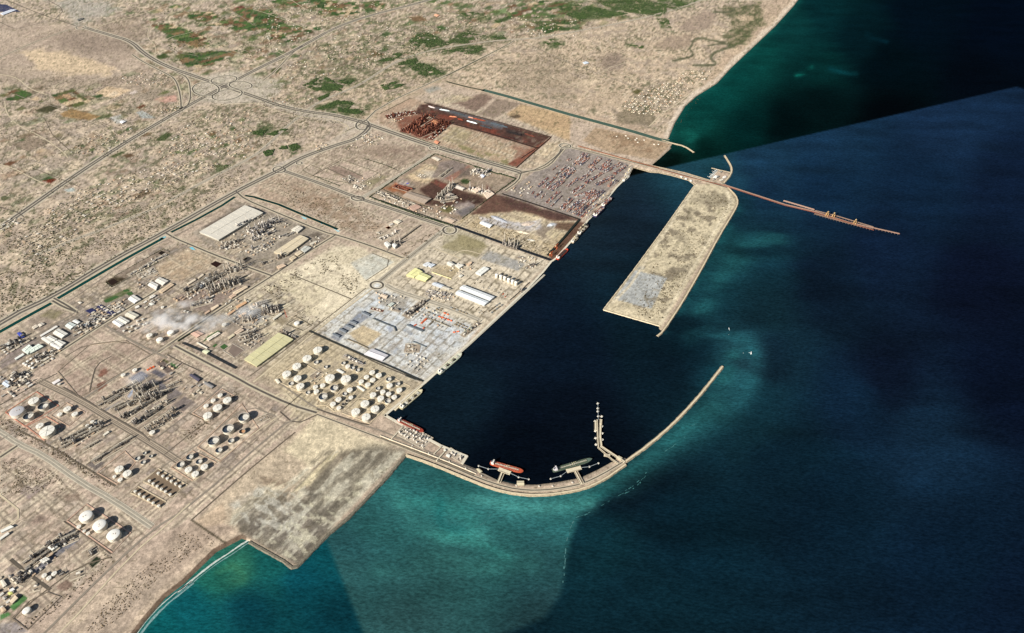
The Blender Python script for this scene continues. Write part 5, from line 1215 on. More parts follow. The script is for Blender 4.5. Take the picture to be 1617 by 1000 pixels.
row('g4', 'of the small tanks left of the smoke', [(1028,380,22), (1060,350,20), (1078,385,22), (1095,342,22), (1128,360,22), (1140,298,20), (1155,325,20), (1185,282,22), (1190,330,20), (1215,318,22)])
row('g4', 'of the white balls near the left edge', [(197,652,26,'d'), (215,662,26,'d'), (228,632,26,'d'), (245,672,26,'d'), (258,612,24,'d'), (268,650,24,'d'), (270,688,26,'d'), (290,595,22,'d')])
row('g5', 'of the little pair in the smoke', [(458,455,22), (482,462,20)])
row('g5', 'at the right of the smoke', [(768,562,42)])
row('g5', 'in the bluish haze below the mill', [(1078,415,36)])
row('g5', 'alone in the walled square lot', [(1343,550,48,'d')])
row('j5', 'of the dark trio', [(1090,125,1)]) if False else None
for ri, line in enumerate([[(248,735),(285,757),(320,776),(352,797),(386,818),(420,838)], [(178,795),(208,817),(240,838),(273,860),(305,880),(342,903)], [(66,878),(100,900),(135,922),(172,945),(208,970),(252,992)]]):
    for i, (x, y) in enumerate(line):
        tank('g8', x, y, 26, 'c', 'small white tank %s from the left in the %s row of the eighteen' % (ORD[i] if i < 5 else 'last', ('top', 'middle', 'bottom')[ri]), h=13)
for q_ in (Q('g8', 145,790,245,705,445,830,345,930), Q('g8', 40,885,90,850,300,965,250,1005)): sheet('shade_pad', q_, (122,106,88), LAND+.85)  # dark shadow tone among the small tank rows, put into the sheet colour
# bund walls around the tank fields, low and pale
def bund(pts, label, rgb=(196,180,152)):
    pts = pts+[pts[0]]
    wallrun('bund_wall', pts, 6, 2.0, rgb, label, 'bund wall')
bund(Q('g6', 165,600,505,320,560,330,420,480,560,560,420,700,380,700), 'bund wall at the left of the harbour tank farm')
bund(Q('g6', 500,800,580,560,660,520,800,590,700,660,600,800), 'bund wall round the biggest four harbour tanks')
bund(Q('g6', 700,860,820,750,870,740,1055,810,920,945), 'bund wall round the square of four by the pier root')
bund(Q('g6', 580,800,770,640,820,680,690,840,640,850), 'bund wall round the double line of harbour tanks')
bund(Q('g6', 810,610,940,510,1045,560,910,665), 'bund wall round the block of six harbour tanks')
bund(Q('g6', 905,700,1060,560,1240,650,1060,800), 'bund wall round the crowded quay block of tanks')
bund(Q('g8', 520,262,750,70,880,140,640,325), 'bund wall round the refinery north corner tanks', (186,160,138))
bund(Q('g8', 560,530,910,190,1040,380,740,640), 'bund wall round the three giants by the boundary', (184,158,136))
bund(Q('g8', 350,690,520,560,710,650,520,795), 'bund wall round the six-tank refinery block', (184,158,136))
bund(Q('g8', 130,800,250,700,480,830,360,920), 'bund wall round the upper rows of small tanks')
bund(Q('g8', 30,890,90,840,310,960,270,1010), 'bund wall round the lower row of small tanks')
bund(Q('g7', 50,300,340,110,545,240,230,430), 'red-piped bund wall round the left edge group', (190,130,108))
bund(Q('g7', 240,430,430,340,580,430,410,560), 'red-piped bund wall round the unequal pair', (190,140,118))
bund(Q('g7', 470,330,620,210,790,300,640,430), 'bund wall round the spaced three', (186,160,138))
bund(Q('g7', 900,860,1160,660,1260,760,1090,970), 'bund wall round the tanks by the red pipe loop', (184,158,136))
bund(Q('h1', 440,260,570,150,860,340,740,470), 'bund wall round the three giant domes', (192,160,140))
bund(Q('h1', 85,905,190,790,310,730,400,760,180,975), 'boundary wall round the lone bottom left tank', (120,108,94))
bund(Q('g5', 1260,560,1350,505,1460,570,1390,610), 'dark wall round the walled square lot', (110,102,86))
bund(Q('g5', 760,770,840,715,930,765,850,825), 'pale rim round the square grey settling pond', (176,166,150))
bund(Q('g4', 480,720,740,500,1040,460,1255,580,660,935), 'fence wall round the big bare brown lot', (140,126,108))
bund(Q('f6', 710,75,760,40,830,70,775,110), 'wall round the small pale yard', (110,104,84))
bund(Q('f6', 775,110,960,8,1190,92,1060,170), 'wall round the large pale yard', (100,96,78))
bund(Q('f6', 870,65,930,40,1090,115,1030,140), 'wall round the dark inner yard', (100,94,80))
# silos with domed tops
for i, (x, y) in enumerate([(1030,238), (1078,252), (1122,268), (1166,288), (1210,306), (1248,324)]):
    tank('i2', x, y, 42, 'd', 'white domed silo %s from the left in the row before the black shadows' % (ORD[i] if i < 5 else 'last'), h=30, group='domed silos near the quay')['category'] = 'silo'
# ------------------------------------------------------------------ process plant: prototypes copied along the units
STEEL, RUST, DARKST, PIPE = (188,180,166), (150,86,60), (104,98,94), (206,196,178)
def proto(kind, tone=0):
    o = empty({'col': 'distillation_column', 'drum': 'process_vessel', 'rack': 'pipe_rack', 'furn': 'fired_heater', 'mod': 'process_structure', 'cool': 'cooler_bank', 'hut': 'control_hut', 'vert': 'upright_vessel'}[kind], (0, 0, 0))
    A = mat((STEEL, (138,86,68), (214,206,196))[tone]); D = mat((DARKST, (84,50,42), (92,90,92))[tone]); E = mat((PIPE, (134,80,62), (196,190,180))[tone])
    if kind == 'col':
        MB().cyl(0, 0, 3.4, 0, 34, 10).cyl(0, 0, 3.4, 34, 36, 10, 1.2).build('shell', A, o)
        p = MB()
        for z in (10, 19, 28): p.cyl(0, 0, 5.2, z, z+.5, 10)
        p.bar((5, 0, 0), (5, 0, 29), .8); p.build('platform', D, o)
    elif kind == 'drum':
        MB().hcyl((-9, 0, 5), (9, 0, 5), 3, 10).build('shell', A, o)
        MB().box(-6, 0, 1.5, 5, 0, 3).box(6, 0, 1.5, 5, 0, 3).build('saddle', D, o)
    elif kind == 'rack':
        f = MB(); p = MB()
        for x in range(-30, 31, 12):
            f.bar((x, -5, 0), (x, -5, 11), .9); f.bar((x, 5, 0), (x, 5, 11), .9); f.bar((x, -5, 7), (x, 5, 7), .8); f.bar((x, -5, 11), (x, 5, 11), .8)
        f.build('frame', D, o)
        for y in (-4, -2, 1, 3.5): p.hcyl((-32, y, 7.9), (32, y, 7.9), .55, 5)
        for y in (-3, 0, 3): p.hcyl((-32, y, 12), (32, y, 12), .7, 5)
        p.build('pipes', E, o)
    elif kind == 'furn':
        MB().box(0, 0, 13, 9, 4, 15).box(-5, -3, 1, 1, 0, 4).box(5, -3, 1, 1, 0, 4).box(-5, 3, 1, 1, 0, 4).box(5, 3, 1, 1, 0, 4).build('firebox', D, o)
        MB().cyl(0, 0, 2.2, 15, 46, 10, 1.6).build('stack', A, o)
    elif kind == 'mod':
        f = MB(); e = MB()
        for x in (-9, 0, 9):
            for y in (-6, 6): f.bar((x, y, 0), (x, y, 18), .9)
        for z in (6, 12, 18):
            f.box(0, 0, 19, 13, z-.3, z+.3)
        f.build('frame', D, o)
        e.box(-4, 0, 5, 6, 6.3, 10).hcyl((2, -3, 14.5), (8, -3, 14.5), 2, 8).cyl(-5, 2, 2.2, 12.3, 23, 8).box(4, 2, 6, 5, 18.3, 21); e.build('equipment', A, o)
    elif kind == 'cool':
        b_ = MB().box(0, 0, 26, 11, 5, 8)
        for x in (-12, 12):
            for y in (-5, 5): b_.bar((x, y, 0), (x, y, 5), .8)
        b_.build('bank', D, o); c = MB()
        for x in (-9, -3, 3, 9): c.cyl(x, 0, 2.4, 8, 9.2, 10)
        c.build('fan_rings', A, o)
    elif kind == 'vert':
        MB().cyl(0, 0, 5.5, 0, 13, 12).lathe([(5.5, 13), (4.5, 15), (2.5, 16.2), (.01, 16.6)], n=12).build('shell', A, o); MB().bar((5.8, 0, 0), (5.8, 0, 14), .8).cyl(0, 0, 1, 16, 18, 8).build('ladder', D, o)
    elif kind == 'hut':
        MB().box(0, 0, 16, 9, 0, 6).build('wall', A, o); MB().box(0, 0, 17, 10, 6, 6.8).box(3, 1, 4, 3, 6.8, 8.4).build('roof', mat((222,214,198)), o)
    return o
PP = {}; FRESH = set()
KW = dict(col='tall slim steel column', drum='horizontal steel drum on saddles', rack='long pipe rack carrying parallel pipes', furn='box heater with tall stack', mod='open steel process structure',
          cool='bank of air coolers', hut='small pale control hut', vert='squat upright vessel')
KC = dict(col='column', drum='vessel', rack='pipe rack', furn='heater', mod='process unit', cool='cooler', hut='hut', vert='vessel')
def place(kind, tone, x, y, a, s, where, hs=1.0, z=LAND):
    k = (kind, tone)
    if k not in PP: PP[k] = proto(kind, tone)
    if k not in FRESH: o = PP[k]; FRESH.add(k)
    else: o = copy_tree(PP[k])
    o.location = (x, y, z); o.rotation_euler = (0, 0, a); o.scale = (s, s, s*hs)
    t = ('', 'rust-red ', 'pale ')[tone]
    tag(o, t+KW[kind]+' '+where, KC[kind], {'rack': 'pipe racks', 'cool': 'cooler banks', 'drum': 'steel drums', 'furn': 'heaters', 'vert': 'upright vessels'}.get(kind, KW[kind].split(' ')[-1]+'s')+' '+where); return o
def unit(f, x1, y1, x2, y2, w, where, mix, tone=0, d=1.0, hs=1.0, s=1.0):
    """fill a strip of the photo with plant equipment standing in rows along the port direction"""
    r = random.Random(int(x1*7+y1*3+x2)); fx, fy, sc = FR[f]
    a = P(fx+x1/sc, fy+y1/sc); b_ = P(fx+x2/sc, fy+y2/sc); L = math.dist(a, b_); ux, uy = (b_[0]-a[0])/L, (b_[1]-a[1])/L
    wm_ = w/sc/PXM(fx+x1/sc, fy+y1/sc); ang = math.atan2(uy, ux)
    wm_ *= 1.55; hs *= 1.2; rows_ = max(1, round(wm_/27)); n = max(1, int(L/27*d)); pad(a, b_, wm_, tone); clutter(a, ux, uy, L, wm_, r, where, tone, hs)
    for j in range(rows_):
        off = (j-(rows_-1)/2)*wm_/rows_*1.0
        i = 0
        while i < n:
            if r.random() < 0.13: i += 1; continue
            kd = r.choice(mix); t_ = (i+.5+r.uniform(-.2, .2))/n
            if kd == 'rack': t_ = min((i+1)/n, 1); i += 1
            o = off+r.uniform(-4, 4)
            place(kd, tone, a[0]+ux*L*t_-uy*o, a[1]+uy*L*t_+ux*o, ang+(math.pi/2 if r.random() < .3 and kd != 'rack' else 0), s*r.uniform(.8, 1.2), where, hs*r.uniform(.75, 1.25))
            i += 1
CLUT = [mat((96,90,86), noise=.2), mat((196,186,168), noise=.15), mat((60,58,60), noise=.2), mat((150,134,114), noise=.2), mat((214,206,190), noise=.1)]
CLUTR = [mat((90,52,42), noise=.2), mat((156,98,76), noise=.15), mat((54,38,34), noise=.2), mat((122,72,56), noise=.2), mat((190,146,120), noise=.1)]
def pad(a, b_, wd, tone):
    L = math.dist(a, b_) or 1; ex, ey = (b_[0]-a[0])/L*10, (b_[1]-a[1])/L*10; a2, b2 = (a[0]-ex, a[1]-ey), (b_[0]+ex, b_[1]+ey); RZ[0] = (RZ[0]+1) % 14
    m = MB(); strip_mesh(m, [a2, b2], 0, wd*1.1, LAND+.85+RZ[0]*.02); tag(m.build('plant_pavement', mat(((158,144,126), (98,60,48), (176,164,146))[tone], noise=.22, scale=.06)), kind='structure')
    m = MB(); strip_mesh(m, [a2, b2], wd*.55+5, 6, LAND+.8+RZ[0]*.02); strip_mesh(m, [a2, b2], -wd*.55-5, 6, LAND+.8+RZ[0]*.02); tag(m.build('service_road', mat((196,184,162), noise=.1)), kind='structure')
def clutter(a, ux, uy, L, wd, r, where, tone, hs):
    """small pipework, valves, pumps, sheds and walkways between the big equipment"""
    m = MB(); ix = []; wd = max(wd, 12)
    for _ in range(int(L*wd/210)):
        t_ = r.uniform(0, L); o_ = r.uniform(-.55, .55)*wd; n0 = len(m.f); k = r.random(); al = math.atan2(uy, ux)+(math.pi/2 if r.random() < .3 else 0)
        x, y = a[0]+ux*t_-uy*o_, a[1]+uy*t_+ux*o_
        if k < .45: m.box(x, y, r.uniform(3, 9), r.uniform(2.5, 6), LAND, LAND+r.uniform(2, 9)*hs, al)
        elif k < .8: l_ = r.uniform(8, 26); z = LAND+r.uniform(2, 8); m.bar((x-math.cos(al)*l_/2, y-math.sin(al)*l_/2, z), (x+math.cos(al)*l_/2, y+math.sin(al)*l_/2, z), 1.4, 1.4)
        else: m.cyl(x, y, r.uniform(1, 2.6), LAND, LAND+r.uniform(4, 15)*hs, 7)
        ix += [r.randrange(5)]*(len(m.f)-n0)
    o = m.build('small_pipework', None)
    for q in (CLUTR if tone == 1 else CLUT): o.data.materials.append(q)
    o.data.polygons.foreach_set('material_index', ix); tag(o, kind='stuff')
M1 = ['col', 'drum', 'rack', 'mod', 'cool', 'furn', 'vert', 'mod']; M2 = ['rack', 'rack', 'cool', 'mod', 'drum']; M3 = ['hut', 'vert', 'drum', 'mod']; M4 = ['mod', 'furn', 'col', 'mod', 'vert']
unit('i5', 500, 560, 640, 470, 30, 'left of the tall refinery core', M2)
unit('i5', 1000, 520, 1120, 440, 60, 'at the shaded end of the refinery core', M4, 0, 1.2, 1.4)
unit('i5', 400, 570, 830, 320, 60, 'in the unit row beside the bare brown lot', M2)
unit('i5', 560, 640, 700, 570, 60, 'in the short block beside the blue puddle', M2)
unit('i5', 800, 470, 1060, 400, 130, 'in the tall refinery core', M4, 0, 1.3, 1.4)
unit('i5', 720, 570, 1150, 440, 60, 'below the tall refinery core', M1, 0, 1.2, 1.2)
unit('i5', 660, 730, 950, 550, 50, 'in the second refinery train', M1, 0, 1.2)
unit('i5', 790, 800, 1180, 530, 50, 'in the third refinery train', M1, 0, 1.2)
unit('i5', 930, 870, 1290, 640, 80, 'in the fourth refinery train', M1, 0, 1.2)
unit('g7', 570, 610, 960, 410, 80, 'beside the tight group of four tanks', M2, 0, 1.1)
unit('g7', 880, 760, 1230, 545, 40, 'in the long lone row by the grey pad', M2, 0, 1.2)
unit('g7', 780, 650, 910, 575, 20, 'in the short dark row on bare ground', ['cool', 'rack'])
unit('j3', 440, 540, 900, 290, 80, 'in the bright mill rows', ['mod', 'cool', 'rack', 'hut', 'vert'], 0, 1.2, 1.3)
unit('j3', 740, 520, 1150, 360, 110, 'in the dark mill rows', M4, 0, 1.3, 1.5)
unit('j3', 520, 690, 780, 620, 70, 'in the pink-floored court', ['hut', 'mod', 'drum'], 2)
unit('j3', 950, 250, 1220, 190, 80, 'with long shadows by the square dark pond', ['col', 'vert', 'hut', 'furn'], 0, .9, 1.4)
unit('j1', 40, 300, 450, 90, 50, 'beside the huge pale warehouse', ['rack', 'furn', 'mod', 'vert'], 2, 1.0, 1.4)
unit('j1', 240, 400, 700, 180, 150, 'in the upper smelter blocks', ['mod', 'hut', 'furn', 'vert', 'cool'], 2, 1.0, 1.2)
unit('j1', 270, 500, 640, 330, 110, 'in the middle smelter blocks', ['hut', 'mod', 'cool', 'drum'], 2)
unit('j1', 260, 660, 620, 540, 80, 'in the lower smelter blocks', ['hut', 'drum', 'mod'], 2)
unit('j1', 700, 480, 950, 370, 60, 'between the cream shed and smelter', ['rack', 'vert', 'hut'], 2)
unit('j1', 680, 800, 790, 740, 60, 'at the foot of the cream shed', M4, 0, 1.2, 1.4)
unit('j1', 420, 880, 620, 820, 50, 'between the two settling basins', ['hut', 'drum', 'mod'])
unit('f6', 190, 560, 320, 540, 60, 'in the small plot under the warehouse', ['hut', 'vert', 'mod'])
unit('j4', 420, 250, 640, 220, 80, 'in the bluish works', M4, 0, 1.2, 1.2)
unit('j4', 170, 350, 330, 330, 80, 'left of the bluish works', M1)
unit('j4', 270, 200, 430, 150, 60, 'behind the bluish works', ['vert', 'rack', 'hut'], 2)
unit('j4', 150, 590, 380, 520, 120, 'beside the square grey pond', M1, 0, 1.1, 1.1)
unit('j4', 640, 480, 830, 570, 40, 'at the top of the yellow-green hall', ['mod', 'cool', 'hut'], 0, 1.2)
unit('h1', 170, 560, 430, 370, 50, 'in the power plant row', ['rack', 'furn', 'mod', 'cool'], 0, 1.2, 1.1)
unit('h1', 410, 400, 500, 360, 40, 'at the top end of the power plant', ['drum', 'mod', 'rack'])
unit('h1', 110, 625, 180, 655, 40, 'in the small plot beside the black conveyor', ['cool', 'mod'])
unit('h1', 215, 700, 260, 690, 30, 'near the hedge by the green lawn', ['hut', 'drum'])
unit('h1', 380, 630, 430, 600, 30, 'right of the power plant tanks', ['hut', 'cool'])
unit('h1', 480, 625, 545, 600, 25, 'in the purple-grey plot', ['hut', 'drum'])
unit('h1', 565, 490, 625, 450, 40, 'beside the dark green basin', ['cool', 'cool'])
unit('g1', 210, 480, 420, 340, 60, 'in the left part of the red ore works', ['mod', 'furn', 'rack', 'vert'], 1, 1.0, 1.2)
unit('g1', 300, 500, 560, 390, 90, 'in the right part of the red ore works', ['mod', 'furn', 'rack', 'vert'], 1, 1.0, 1.2)
unit('g1', 60, 350, 300, 310, 50, 'on the inland edge of the red ore works', ['hut', 'hut', 'mod'], 1)
unit('g1', 430, 540, 560, 430, 30, 'below the red ore works', ['hut', 'mod'], 1)
unit('j2', 200, 430, 520, 540, 40, 'in the narrow plot behind the long hedge', ['cool', 'rack', 'hut'])
unit('j2', 310, 890, 430, 890, 40, 'around the white kiln buildings', ['furn', 'col'], 0, 1, 1.2)
unit('j2', 230, 860, 390, 790, 30, 'behind the white kiln buildings', ['hut', 'vert'], 2)
unit('j2', 1350, 900, 1490, 940, 40, 'on the black conveyor near the sand terminal', ['mod', 'furn'], 0, 1.3, 1.6)
unit('j2', 370, 370, 490, 405, 30, 'on the orange stained floor', ['rack', 'furn'], 1)
unit('j2', 760, 500, 900, 350, 40, 'along the dark pellet conveyor', M4, 0, 1.1, 1.3)
unit('j2', 790, 500, 900, 480, 50, 'in the dark pellet works', ['mod', 'rack', 'cool'])
unit('j2', 1040, 400, 1230, 450, 30, 'between the peach mill sheds', ['furn', 'vert'], 2, 1, 1.2)
unit('j2', 1080, 230, 1220, 250, 60, 'in the hedged yard by the road curve', ['hut', 'mod'], 2)
unit('j2', 780, 290, 870, 220, 20, 'beside the grey conveyor shed', ['cool', 'rack'])
unit('j2', 580, 270, 650, 290, 30, 'on the pale sandy ore yard', ['hut'])
unit('f6', 980, 120, 1030, 150, 40, 'in the large pale yard', ['hut', 'cool'])
unit('f6', 1030, 180, 1100, 190, 30, 'below the large pale yard', ['hut', 'drum'])
unit('i1', 1130, 480, 1360, 290, 60, 'in the scrap row of the grey terminal', ['cool', 'hut', 'mod'], 0, 1.1)
unit('i1', 1130, 880, 1290, 880, 80, 'in the grey terminal near the tank farm', ['hut', 'drum'], 0, 1, .6)
unit('i1', 930, 380, 1040, 410, 20, 'in the dark-walled court', ['hut', 'cool'])
unit('i1', 700, 380, 830, 410, 20, 'in the peach plots of the grey terminal', ['hut'], 1, 1, .6)
unit('i2', 240, 440, 520, 500, 70, 'in the colourful workshop yard', ['hut', 'drum', 'cool'], 2, 1.1, .7)
unit('i2', 1260, 50, 1350, 60, 20, 'near the quay corner, upper', ['hut', 'cool'])
unit('i2', 1390, 160, 1460, 130, 40, 'near the quay corner, lower', ['vert', 'furn'])
unit('i2', 650, 930, 830, 790, 30, 'at the berth end of the grey terminal', ['mod', 'hut'], 0, .9)
unit('i2', 1300, 420, 1340, 440, 30, 'on the quay road', ['mod'])
unit('g4', 0, 540, 230, 440, 60, 'at the left edge below the canal', ['hut', 'mod', 'cool'])
unit('g4', 740, 290, 880, 290, 70, 'beside the solar panels', ['hut', 'cool'], 2, 1.1)
unit('g4', 620, 370, 760, 330, 60, 'right of the white shed block', ['hut', 'mod', 'cool'])
unit('g4', 280, 640, 460, 570, 60, 'in the plot below the L-shaped depot', ['hut', 'mod'])
unit('g4', 60, 800, 240, 780, 90, 'in the plots at the left edge', ['hut', 'mod'])
unit('g4', 900, 220, 1010, 160, 50, 'in the garden plots by the solar panels', ['hut', 'hut'], 2)
unit('f5', 820, 740, 1050, 610, 20, 'in the garden strip beside the canal', ['hut', 'cool', 'hut'], 2, 1.2)
unit('f5', 880, 750, 980, 710, 40, 'in the plots below the garden strip', ['hut'], 2)
unit('g8', 330, 60, 420, 20, 30, 'on the dark pad edge', ['cool'])
unit('g8', 1030, 330, 1110, 290, 30, 'in the coil of pipes by the boundary', ['drum', 'drum'], 0, 1, .5)
unit('g6', 720, 410, 870, 480, 20, 'behind the sloping line of tanks', ['hut', 'cool'], 2, 1.3)
unit('g6', 470, 580, 530, 540, 30, 'in the small plot inside the harbour farm', ['hut'])
unit('h3', 180, 310, 400, 430, 70, 'in the rows on the pier behind the red tanker', ['vert', 'hut', 'vert'], 2, 1.3, .8, .8)
unit('h3', 590, 500, 700, 570, 30, 'at the end of the wide pier', ['hut', 'vert'], 2, 1, .8)
unit('f6', 1180, 480, 1210, 470, 20, 'on the open lot by the canal end', ['hut'])
unit('i4', 900, 480, 960, 430, 20, 'on the ore berth beside the bulk ship', ['mod'], 0, 1.2)

# workshops, stores and cabins filling the yards between the named halls
WC = [(206,196,176), (190,178,158), (170,164,154), (216,210,198), (196,170,142)]; WN = ['pale', 'tan', 'grey', 'white', 'peach-tan']; WP = {}
def yard(f, poly, n, where, smin=10, smax=26, seed=1):
    q = Q(f, *poly); pp = np.array(q); r = random.Random(seed+n+int(poly[0])); got = []; tries = 0
    while len(got) < n and tries < n*40:
        tries += 1; x = r.uniform(pp[:, 0].min(), pp[:, 0].max()); y = r.uniform(pp[:, 1].min(), pp[:, 1].max())
        if not inpoly(x, y, q): continue
        w = P(x, y); a_ = round((w[0]*U[0]+w[1]*U[1])/34)*34; b_ = round((w[0]*V[0]+w[1]*V[1])/30)*30
        if (a_, b_) in got: continue
        got.append((a_, b_)); x, y = a_*U[0]+b_*V[0], a_*U[1]+b_*V[1]; c = r.randrange(5)
        L = r.uniform(smin, smax); YARD.append((L/math.hypot(x, y, CAM_H), x, y, c, UA+(math.pi/2 if r.random() < .4 else 0), (L, L*r.uniform(.7, 1.3), r.uniform(4, 8)), where))
YARD = []
yard('g4', (0,560,200,470,330,420,230,470,100,560), 26, 'in the crowded strip at the left edge')
yard('g4', (690,270,830,180,1050,120,1060,180,860,310,760,330), 34, 'among the solar panels and lawns')
yard('g4', (600,380,680,330,800,340,720,400,650,430), 14, 'right of the six-shed block')
yard('g4', (270,600,440,520,500,560,330,680), 18, 'in the plots below the L-shaped depot')
yard('g4', (0,760,130,690,300,780,230,880,0,960), 30, 'in the walled plots at the left edge')
yard('g4', (1130,180,1280,90,1330,120,1180,220), 10, 'beside the three sheds in line')
yard('j1', (0,380,180,230,400,60,560,80,860,240,700,360,400,560,200,480), 40, 'among the upper smelter blocks', 8, 18)
yard('j1', (180,680,400,560,700,400,620,560,420,720,260,740), 22, 'among the lower smelter blocks', 8, 18)
yard('j1', (960,560,1300,440,1460,470,1240,620,1010,760), 14, 'along the dirt road by the cream shed', 8, 18)
yard('j3', (270,600,560,430,800,290,960,330,700,520,460,640), 30, 'among the bright mill rows', 8, 20)
yard('j3', (600,620,900,430,1100,360,1180,400,960,560,700,680), 26, 'among the dark mill rows', 8, 20)
yard('j3', (980,640,1300,560,1480,640,1300,800,1100,880,960,820), 24, 'in the bluish works beside the dirt road', 8, 20)
yard('j4', (60,380,300,300,560,240,440,420,200,500), 20, 'around the bluish works', 8, 18)
yard('j4', (80,620,200,520,440,560,380,700,240,700), 14, 'around the square grey pond', 8, 16)
yard('f6', (170,560,280,500,380,560,300,600), 14, 'in the plot below the huge pale warehouse', 8, 18)
yard('f5', (820,730,1000,620,1060,600,900,720), 14, 'in the garden strip along the canal', 8, 16)
yard('f5', (840,800,960,720,1000,760,900,830), 12, 'in the plots below the garden strip', 8, 18)
yard('j2', (200,450,400,500,640,560,900,690,700,640,400,560), 26, 'behind the long hedge of the pellet works', 8, 18)
yard('j2', (680,560,900,440,1000,470,900,620,760,620), 24, 'in the middle of the dark pellet works', 10, 24)
yard('j2', (1000,200,1200,230,1260,260,1100,320), 14, 'in the hedged yard by the road curve', 8, 18)
yard('j2', (1440,400,1600,340,1617,420,1500,470), 14, 'on the pale yard beside the container rows', 10, 22)
yard('g1', (60,350,300,300,330,330,120,400), 20, 'on the inland edge of the red ore works', 8, 18)
yard('f6', (1020,140,1200,100,1240,130,1100,190,1020,190), 16, 'at the lower edge of the large pale yard', 8, 16)
yard('f2', (650,890,730,840,820,870,790,915,710,910), 16, 'in the hedged compound by the boulevard', 10, 20)
yard('i1', (740,180,940,200,1090,260,1000,400,820,330), 18, 'in the court below the middle roundabout', 8, 18)
yard('i1', (1130,480,1350,290,1400,340,1200,500), 16, 'in the scrap row of the grey terminal', 8, 18)
yard('i1', (1390,350,1580,400,1600,620,1350,480), 16, 'in the brown pipe yards of the grey terminal', 8, 16)
yard('i2', (240,440,400,400,540,500,440,540,280,500), 20, 'in the colourful workshop yard', 8, 18)
yard('i2', (420,120,700,90,760,180,600,270,430,200), 14, 'around the tall mill building', 8, 18)
yard('i2', (1230,60,1460,20,1500,150,1340,200), 12, 'in the corner by the black conveyor and quay', 8, 20)
yard('i6', (0,120,160,180,330,250,160,400,0,330), 16, 'on the pale quay yard near the pale cargo ship', 8, 20)
yard('h1', (0,640,60,620,130,740,60,830,0,860), 14, 'around the bright green lawns', 10, 24)
yard('h1', (160,560,330,480,430,400,480,380,300,560,240,620), 16, 'in the power plant row', 8, 20)
yard('g7', (580,600,760,460,960,400,880,500,660,640), 20, 'in the pipe rack block beside the tight four tanks', 6, 14)
yard('i5', (1130,60,1300,150,1200,220,1040,160), 8, 'beside the striped racks of the refinery', 10, 24)
yard('g8', (430,80,560,0,660,60,560,150), 8, 'behind the refinery north corner', 10, 24)
yard('g6', (440,600,560,520,620,560,500,640), 6, 'inside the harbour tank farm', 6, 12)
yard('f3', (60,210,200,230,480,240,460,215,200,170), 14, 'on the ochre ground inland of the ore yard', 14, 30)
def workshop_meshes(c, x=0, y=0, z=0, a=0, sc=(1, 1, 1)):
    ca, sa = math.cos(a), math.sin(a); T = lambda p: (x+p[0]*sc[0]*ca-p[1]*sc[1]*sa, y+p[0]*sc[0]*sa+p[1]*sc[1]*ca, z+p[2]*sc[2])
    w = MB().box(0, 0, 1, .6, 0, 1); r_ = MB().add([(-.52,-.32,.99),(.52,-.32,.99),(.52,.32,.99),(-.52,.32,.99),(-.52,0,1.25),(.52,0,1.25)], [(0,1,5,4),(2,3,4,5),(1,2,5),(3,0,4)])
    w.v = [T(p) for p in w.v]; r_.v = [T(p) for p in r_.v]; return w, r_
YARD.sort(key=lambda t: -t[0]); rest = MB(); rix = []
for k, (_, x, y, c, a, sc, where) in enumerate(YARD):
    if k < 285:
        if c not in WP:
            w, r_ = workshop_meshes(c); o = empty('workshop', (0, 0, 0)); w.build('wall', mat(tuple(int(q*.85) for q in WC[c])), o); r_.build('roof', mat(WC[c]), o); WP[c] = o
        else: o = copy_tree(WP[c])
        o.location = (x, y, LAND); o.rotation_euler = (0, 0, a); o.scale = sc
        tag(o, WN[c]+' gabled workshop '+where, 'workshop', WN[c]+' workshops '+where)
    else:
        w, r_ = workshop_meshes(c, x, y, LAND, a, sc); rest.add(w.v, w.f); rest.add(r_.v, r_.f); rix += [c]*(len(w.f)+len(r_.f))
o = rest.build('small_workshops', None)
for c in WC: o.data.materials.append(mat(c))
o.data.polygons.foreach_set('material_index', rix); tag(o, kind='stuff')
# flare mast, conveyors with the tall red mast
o = empty('flare_mast', P(453, 502)); tag(o, 'red and white lattice flare mast beside the pale narrow shed', 'mast')
f = MB()
for k in range(3):
    a = k*2.1; f.bar((6*math.cos(a), 6*math.sin(a), 0), (.6*math.cos(a), .6*math.sin(a), 80), .9)
for z in range(8, 80, 10):
    for k in range(3):
        a, b_ = k*2.1, (k+1)*2.1; q = 6*(1-z/88); f.bar((q*math.cos(a), q*math.sin(a), z), (q*math.cos(b_), q*math.sin(b_), z+5), .6)
f.build('lattice', mat((170,80,60)), o); MB().cyl(0, 0, 1, 78, 86, 8).build('burner', mat(DARKST), o)

# stockpiles: long ridges of loose material
def pile(f, x1, y1, x2, y2, w, h, rgb, label, cat='stockpile'):
    fx, fy, sc = FR[f]; a = P(fx+x1/sc, fy+y1/sc); b_ = P(fx+x2/sc, fy+y2/sc); L = math.dist(a, b_); r = random.Random(int(x1+y2))
    wm_ = w/sc/PXM(fx+x1/sc, fy+y1/sc); ux, uy = (b_[0]-a[0])/L, (b_[1]-a[1])/L; cx, cy = (a[0]+b_[0])/2, (a[1]+b_[1])/2
    n = max(8, int(L/12)); K = 7; v = []; fs = []
    for i in range(n+1):
        t_ = i/n; e = min(1, (min(t_, 1-t_)*L+1)/wm_)**.6
        for j in range(K):
            s_ = j/(K-1)*2-1; off = s_*wm_/2*e*(1+r.uniform(-.08, .08)); z = h*e*(1-abs(s_))*(1+r.uniform(-.2, .2))
            x = -L/2+t_*L; v.append((x*ux-off*uy, x*uy+off*ux, z-.2 if abs(s_) == 1 else z))
    for i in range(n):
        for j in range(K-1): fs.append((i*K+j, (i+1)*K+j, (i+1)*K+j+1, i*K+j+1)[::-1])
    o = MB().add(v, fs).build('stockpile', mat(rgb, .95, .25, .06)); o.location = (cx, cy, LAND+.1); tag(o, label, cat)
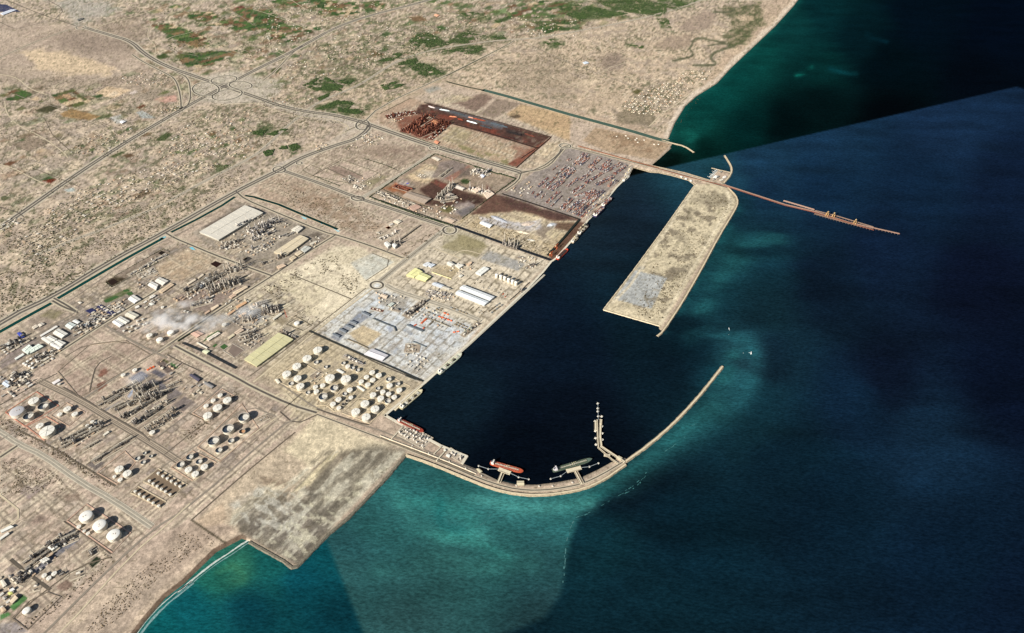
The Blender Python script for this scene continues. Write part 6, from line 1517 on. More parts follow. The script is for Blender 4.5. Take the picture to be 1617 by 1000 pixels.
for a in [('g1',505,285,595,300,16,9,(196,206,206),'pale grey-white ridge of ore in the stockyard, upper one'), ('g1',738,382,828,408,16,9,(206,216,218),'pale grey-white ridge of ore in the stockyard, middle one'),
          ('g1',590,345,655,352,14,8,(206,130,96),'orange-pink ridge in the stockyard'), ('g1',660,365,710,380,16,10,(120,54,36),'rust ridge ending the orange-pink one'),
          ('g1',620,310,720,335,22,10,(60,66,70),'charcoal ridge right of the upper pale ridge'), ('g1',850,420,960,450,24,10,(54,58,62),'charcoal ridge right of the middle pale ridge'),
          ('g1',940,400,1090,440,22,10,(70,78,84),'blue-grey ridge in the middle of the stockyard'), ('g1',1090,475,1210,510,24,11,(34,30,30),'black ridge near the harbour end of the stockyard'),
          ('g1',1040,515,1150,540,20,9,(58,34,30),'dark brown ridge along the lower conveyor'), ('g1',790,360,900,385,24,9,(130,66,46),'broad rust-red ridge behind the middle pale ridge'),
          ('g1',1230,490,1320,520,20,9,(92,52,42),'brown ridge at the harbour corner of the stockyard'), ('g1',410,255,470,275,26,8,(206,190,184),'pinkish white heap at the inland end of the stockyard'),
          ('g1',750,350,800,362,14,7,(200,140,116),'small pink ridge in the stockyard centre'), ('g2',560,705,660,690,90,12,(196,180,164),'wide round sand heap in the sand terminal'),
          ('g2',520,750,620,770,30,8,(206,190,166),'low pale sand ridge below the round heap'), ('g2',745,715,800,695,40,9,(196,200,204),'bluish white gravel heap near the dark belt'),
          ('g2',340,640,460,690,40,6,(176,178,184),'long grey gravel ridge in the sand terminal'), ('g2',600,810,660,820,30,6,(200,194,180),'small pale heap near the ditch'),
          ('j2',470,350,500,340,20,6,(86,86,170),'small blue heap beside the orange stained floor'), ('i4',420,440,470,410,1,1,(0,0,0),'')]:
    if a[-1]: pile(*a)
# ------------------------------------------------------------------ stacked pipes and boxes on the yards
stk0 = {}
def stackobj(rgb, x, y, a, s, label, grp):
    k = tuple(rgb)
    if k not in stk0:
        m = MB()
        for j in range(5): m.hcyl((-9, -5.2+j*2.6, 1.3), (9, -5.2+j*2.6, 1.3), 1.3, 6)
        for j in range(4): m.hcyl((-9, -3.9+j*2.6, 3.4), (9, -3.9+j*2.6, 3.4), 1.3, 6)
        stk0[k] = m.build('pipe_stack', mat(rgb, noise=.15)); o = stk0[k]
    else: o = stk0[k].copy(); COL.objects.link(o)
    o.location = (x, y, LAND+.1); o.rotation_euler = (0, 0, a); o.scale = s; tag(o, label, 'pipe stack', grp)
def stacks(f, x1, y1, x2, y2, w, cols, where, d=1.0, sp=26, size=(1, 1, 1), cross=0):
    r = random.Random(int(x1+y1*5)); fx, fy, sc = FR[f]; a = P(fx+x1/sc, fy+y1/sc); b_ = P(fx+x2/sc, fy+y2/sc); L = math.dist(a, b_)
    ux, uy = (b_[0]-a[0])/L, (b_[1]-a[1])/L; wm_ = w/sc/PXM(fx+x1/sc, fy+y1/sc); rows_ = max(1, round(wm_/22))
    for j in range(rows_):
        for i in range(max(1, int(L/sp))):
            if r.random() > .8*d: continue
            t_ = (i+.5)*sp/L; o_ = (j-(rows_-1)/2)*wm_/rows_; c = r.choice(cols)
            nm = {0: 'orange', 1: 'grey', 2: 'brown', 3: 'pale'}[c]; rgb = ((214,108,66), (132,134,132), (124,112,92), (206,200,186))[c]
            stackobj(rgb, a[0]+ux*L*t_-uy*o_, a[1]+uy*L*t_+ux*o_, math.atan2(uy, ux)+cross, tuple(q*r.uniform(.8, 1.1) for q in size), nm+' stack of pipes '+where, nm+' pipe stacks '+where)
stacks('i1', 1320, 570, 1410, 490, 50, [0], 'on the orange pad of the grey terminal', 1.2, 20, (1.1, 1.2, 1))
stacks('i1', 1420, 590, 1490, 520, 30, [2], 'beside the orange pad')
stacks('i1', 1340, 640, 1380, 600, 24, [0], 'just below the orange pad', 1.2)
stacks('i1', 1230, 600, 1270, 575, 24, [0], 'left of the orange pad', 1.2)
stacks('i1', 1300, 520, 1350, 455, 40, [1], 'left and above the orange pad', 1, 26, (1, 1, 1), 1.57)
stacks('i2', 530, 895, 620, 880, 40, [0], 'near the berth of the grey terminal', 1.2)
stacks('i2', 370, 710, 555, 775, 16, [0], 'in the thin orange line', 1.1, 24)
stacks('i2', 430, 670, 500, 700, 22, [0], 'above the thin orange line', 1.1)
stacks('i2', 350, 620, 450, 655, 60, [2, 1], 'in the brown yard near the roundabout road')
stacks('i2', 500, 610, 760, 710, 50, [1, 2], 'in the rows under the twin white sheds')
stacks('i2', 560, 790, 700, 850, 70, [2], 'in the brown rows near the quay', 1.1)
stacks('i2', 250, 660, 380, 720, 40, [2, 1], 'in the small brown yard uphill of the orange pad')
stacks('i2', 950, 670, 1100, 560, 80, [1, 2], 'in the grey-brown rows on the quay corner', 1.1)
for k, (x1, y1, x2, y2) in enumerate([(760,370,830,280), (800,380,880,290), (870,400,930,320), (930,410,980,350), (980,440,1040,370), (1040,460,1090,390), (1080,490,1130,430), (1120,500,1170,450)]):
    stacks('i2', x1, y1, x2, y2, 18, [3, 2, 3, 0] if k > 4 else [3, 2], 'in the fine rows between silos and long sheds', .8, 22, (.9, .6, .7))
for k, (x1, y1, x2, y2) in enumerate([(730,640,790,590), (770,660,840,600), (820,680,880,620), (850,690,920,640)]):
    stacks('i2', x1, y1, x2, y2, 16, [3, 2], 'in the rows below the twin white sheds', .9, 22, (.9, .6, .7))
stacks('i5', 940, 180, 1040, 130, 40, [0], 'on the striped orange and white racks of the refinery', 1.2, 18, (1.0, 1.0, 1), 1.57)
stacks('f3', 620, 840, 1000, 930, 60, [2, 3, 2], 'in the ochre yard by the far mouth', .5, 40)

# ------------------------------------------------------------------ containers
CCOL = [(160,108,94), (168,124,104), (122,88,80), (98,98,110), (186,180,172), (186,172,158), (84,78,80), (178,142,118), (126,114,118), (140,96,86), (200,198,194), (80,82,94)]
CM = [mat(c, .6, .08, .3) for c in CCOL]
BL = [(505,235,650,90,46), (560,235,690,105,30), (360,395,500,265,80), (70,505,200,385,30), (135,515,290,385,28), (290,365,430,240,22), (250,300,345,230,16), (215,540,370,425,80), (25,640,130,555,20), (232,745,372,605,18),
      (590,425,690,350,46), (655,460,860,330,44), (815,300,950,170,40), (885,320,1095,215,50), (1000,350,1160,235,36), (775,480,1000,375,54), (925,500,1020,415,30), (490,580,640,485,50), (520,620,700,565,44),
      (355,770,480,645,54), (425,800,590,665,48), (495,830,780,545,40), (545,850,880,545,36), (595,870,800,705,34), (625,660,760,525,40), (725,640,870,535,34), (430,190,480,160,30), (0,590,20,560,20), (180,700,330,560,40), (110,640,180,575,20), (590,240,700,140,30), (700,270,830,150,50), (400,400,520,300,40), (430,500,560,400,40), (860,300,960,215,30), (690,330,770,270,40)]
spots = []
rg = random.Random(12)
for x1, y1, x2, y2, w in BL:
    a = P(840+x1/7.69, 230+y1/7.69); b_ = P(840+x2/7.69, 230+y2/7.69); L = math.dist(a, b_); ux, uy = (b_[0]-a[0])/L, (b_[1]-a[1])/L
    wm_ = w/7.69/PXM(840+x1/7.69, 230+y1/7.69)
    nr = max(1, int(wm_*1.25/8.5))
    for j in range(nr):
        o_ = ((j+.5)/nr-.5)*wm_*1.25; run = 0
        for i in range(int(L/14)):
            if run == 0: c = rg.randrange(len(CCOL)); run = rg.randint(1, 4)
            run -= 1
            if rg.random() < .09: continue
            t_ = (i+.5)*14
            for lv in range(rg.choice((1, 2, 2, 3))):
                spots.append((a[0]+ux*t_-uy*o_, a[1]+uy*t_+ux*o_, LAND+.1+lv*3.6, math.atan2(uy, ux), c if lv == 0 or rg.random() < .6 else rg.randrange(len(CCOL))))
spots.sort(key=lambda p: p[1]-p[2]*.01)
cont0 = {}
for k, (x, y, z, a, c) in enumerate(spots[:300]):
    if c not in cont0:
        m = MB().box(0, 0, 12.6, 6, 0, 3.5)
        for i in range(-5, 6): m.box(i*1.1, 0, .3, 6.16, .2, 3.3)
        cont0[c] = m.build('shipping_container', CM[c]); o = cont0[c]
    else: o = cont0[c].copy(); COL.objects.link(o)
    o.location = (x, y, z); o.rotation_euler = (0, 0, a)
    w_ = ('brick red', 'rust orange', 'dark maroon', 'slate blue', 'off-white', 'cream', 'charcoal', 'orange-tan', 'mauve', 'red', 'white', 'navy')[c]
    tag(o, w_+' shipping container in the container terminal rows', 'container', w_+' containers in the terminal')
m = MB(); idx = []
for (x, y, z, a, c) in spots[300:]:
    n0 = len(m.f); m.box(x, y, 12.6, 6, z, z+3.5, a); idx += [c]*(len(m.f)-n0)
o = m.build('container_rows', None)
for q in CM: o.data.materials.append(q)
o.data.polygons.foreach_set('material_index', idx); tag(o, kind='stuff')
# ------------------------------------------------------------------ breakwaters, revetments and quay copings
rockm = mat((156,142,118), .95, .35, .12); rockd = mat((112,106,92), .95, .35, .12); crestm = mat((206,190,160), .9, .12, .05); conc = mat((206,198,178), .85, .10, .05)
def breakwater(pts, w, label, h=7.0, sm=1, crest=True, rock=None, cat='breakwater', cw_=0.36):
    wp = [P(*p, 2.0) for p in (smoothpts(pts, sm) if sm else pts)]
    # resample
    q = [wp[0]]; r = random.Random(len(pts))
    for a, b_ in zip(wp[:-1], wp[1:]):
        L = math.dist(a, b_); n = max(1, int(L/16))
        for k in range(1, n+1): q.append((a[0]+(b_[0]-a[0])*k/n, a[1]+(b_[1]-a[1])*k/n, 2))
    n = len(q); o0 = q[n//2]; o = empty('breakwater', (o0[0], o0[1], 0)); tag(o, label, cat)
    prof = [(-.5, -4), (-.42, 1), (-.30, h*.72), (-.2, h), (.2, h), (.30, h*.72), (.42, 1), (.5, -4)]; K = len(prof); v = []; c = []
    for i, p in enumerate(q):
        a = q[max(0, i-1)]; b_ = q[min(n-1, i+1)]; dx, dy = b_[0]-a[0], b_[1]-a[1]; l = math.hypot(dx, dy) or 1; nx, ny = -dy/l, dx/l
        for s_, z in prof:
            oo = s_*w+r.uniform(-1.6, 1.6)*(abs(s_) > .25); v.append((p[0]+nx*oo-o0[0], p[1]+ny*oo-o0[1], z+r.uniform(-.8, .8)*(0 < z < h)))
        for s_ in (-cw_/2, cw_/2): c.append((p[0]+nx*s_*w-o0[0], p[1]+ny*s_*w-o0[1], h+.4))
    fs = [(i*K+j, (i+1)*K+j, (i+1)*K+j+1, i*K+j+1)[::-1] for i in range(n-1) for j in range(K-1)]+[tuple(range(K)), tuple(range((n-1)*K, n*K))[::-1]]
    MB().add(v, fs).build('rock_armour', rock or rockm, o)
    if crest:
        lo = [(x, y, z-1) for x, y, z in c]; k2 = len(c)
        f2 = [(2*i, 2*i+2, 2*i+3, 2*i+1)[::-1] for i in range(n-1)]+[(k2+2*i, k2+2*i+1, k2+2*i+3, k2+2*i+2)[::-1] for i in range(n-1)]
        f2 += [(2*i, k2+2*i, k2+2*i+2, 2*i+2)[::-1] for i in range(n-1)]+[(2*i+1, 2*i+3, k2+2*i+3, k2+2*i+1)[::-1] for i in range(n-1)]
        MB().add(c+lo, f2).build('crest_road', crestm, o)
    return o
breakwater([(988,729),(1026,702),(1064.7,668),(1100,630.5),(1120,606),(1134,588),(1141,579)], 26, 'long thin curved outer breakwater reaching to the harbour mouth', 7)
breakwater([(641,719),(674,730),(711,745),(757.7,764.5),(782,773),(804,778.5),(832,782),(856,782),(887,779),(923,772),(954,758),(988,734)], 22, 'pale rock wall along the seaward side of the tanker pier', 8)
breakwater([(641,719),(610,755.5),(550,818),(517,845.5),(469,895),(461.5,896.5),(448,886),(394,856)], 24, 'grey rock revetment round the reclaimed square flat', 6, 0, False, rockd, 'revetment')
breakwater([(1145,292),(1152,299),(1162,309),(1165.5,319),(1162,330),(1135,374),(1108,425),(1077,479),(1047,524),(1038,531)], 22, 'pale rock wall along the seaward side of the empty island', 7)
breakwater([(1097,292.5),(1052,356.5),(997,431.5),(953,489)], 12, 'thin sand-coloured revetment on the basin side of the island', 5, 0, False, crestm, 'revetment')
breakwater([(953,489.5),(1000,503),(1042,515)], 12, 'thin sand-coloured revetment across the lower end of the island', 5, 0, False, crestm, 'revetment')
breakwater([(1045,221.5),(1062,226.5),(1081,231),(1096,241)], 24, 'small hooked breakwater at the far creek mouth', 6)
breakwater([(1143,289),(1152,279),(1156,270),(1154.5,262),(1149,253),(1144.5,246)], 26, 'hooked breakwater sheltering the marina', 6)
breakwater([(1153,272.5),(1135,268.5),(1123.5,265.6)], 12, 'straight pale arm of the marina', 5, 0)
breakwater([(1001,264.5),(1028,272),(1040,272.5),(1064,278),(1088,285),(1097,292)], 18, 'ragged rock edge on the basin side of the causeway', 5, 0, False, None, 'revetment')
breakwater([(1029,261.5),(1040,264),(1081,272.8),(1120,284.5)], 14, 'rock edge on the open side of the causeway', 5, 0, False, None, 'revetment')
for nm, pts in (('beside the harbour tank farm and grey terminal', [(608,656),(640,629),(672,603.8),(724,557),(743.6,540),(828,460.5)]), ('below the black conveyor', [(828,460.5),(857,430),(871,412.5)]),
                ('of the ore berth', [(871,413),(878,408),(901,382),(917,364),(929,347)]), ('of the container terminal', [(930,346.5),(945,330),(959.6,313),(972.6,297),(983,286.5),(993.5,277.5)]),
                ('of the wide pier', [(608,656),(653,681),(696.5,704.4),(737,721),(730,732)])):
    wp = [P(*p, LAND) for p in pts]; o0 = wp[0]; o = empty('quay', (o0[0], o0[1], 0)); tag(o, 'pale straight concrete quay edge '+nm, 'quay')
    mb = MB(); n = len(wp)
    for a, b_ in zip(wp[:-1], wp[1:]):
        L = math.dist(a, b_); mb.box((a[0]+b_[0])/2-o0[0], (a[1]+b_[1])/2-o0[1], L+8, 16, -6, LAND+.8+.05*len(mb.v), math.atan2(b_[1]-a[1], b_[0]-a[0]))
    mb.build('coping', conc, o)
    fb = MB()
    for a, b_ in zip(wp[:-1], wp[1:]):
        L = math.dist(a, b_); ang = math.atan2(b_[1]-a[1], b_[0]-a[0])
        for k in range(int(L/30)):
            t_ = (k+.5)*30/L; fb.box(a[0]+(b_[0]-a[0])*t_-o0[0]+math.sin(ang)*9, a[1]+(b_[1]-a[1])*t_-o0[1]-math.cos(ang)*9, 3, 2.4, -1, 4, ang)
    tag(fb.build('fenders', mat((36,36,36)), o), kind='stuff')
# ------------------------------------------------------------------ ships
def ship(a, b, beam, label, hull=(150,60,46), deck=(150,74,56), kind='tanker', house=(226,220,208), cat='ship', name='ship'):
    """a = stern, b = bow, photo pixels on the water"""
    A_ = P(*a, 3.0); B_ = P(*b, 3.0); L = math.dist(A_, B_); cx, cy = (A_[0]+B_[0])/2, (A_[1]+B_[1])/2
    o = empty(name, (cx, cy, 0), math.atan2(B_[1]-A_[1], B_[0]-A_[0])); tag(o, label, cat, 'ships in the harbour')
    h = min(11, beam*.33); W2 = beam/2; st = [(-.5, .62), (-.47, .86), (-.40, 1), (.30, 1), (.38, .9), (.44, .66), (.48, .34), (.5, .04)]
    v = []
    for t_, w_ in st:
        for s_, z, k in ((-1, -2, .9), (-1, h, 1), (1, h, 1), (1, -2, .9)):
            v.append((t_*L*(1 if z > 0 else .97), s_*w_*k*W2, z+(1.6 if t_ > .4 and z > 0 else 0)))
    n = len(st); fs = []
    for i in range(n-1):
        for j in range(4):
            fs.append((4*i+j, 4*i+(j+1) % 4, 4*i+4+(j+1) % 4, 4*i+4+j)[::-1])
    fs += [(0,1,2,3), (4*n-1,4*n-2,4*n-3,4*n-4)]
    MB().add(v, fs).build('hull', mat(hull, .6, .1, .1), o)
    d = [(t_*L*.985, -w_*W2*.9) for t_, w_ in st]+[(t_*L*.985, w_*W2*.9) for t_, w_ in st[::-1]]
    d = [p for p in d if p[0] < .41*L]
    MB().prism(d, h-.5, h+.35).build('deck', mat(deck, .8, .18, .1), o)
    hs = MB().box(-.41*L, 0, L*.07, beam*.78, h, h+9).box(-.405*L, 0, L*.05, beam*.62, h+9, h+13).box(-.40*L, 0, L*.03, beam*.98, h+13, h+15).box(-.45*L, 0, L*.04, beam*.4, h, h+6).build('superstructure', mat(house, .6, .06), o)
    MB().cyl(-.445*L, 0, beam*.11, h+6, h+18, 10).build('funnel', mat((60,70,90)), hs)
    if kind == 'tanker':
        p = MB()
        for y in (-.10, -.03, .04, .11): p.hcyl((-.35*L, y*beam, h+2.0), (.36*L, y*beam, h+2.0), .5, 5)
        for x in (-.05, 0, .05): p.hcyl((x*L, -beam*.42, h+2.6), (x*L, beam*.42, h+2.6), .6, 5)
        p.build('pipework', mat((196,188,170)), o)
        c = MB().bar((0, 0, h), (0, 0, h+13), 1.6).bar((0, 0, h+12), (.09*L, beam*.1, h+15), 1.1); c.build('deck_crane', mat((206,196,150)), o)
        t = MB()
        for i in range(6):
            for y in (-.28, .28): t.box((-.30+i*.11)*L, y*beam, L*.012, beam*.2, h+.3, h+1.3)
        tag(t.build('tank_hatches', mat(tuple(int(q*.8) for q in deck))), kind='stuff') if False else t.build('tank_hatches', mat(tuple(min(255, int(q*1.25)) for q in deck)), o)
    else:
        nh = 5 if L > 120 else 3
        for i in range(nh):
            x = (-.30+(i+.5)*.66/nh)*L
            hc = MB().box(x, 0, L*.66/nh*.66, beam*.62, h+.3, h+3).build('hatch', mat((60,52,50) if (kind == 'open' or i % 2) else (206,200,184)), o)
        if kind in ('bulk', 'cargo'):
            for i in range(nh-1):
                x = (-.30+(i+1)*.66/nh)*L
                MB().bar((x, 0, h), (x, 0, h+15), 2.4).bar((x, 0, h+13), (x+.07*L, -beam*.2, h+17), 1.3).build('deck_crane', mat((214,204,170)), o)
        if kind == 'cont':
            r = random.Random(int(L)); m = MB(); ix = []
            for i in range(int(L*.66/14)):
                for j in range(6):
                    n0 = len(m.f); lv = r.randint(1, 4); m.box(-.30*L+i*14+7, (j-2.5)*beam*.155, 12.6, beam*.14, h+3.2, h+3.2+2.9*lv); ix += [r.randrange(12)]*(len(m.f)-n0)
            q = m.build('containers', None, o)
            for c in CM: q.data.materials.append(c)
            q.data.polygons.foreach_set('material_index', ix); tag(q, kind='stuff')
    return o
ship((628,663),(669,682.5), 28, 'dark red tanker moored along the wide pier', (150,62,48), (124,62,50))
ship((774,731),(826.5,745.5), 29, 'orange tanker at the left-hand tanker berth', (176,84,58), (160,88,68))
ship((872,744),(935,725.5), 28, 'green-decked tanker at the right-hand tanker berth', (90,104,92), (78,88,72), house=(206,200,200))
ship((692,591),(729,559), 36, 'pale cargo ship with open holds at the grey terminal', (196,196,176), (176,184,160), 'cargo')
ship((632,646),(667,616.5), 36, 'cream cargo ship beside the finger pier', (206,196,160), (176,168,142), 'cargo')
ship((879.5,410),(896,394), 34, 'red-hulled bulk ship at the ore berth', (190,76,56), (70,44,40), 'open')
ship((913,371.5),(928.5,356), 36, 'dark bulk carrier beside the ore unloaders', (60,56,56), (104,92,80), 'bulk')
ship((903.5,384),(912.5,375), 26, 'small beige ship between the two bulk ships', (160,146,124), (146,132,110), 'cargo')
ship((938.5,342.5),(953,328), 42, 'container ship with pink and blue boxes', (74,70,104), (120,110,120), 'cont')
ship((951,327),(966,313), 36, 'container ship with red boxes ahead of the other', (96,64,80), (130,110,110), 'cont')
ship((984,286.5),(993,279), 26, 'small white ship at the far end of the container quay', (206,204,196), (190,186,176), 'cargo')
# boats with wakes, and the marina
def boat(px, py, ang, L, label, grp=None, col=(226,224,216)):
    p = P(px, py, 0.0); o = empty('small_boat', (p[0], p[1], 0), ang); tag(o, label, 'boat', grp)
    w = L*.28; h = L*.12
    MB().add([(-L/2,-w/2,h),(L*.2,-w/2,h),(L/2,0,h*1.3),(L*.2,w/2,h),(-L/2,w/2,h),(-L/2,-w*.35,-.5),(L*.2,-w*.35,-.5),(L*.42,0,-.5),(L*.2,w*.35,-.5),(-L/2,w*.35,-.5)],
             [(0,1,2,3,4),(0,5,6,1),(1,6,7,2),(2,7,8,3),(3,8,9,4),(4,9,5,0)]).build('hull', mat(col), o)
    MB().box(-L*.05, 0, L*.3, w*.6, h, h*2.2).build('cabin', mat((200,204,206)), o)
boat(1186, 557.5, 1.2, 26, 'white workboat with a short wake east of the harbour mouth')
boat(1151, 519, 1.5, 16, 'tiny boat with a thin wake between island and mouth')
for k in range(14):
    f_ = k//2; x = 1121+f_*1.7+(k % 2)*3.2; y = 279.5-f_*1.9+(k % 2)*.6
    boat(x, y, 2.4, 20, 'small white boat moored at the marina pontoons', 'boats at the marina pontoons')
for k in range(3):
    a = Q('j7', *[(640,655,720,690), (670,620,745,650), (700,585,775,605)][k]); pa, pb = P(*a[0], 0), P(*a[1], 0)
    o = MB().bar((pa[0], pa[1], .6), (pb[0], pb[1], .6), 5, 1.2).build('pontoon', mat((186,180,166))); tag(o, '%s marina pontoon counted from the causeway' % ORD[k], 'pontoon')
for k, q in enumerate([(715,665,750,640,785,655,755,680), (760,655,790,645,800,660,770,672), (840,660,880,645,895,665,860,680), (800,695,845,680,855,700,815,715), (700,690,740,675,745,700,712,710), (800,590,830,580,840,595,815,602)]):
    shed(Q('j7', *q), 7, [(236,234,226), (120,120,116), (230,224,214), (214,206,190), (170,160,146), (150,146,136)][k],
         label=['white boat hall nearest the marina pontoons', 'dark roofed marina store beside the white boat hall', 'white marina building by the hooked breakwater', 'cream marina building by the causeway', 'brown-grey marina hut by the causeway', 'grey marina hut at the straight arm'][k], cat='building', name='marina_building')
for k, (x, y) in enumerate([(300,660), (360,685), (425,712)]):
    shed(Q('j7', x-18, y-2, x-6, y-12, x+20, y, x+8, y+10), 7, (232,230,220), label='%s white shed from the left on the causeway edge' % ORD[k], cat='shed', name='causeway_shed')
def wake(pts, w, label='wake'):
    o = MB(); wp = [P(*p, .25) for p in smoothpts(pts, 1)]; r = random.Random(len(pts)); n = len(wp)
    for i in range(n-1):
        a, b_ = wp[i], wp[i+1]; L = math.dist(a, b_); m = max(1, int(L/18))
        for k in range(m):
            if r.random() < .35: continue
            t0, t1 = k/m, min(1, (k+r.uniform(.5, 1))/m); ww = w*r.uniform(.3, 1); off = r.uniform(-w, w)*.6
            dx, dy = (b_[0]-a[0])/L, (b_[1]-a[1])/L
            p0 = (a[0]+(b_[0]-a[0])*t0-dy*off, a[1]+(b_[1]-a[1])*t0+dx*off); p1 = (a[0]+(b_[0]-a[0])*t1-dy*off*.8, a[1]+(b_[1]-a[1])*t1+dx*off*.8)
            o.add([(p0[0]+dy*ww/2, p0[1]-dx*ww/2, .25), (p1[0]+dy*ww/2, p1[1]-dx*ww/2, .25), (p1[0]-dy*ww/2, p1[1]+dx*ww/2, .25), (p0[0]-dy*ww/2, p0[1]+dx*ww/2, .25)], [(0,1,2,3)])
    q = o.build('sea_foam', FOAM); tag(q, kind='stuff'); return q
def surf(pts, w):
    """a broken line of surf: a ribbon of uneven width with holes"""
    wp = [P(*p, .3) for p in smoothpts(pts, 2)]; q = [wp[0]]; r = random.Random(int(w*10+len(pts)))
    for a, b_ in zip(wp[:-1], wp[1:]):
        n = max(1, int(math.dist(a, b_)/7))
        for k in range(1, n+1): q.append((a[0]+(b_[0]-a[0])*k/n, a[1]+(b_[1]-a[1])*k/n, .3))
    m = MB(); c0 = w*.5; c1 = w*.5
    for i in range(len(q)-1):
        a, b_ = q[i], q[i+1]; L = math.dist(a, b_) or 1; nx, ny = -(b_[1]-a[1])/L, (b_[0]-a[0])/L
        n0 = min(w, max(.15*w, c0+r.uniform(-.14, .14)*w)); n1 = min(w*1.1, max(.1*w, c1+r.uniform(-.16, .16)*w))
        if r.random() > .01: m.add([(a[0]+nx*c0, a[1]+ny*c0, .3), (a[0]-nx*c1, a[1]-ny*c1, .3), (b_[0]-nx*n1, b_[1]-ny*n1, .3), (b_[0]+nx*n0, b_[1]+ny*n0, .3)], [(0,1,2,3)])
        c0, c1 = n0, n1
    tag(m.build('surf', FOAM), kind='stuff')
FOAM = mat((170,190,186), .9, .3, .1)
FOAMD = mat((66,108,108), .9, .3, .1)
wake([(1186,557.5),(1180,556),(1172,557)], 9); wake([(1151,519),(1152,524),(1150,529)], 5)
FOAM = mat((120,150,148), .9, .3, .1)
surf(Q('h1', 1275,670,1225,710,1165,755,1095,812,1025,880,965,950,915,1020), 11); surf(Q('h2', 385,685,345,710,290,750,210,800,130,860,60,920,0,960), 8)
FOAM = mat((186,192,184), .9, .3, .1)
surf(Q('h2', 375,678,335,700,278,740,198,790,118,850,48,910,-2,948), 9)
surf(Q('h1', 1262,660,1205,698,1145,740,1068,808,998,880,943,945,898,1012), 8)
FOAM = FOAMD
wake([(887,936),(889,915),(892,890),(893,868),(896,850),(902,830),(910,818)], 7); wake([(890,905),(893,880),(894,860)], 9)
FOAM = mat((60,110,110), .9, .3, .1)
wake([(910,818),(935,808),(975,784),(1002,772),(1020,750)], 5); wake([(735,836),(755,830),(766,825),(778,808)], 5); wake(Q('h4', 650,925,740,870,810,815,840,775), 5); wake(Q('h4', 960,640,1040,580,1100,540,1120,480,1170,455), 5)
wake(Q('h4', 520,860,560,830), 4); wake([(1063,450),(1052,470),(1040,492)], 0.1) if False else None
FOAM = mat((120,150,150), .9, .3, .1)
wake([(1110,414),(1095,446)], 4); wake(Q('h4', 1190,260,1150,320), 4); wake(Q('h4', 900,555,850,600), 4)
# ------------------------------------------------------------------ jetties
deckm = mat((212,200,172), .85, .12, .1); pilem = mat((120,112,98)); pinkm = mat((164,120,104), .8, .12, .1)
def trestle(pts, w, label, z=9, m=None, cat='jetty', name='jetty', rails=True):
    wp = [P(*p, z) for p in pts]; o0 = wp[0]; o = empty(name, (o0[0], o0[1], 0)); tag(o, label, cat); d = MB(); p = MB(); r_ = MB()
    for i, (a, b_) in enumerate(zip(wp[:-1], wp[1:])):
        L = math.dist(a, b_); ang = math.atan2(b_[1]-a[1], b_[0]-a[0]); d.box((a[0]+b_[0])/2-o0[0], (a[1]+b_[1])/2-o0[1], L+w*.6, w, z-1.6, z+.04*i, ang)
        nx, ny = -math.sin(ang), math.cos(ang)
        for k in range(int(L/24)+1):
            t_ = k*24/L
            for s_ in (-.4, .4): p.cyl(a[0]+(b_[0]-a[0])*t_-o0[0]+nx*s_*w, a[1]+(b_[1]-a[1])*t_-o0[1]+ny*s_*w, 1.0, -8, z-1.5, 6)
        for s_ in (-.42, .42): r_.bar((a[0]-o0[0]+nx*s_*w, a[1]-o0[1]+ny*s_*w, z+.8), (b_[0]-o0[0]+nx*s_*w, b_[1]-o0[1]+ny*s_*w, z+.8), 1.0, 1.4)
    d.build('deck', m or deckm, o); p.build('piles', pilem, o)
    if rails: r_.build('pipes', mat((140,128,112)), o)
    return o
long_j = trestle([(1143,291.5),(1240,323),(1285,333.5),(1340,351),(1420,369)], 12, 'long pinkish conveyor jetty reaching far out to sea', 12, pinkm)
cv = [P(*p, 15) for p in [(1040,266.5),(1085,279),(1143,293),(1240,324.5),(1285,335),(1380,363.5)]]; mb = MB()
for a, b_ in zip(cv[:-1], cv[1:]): mb.bar(a, b_, 6, 4)
o = mb.build('conveyor_gallery', mat((120,72,56)), origin=(cv[0][0], cv[0][1], 12)); tag(o, 'rust conveyor gallery running along the causeway and long jetty', 'conveyor')
trestle(Q('h6', 760,392,950,448), 17, 'widened pinkish stretch halfway along the long jetty', 11, mat((190,150,130)), 'platform', 'jetty_platform')
trestle(Q('h6', 955,475,1060,505,1210,545,1325,575), 14, 'ore loading platform beneath the three unloaders', 11, mat((112,82,70)), 'platform', 'jetty_platform')
trestle(Q('h6', 960,455,1100,490,1330,560), 8, 'narrow rail deck behind the ore loading platform', 12, mat((140,100,84)), 'platform', 'jetty_platform')
def unloader(px, py, ang, label, col=(150,96,60), s=1.0, z=11, grp='cranes'):
    p = P(px, py, z); o = empty('quay_crane', (p[0], p[1], z), ang, (s, s, s)); tag(o, label, 'crane', grp)
    f = MB()
    for x in (-11, 11):
        for y in (-10, 10): f.bar((x, y, 0), (x*.8, y*.8, 38), 2.0)
        f.bar((x, -10, 2), (x, 10, 2), 2); f.bar((x*.8, -8, 38), (x*.8, 8, 38), 2)
    f.build('portal', mat(col), o)
    MB().bar((0, -22, 40), (0, 52, 40), 3.6, 3).bar((0, 0, 40), (0, 0, 58), 1.8).bar((0, 0, 58), (0, 46, 41), 1.0).bar((0, 0, 58), (0, -20, 41), 1.0).build('boom', mat(col), o)
    MB().box(0, -12, 10, 12, 41.5, 48).build('machinery_house', mat((214,196,150)), o); return o
ja = math.atan2(P(1340,351)[1]-P(1285,333)[1], P(1340,351)[0]-P(1285,333)[0])
for k, (x, y) in enumerate([(1030,492), (1070,500), (1207,542)]):
    q = Q('h6', x, y)[0]; unloader(q[0], q[1], ja+math.pi, ['first ore unloader crane counted along the long jetty', 'second ore unloader crane close to the first on the long jetty', 'ore unloader crane standing apart farther out on the long jetty'][k], (206,164,104), .9)
qa = UA
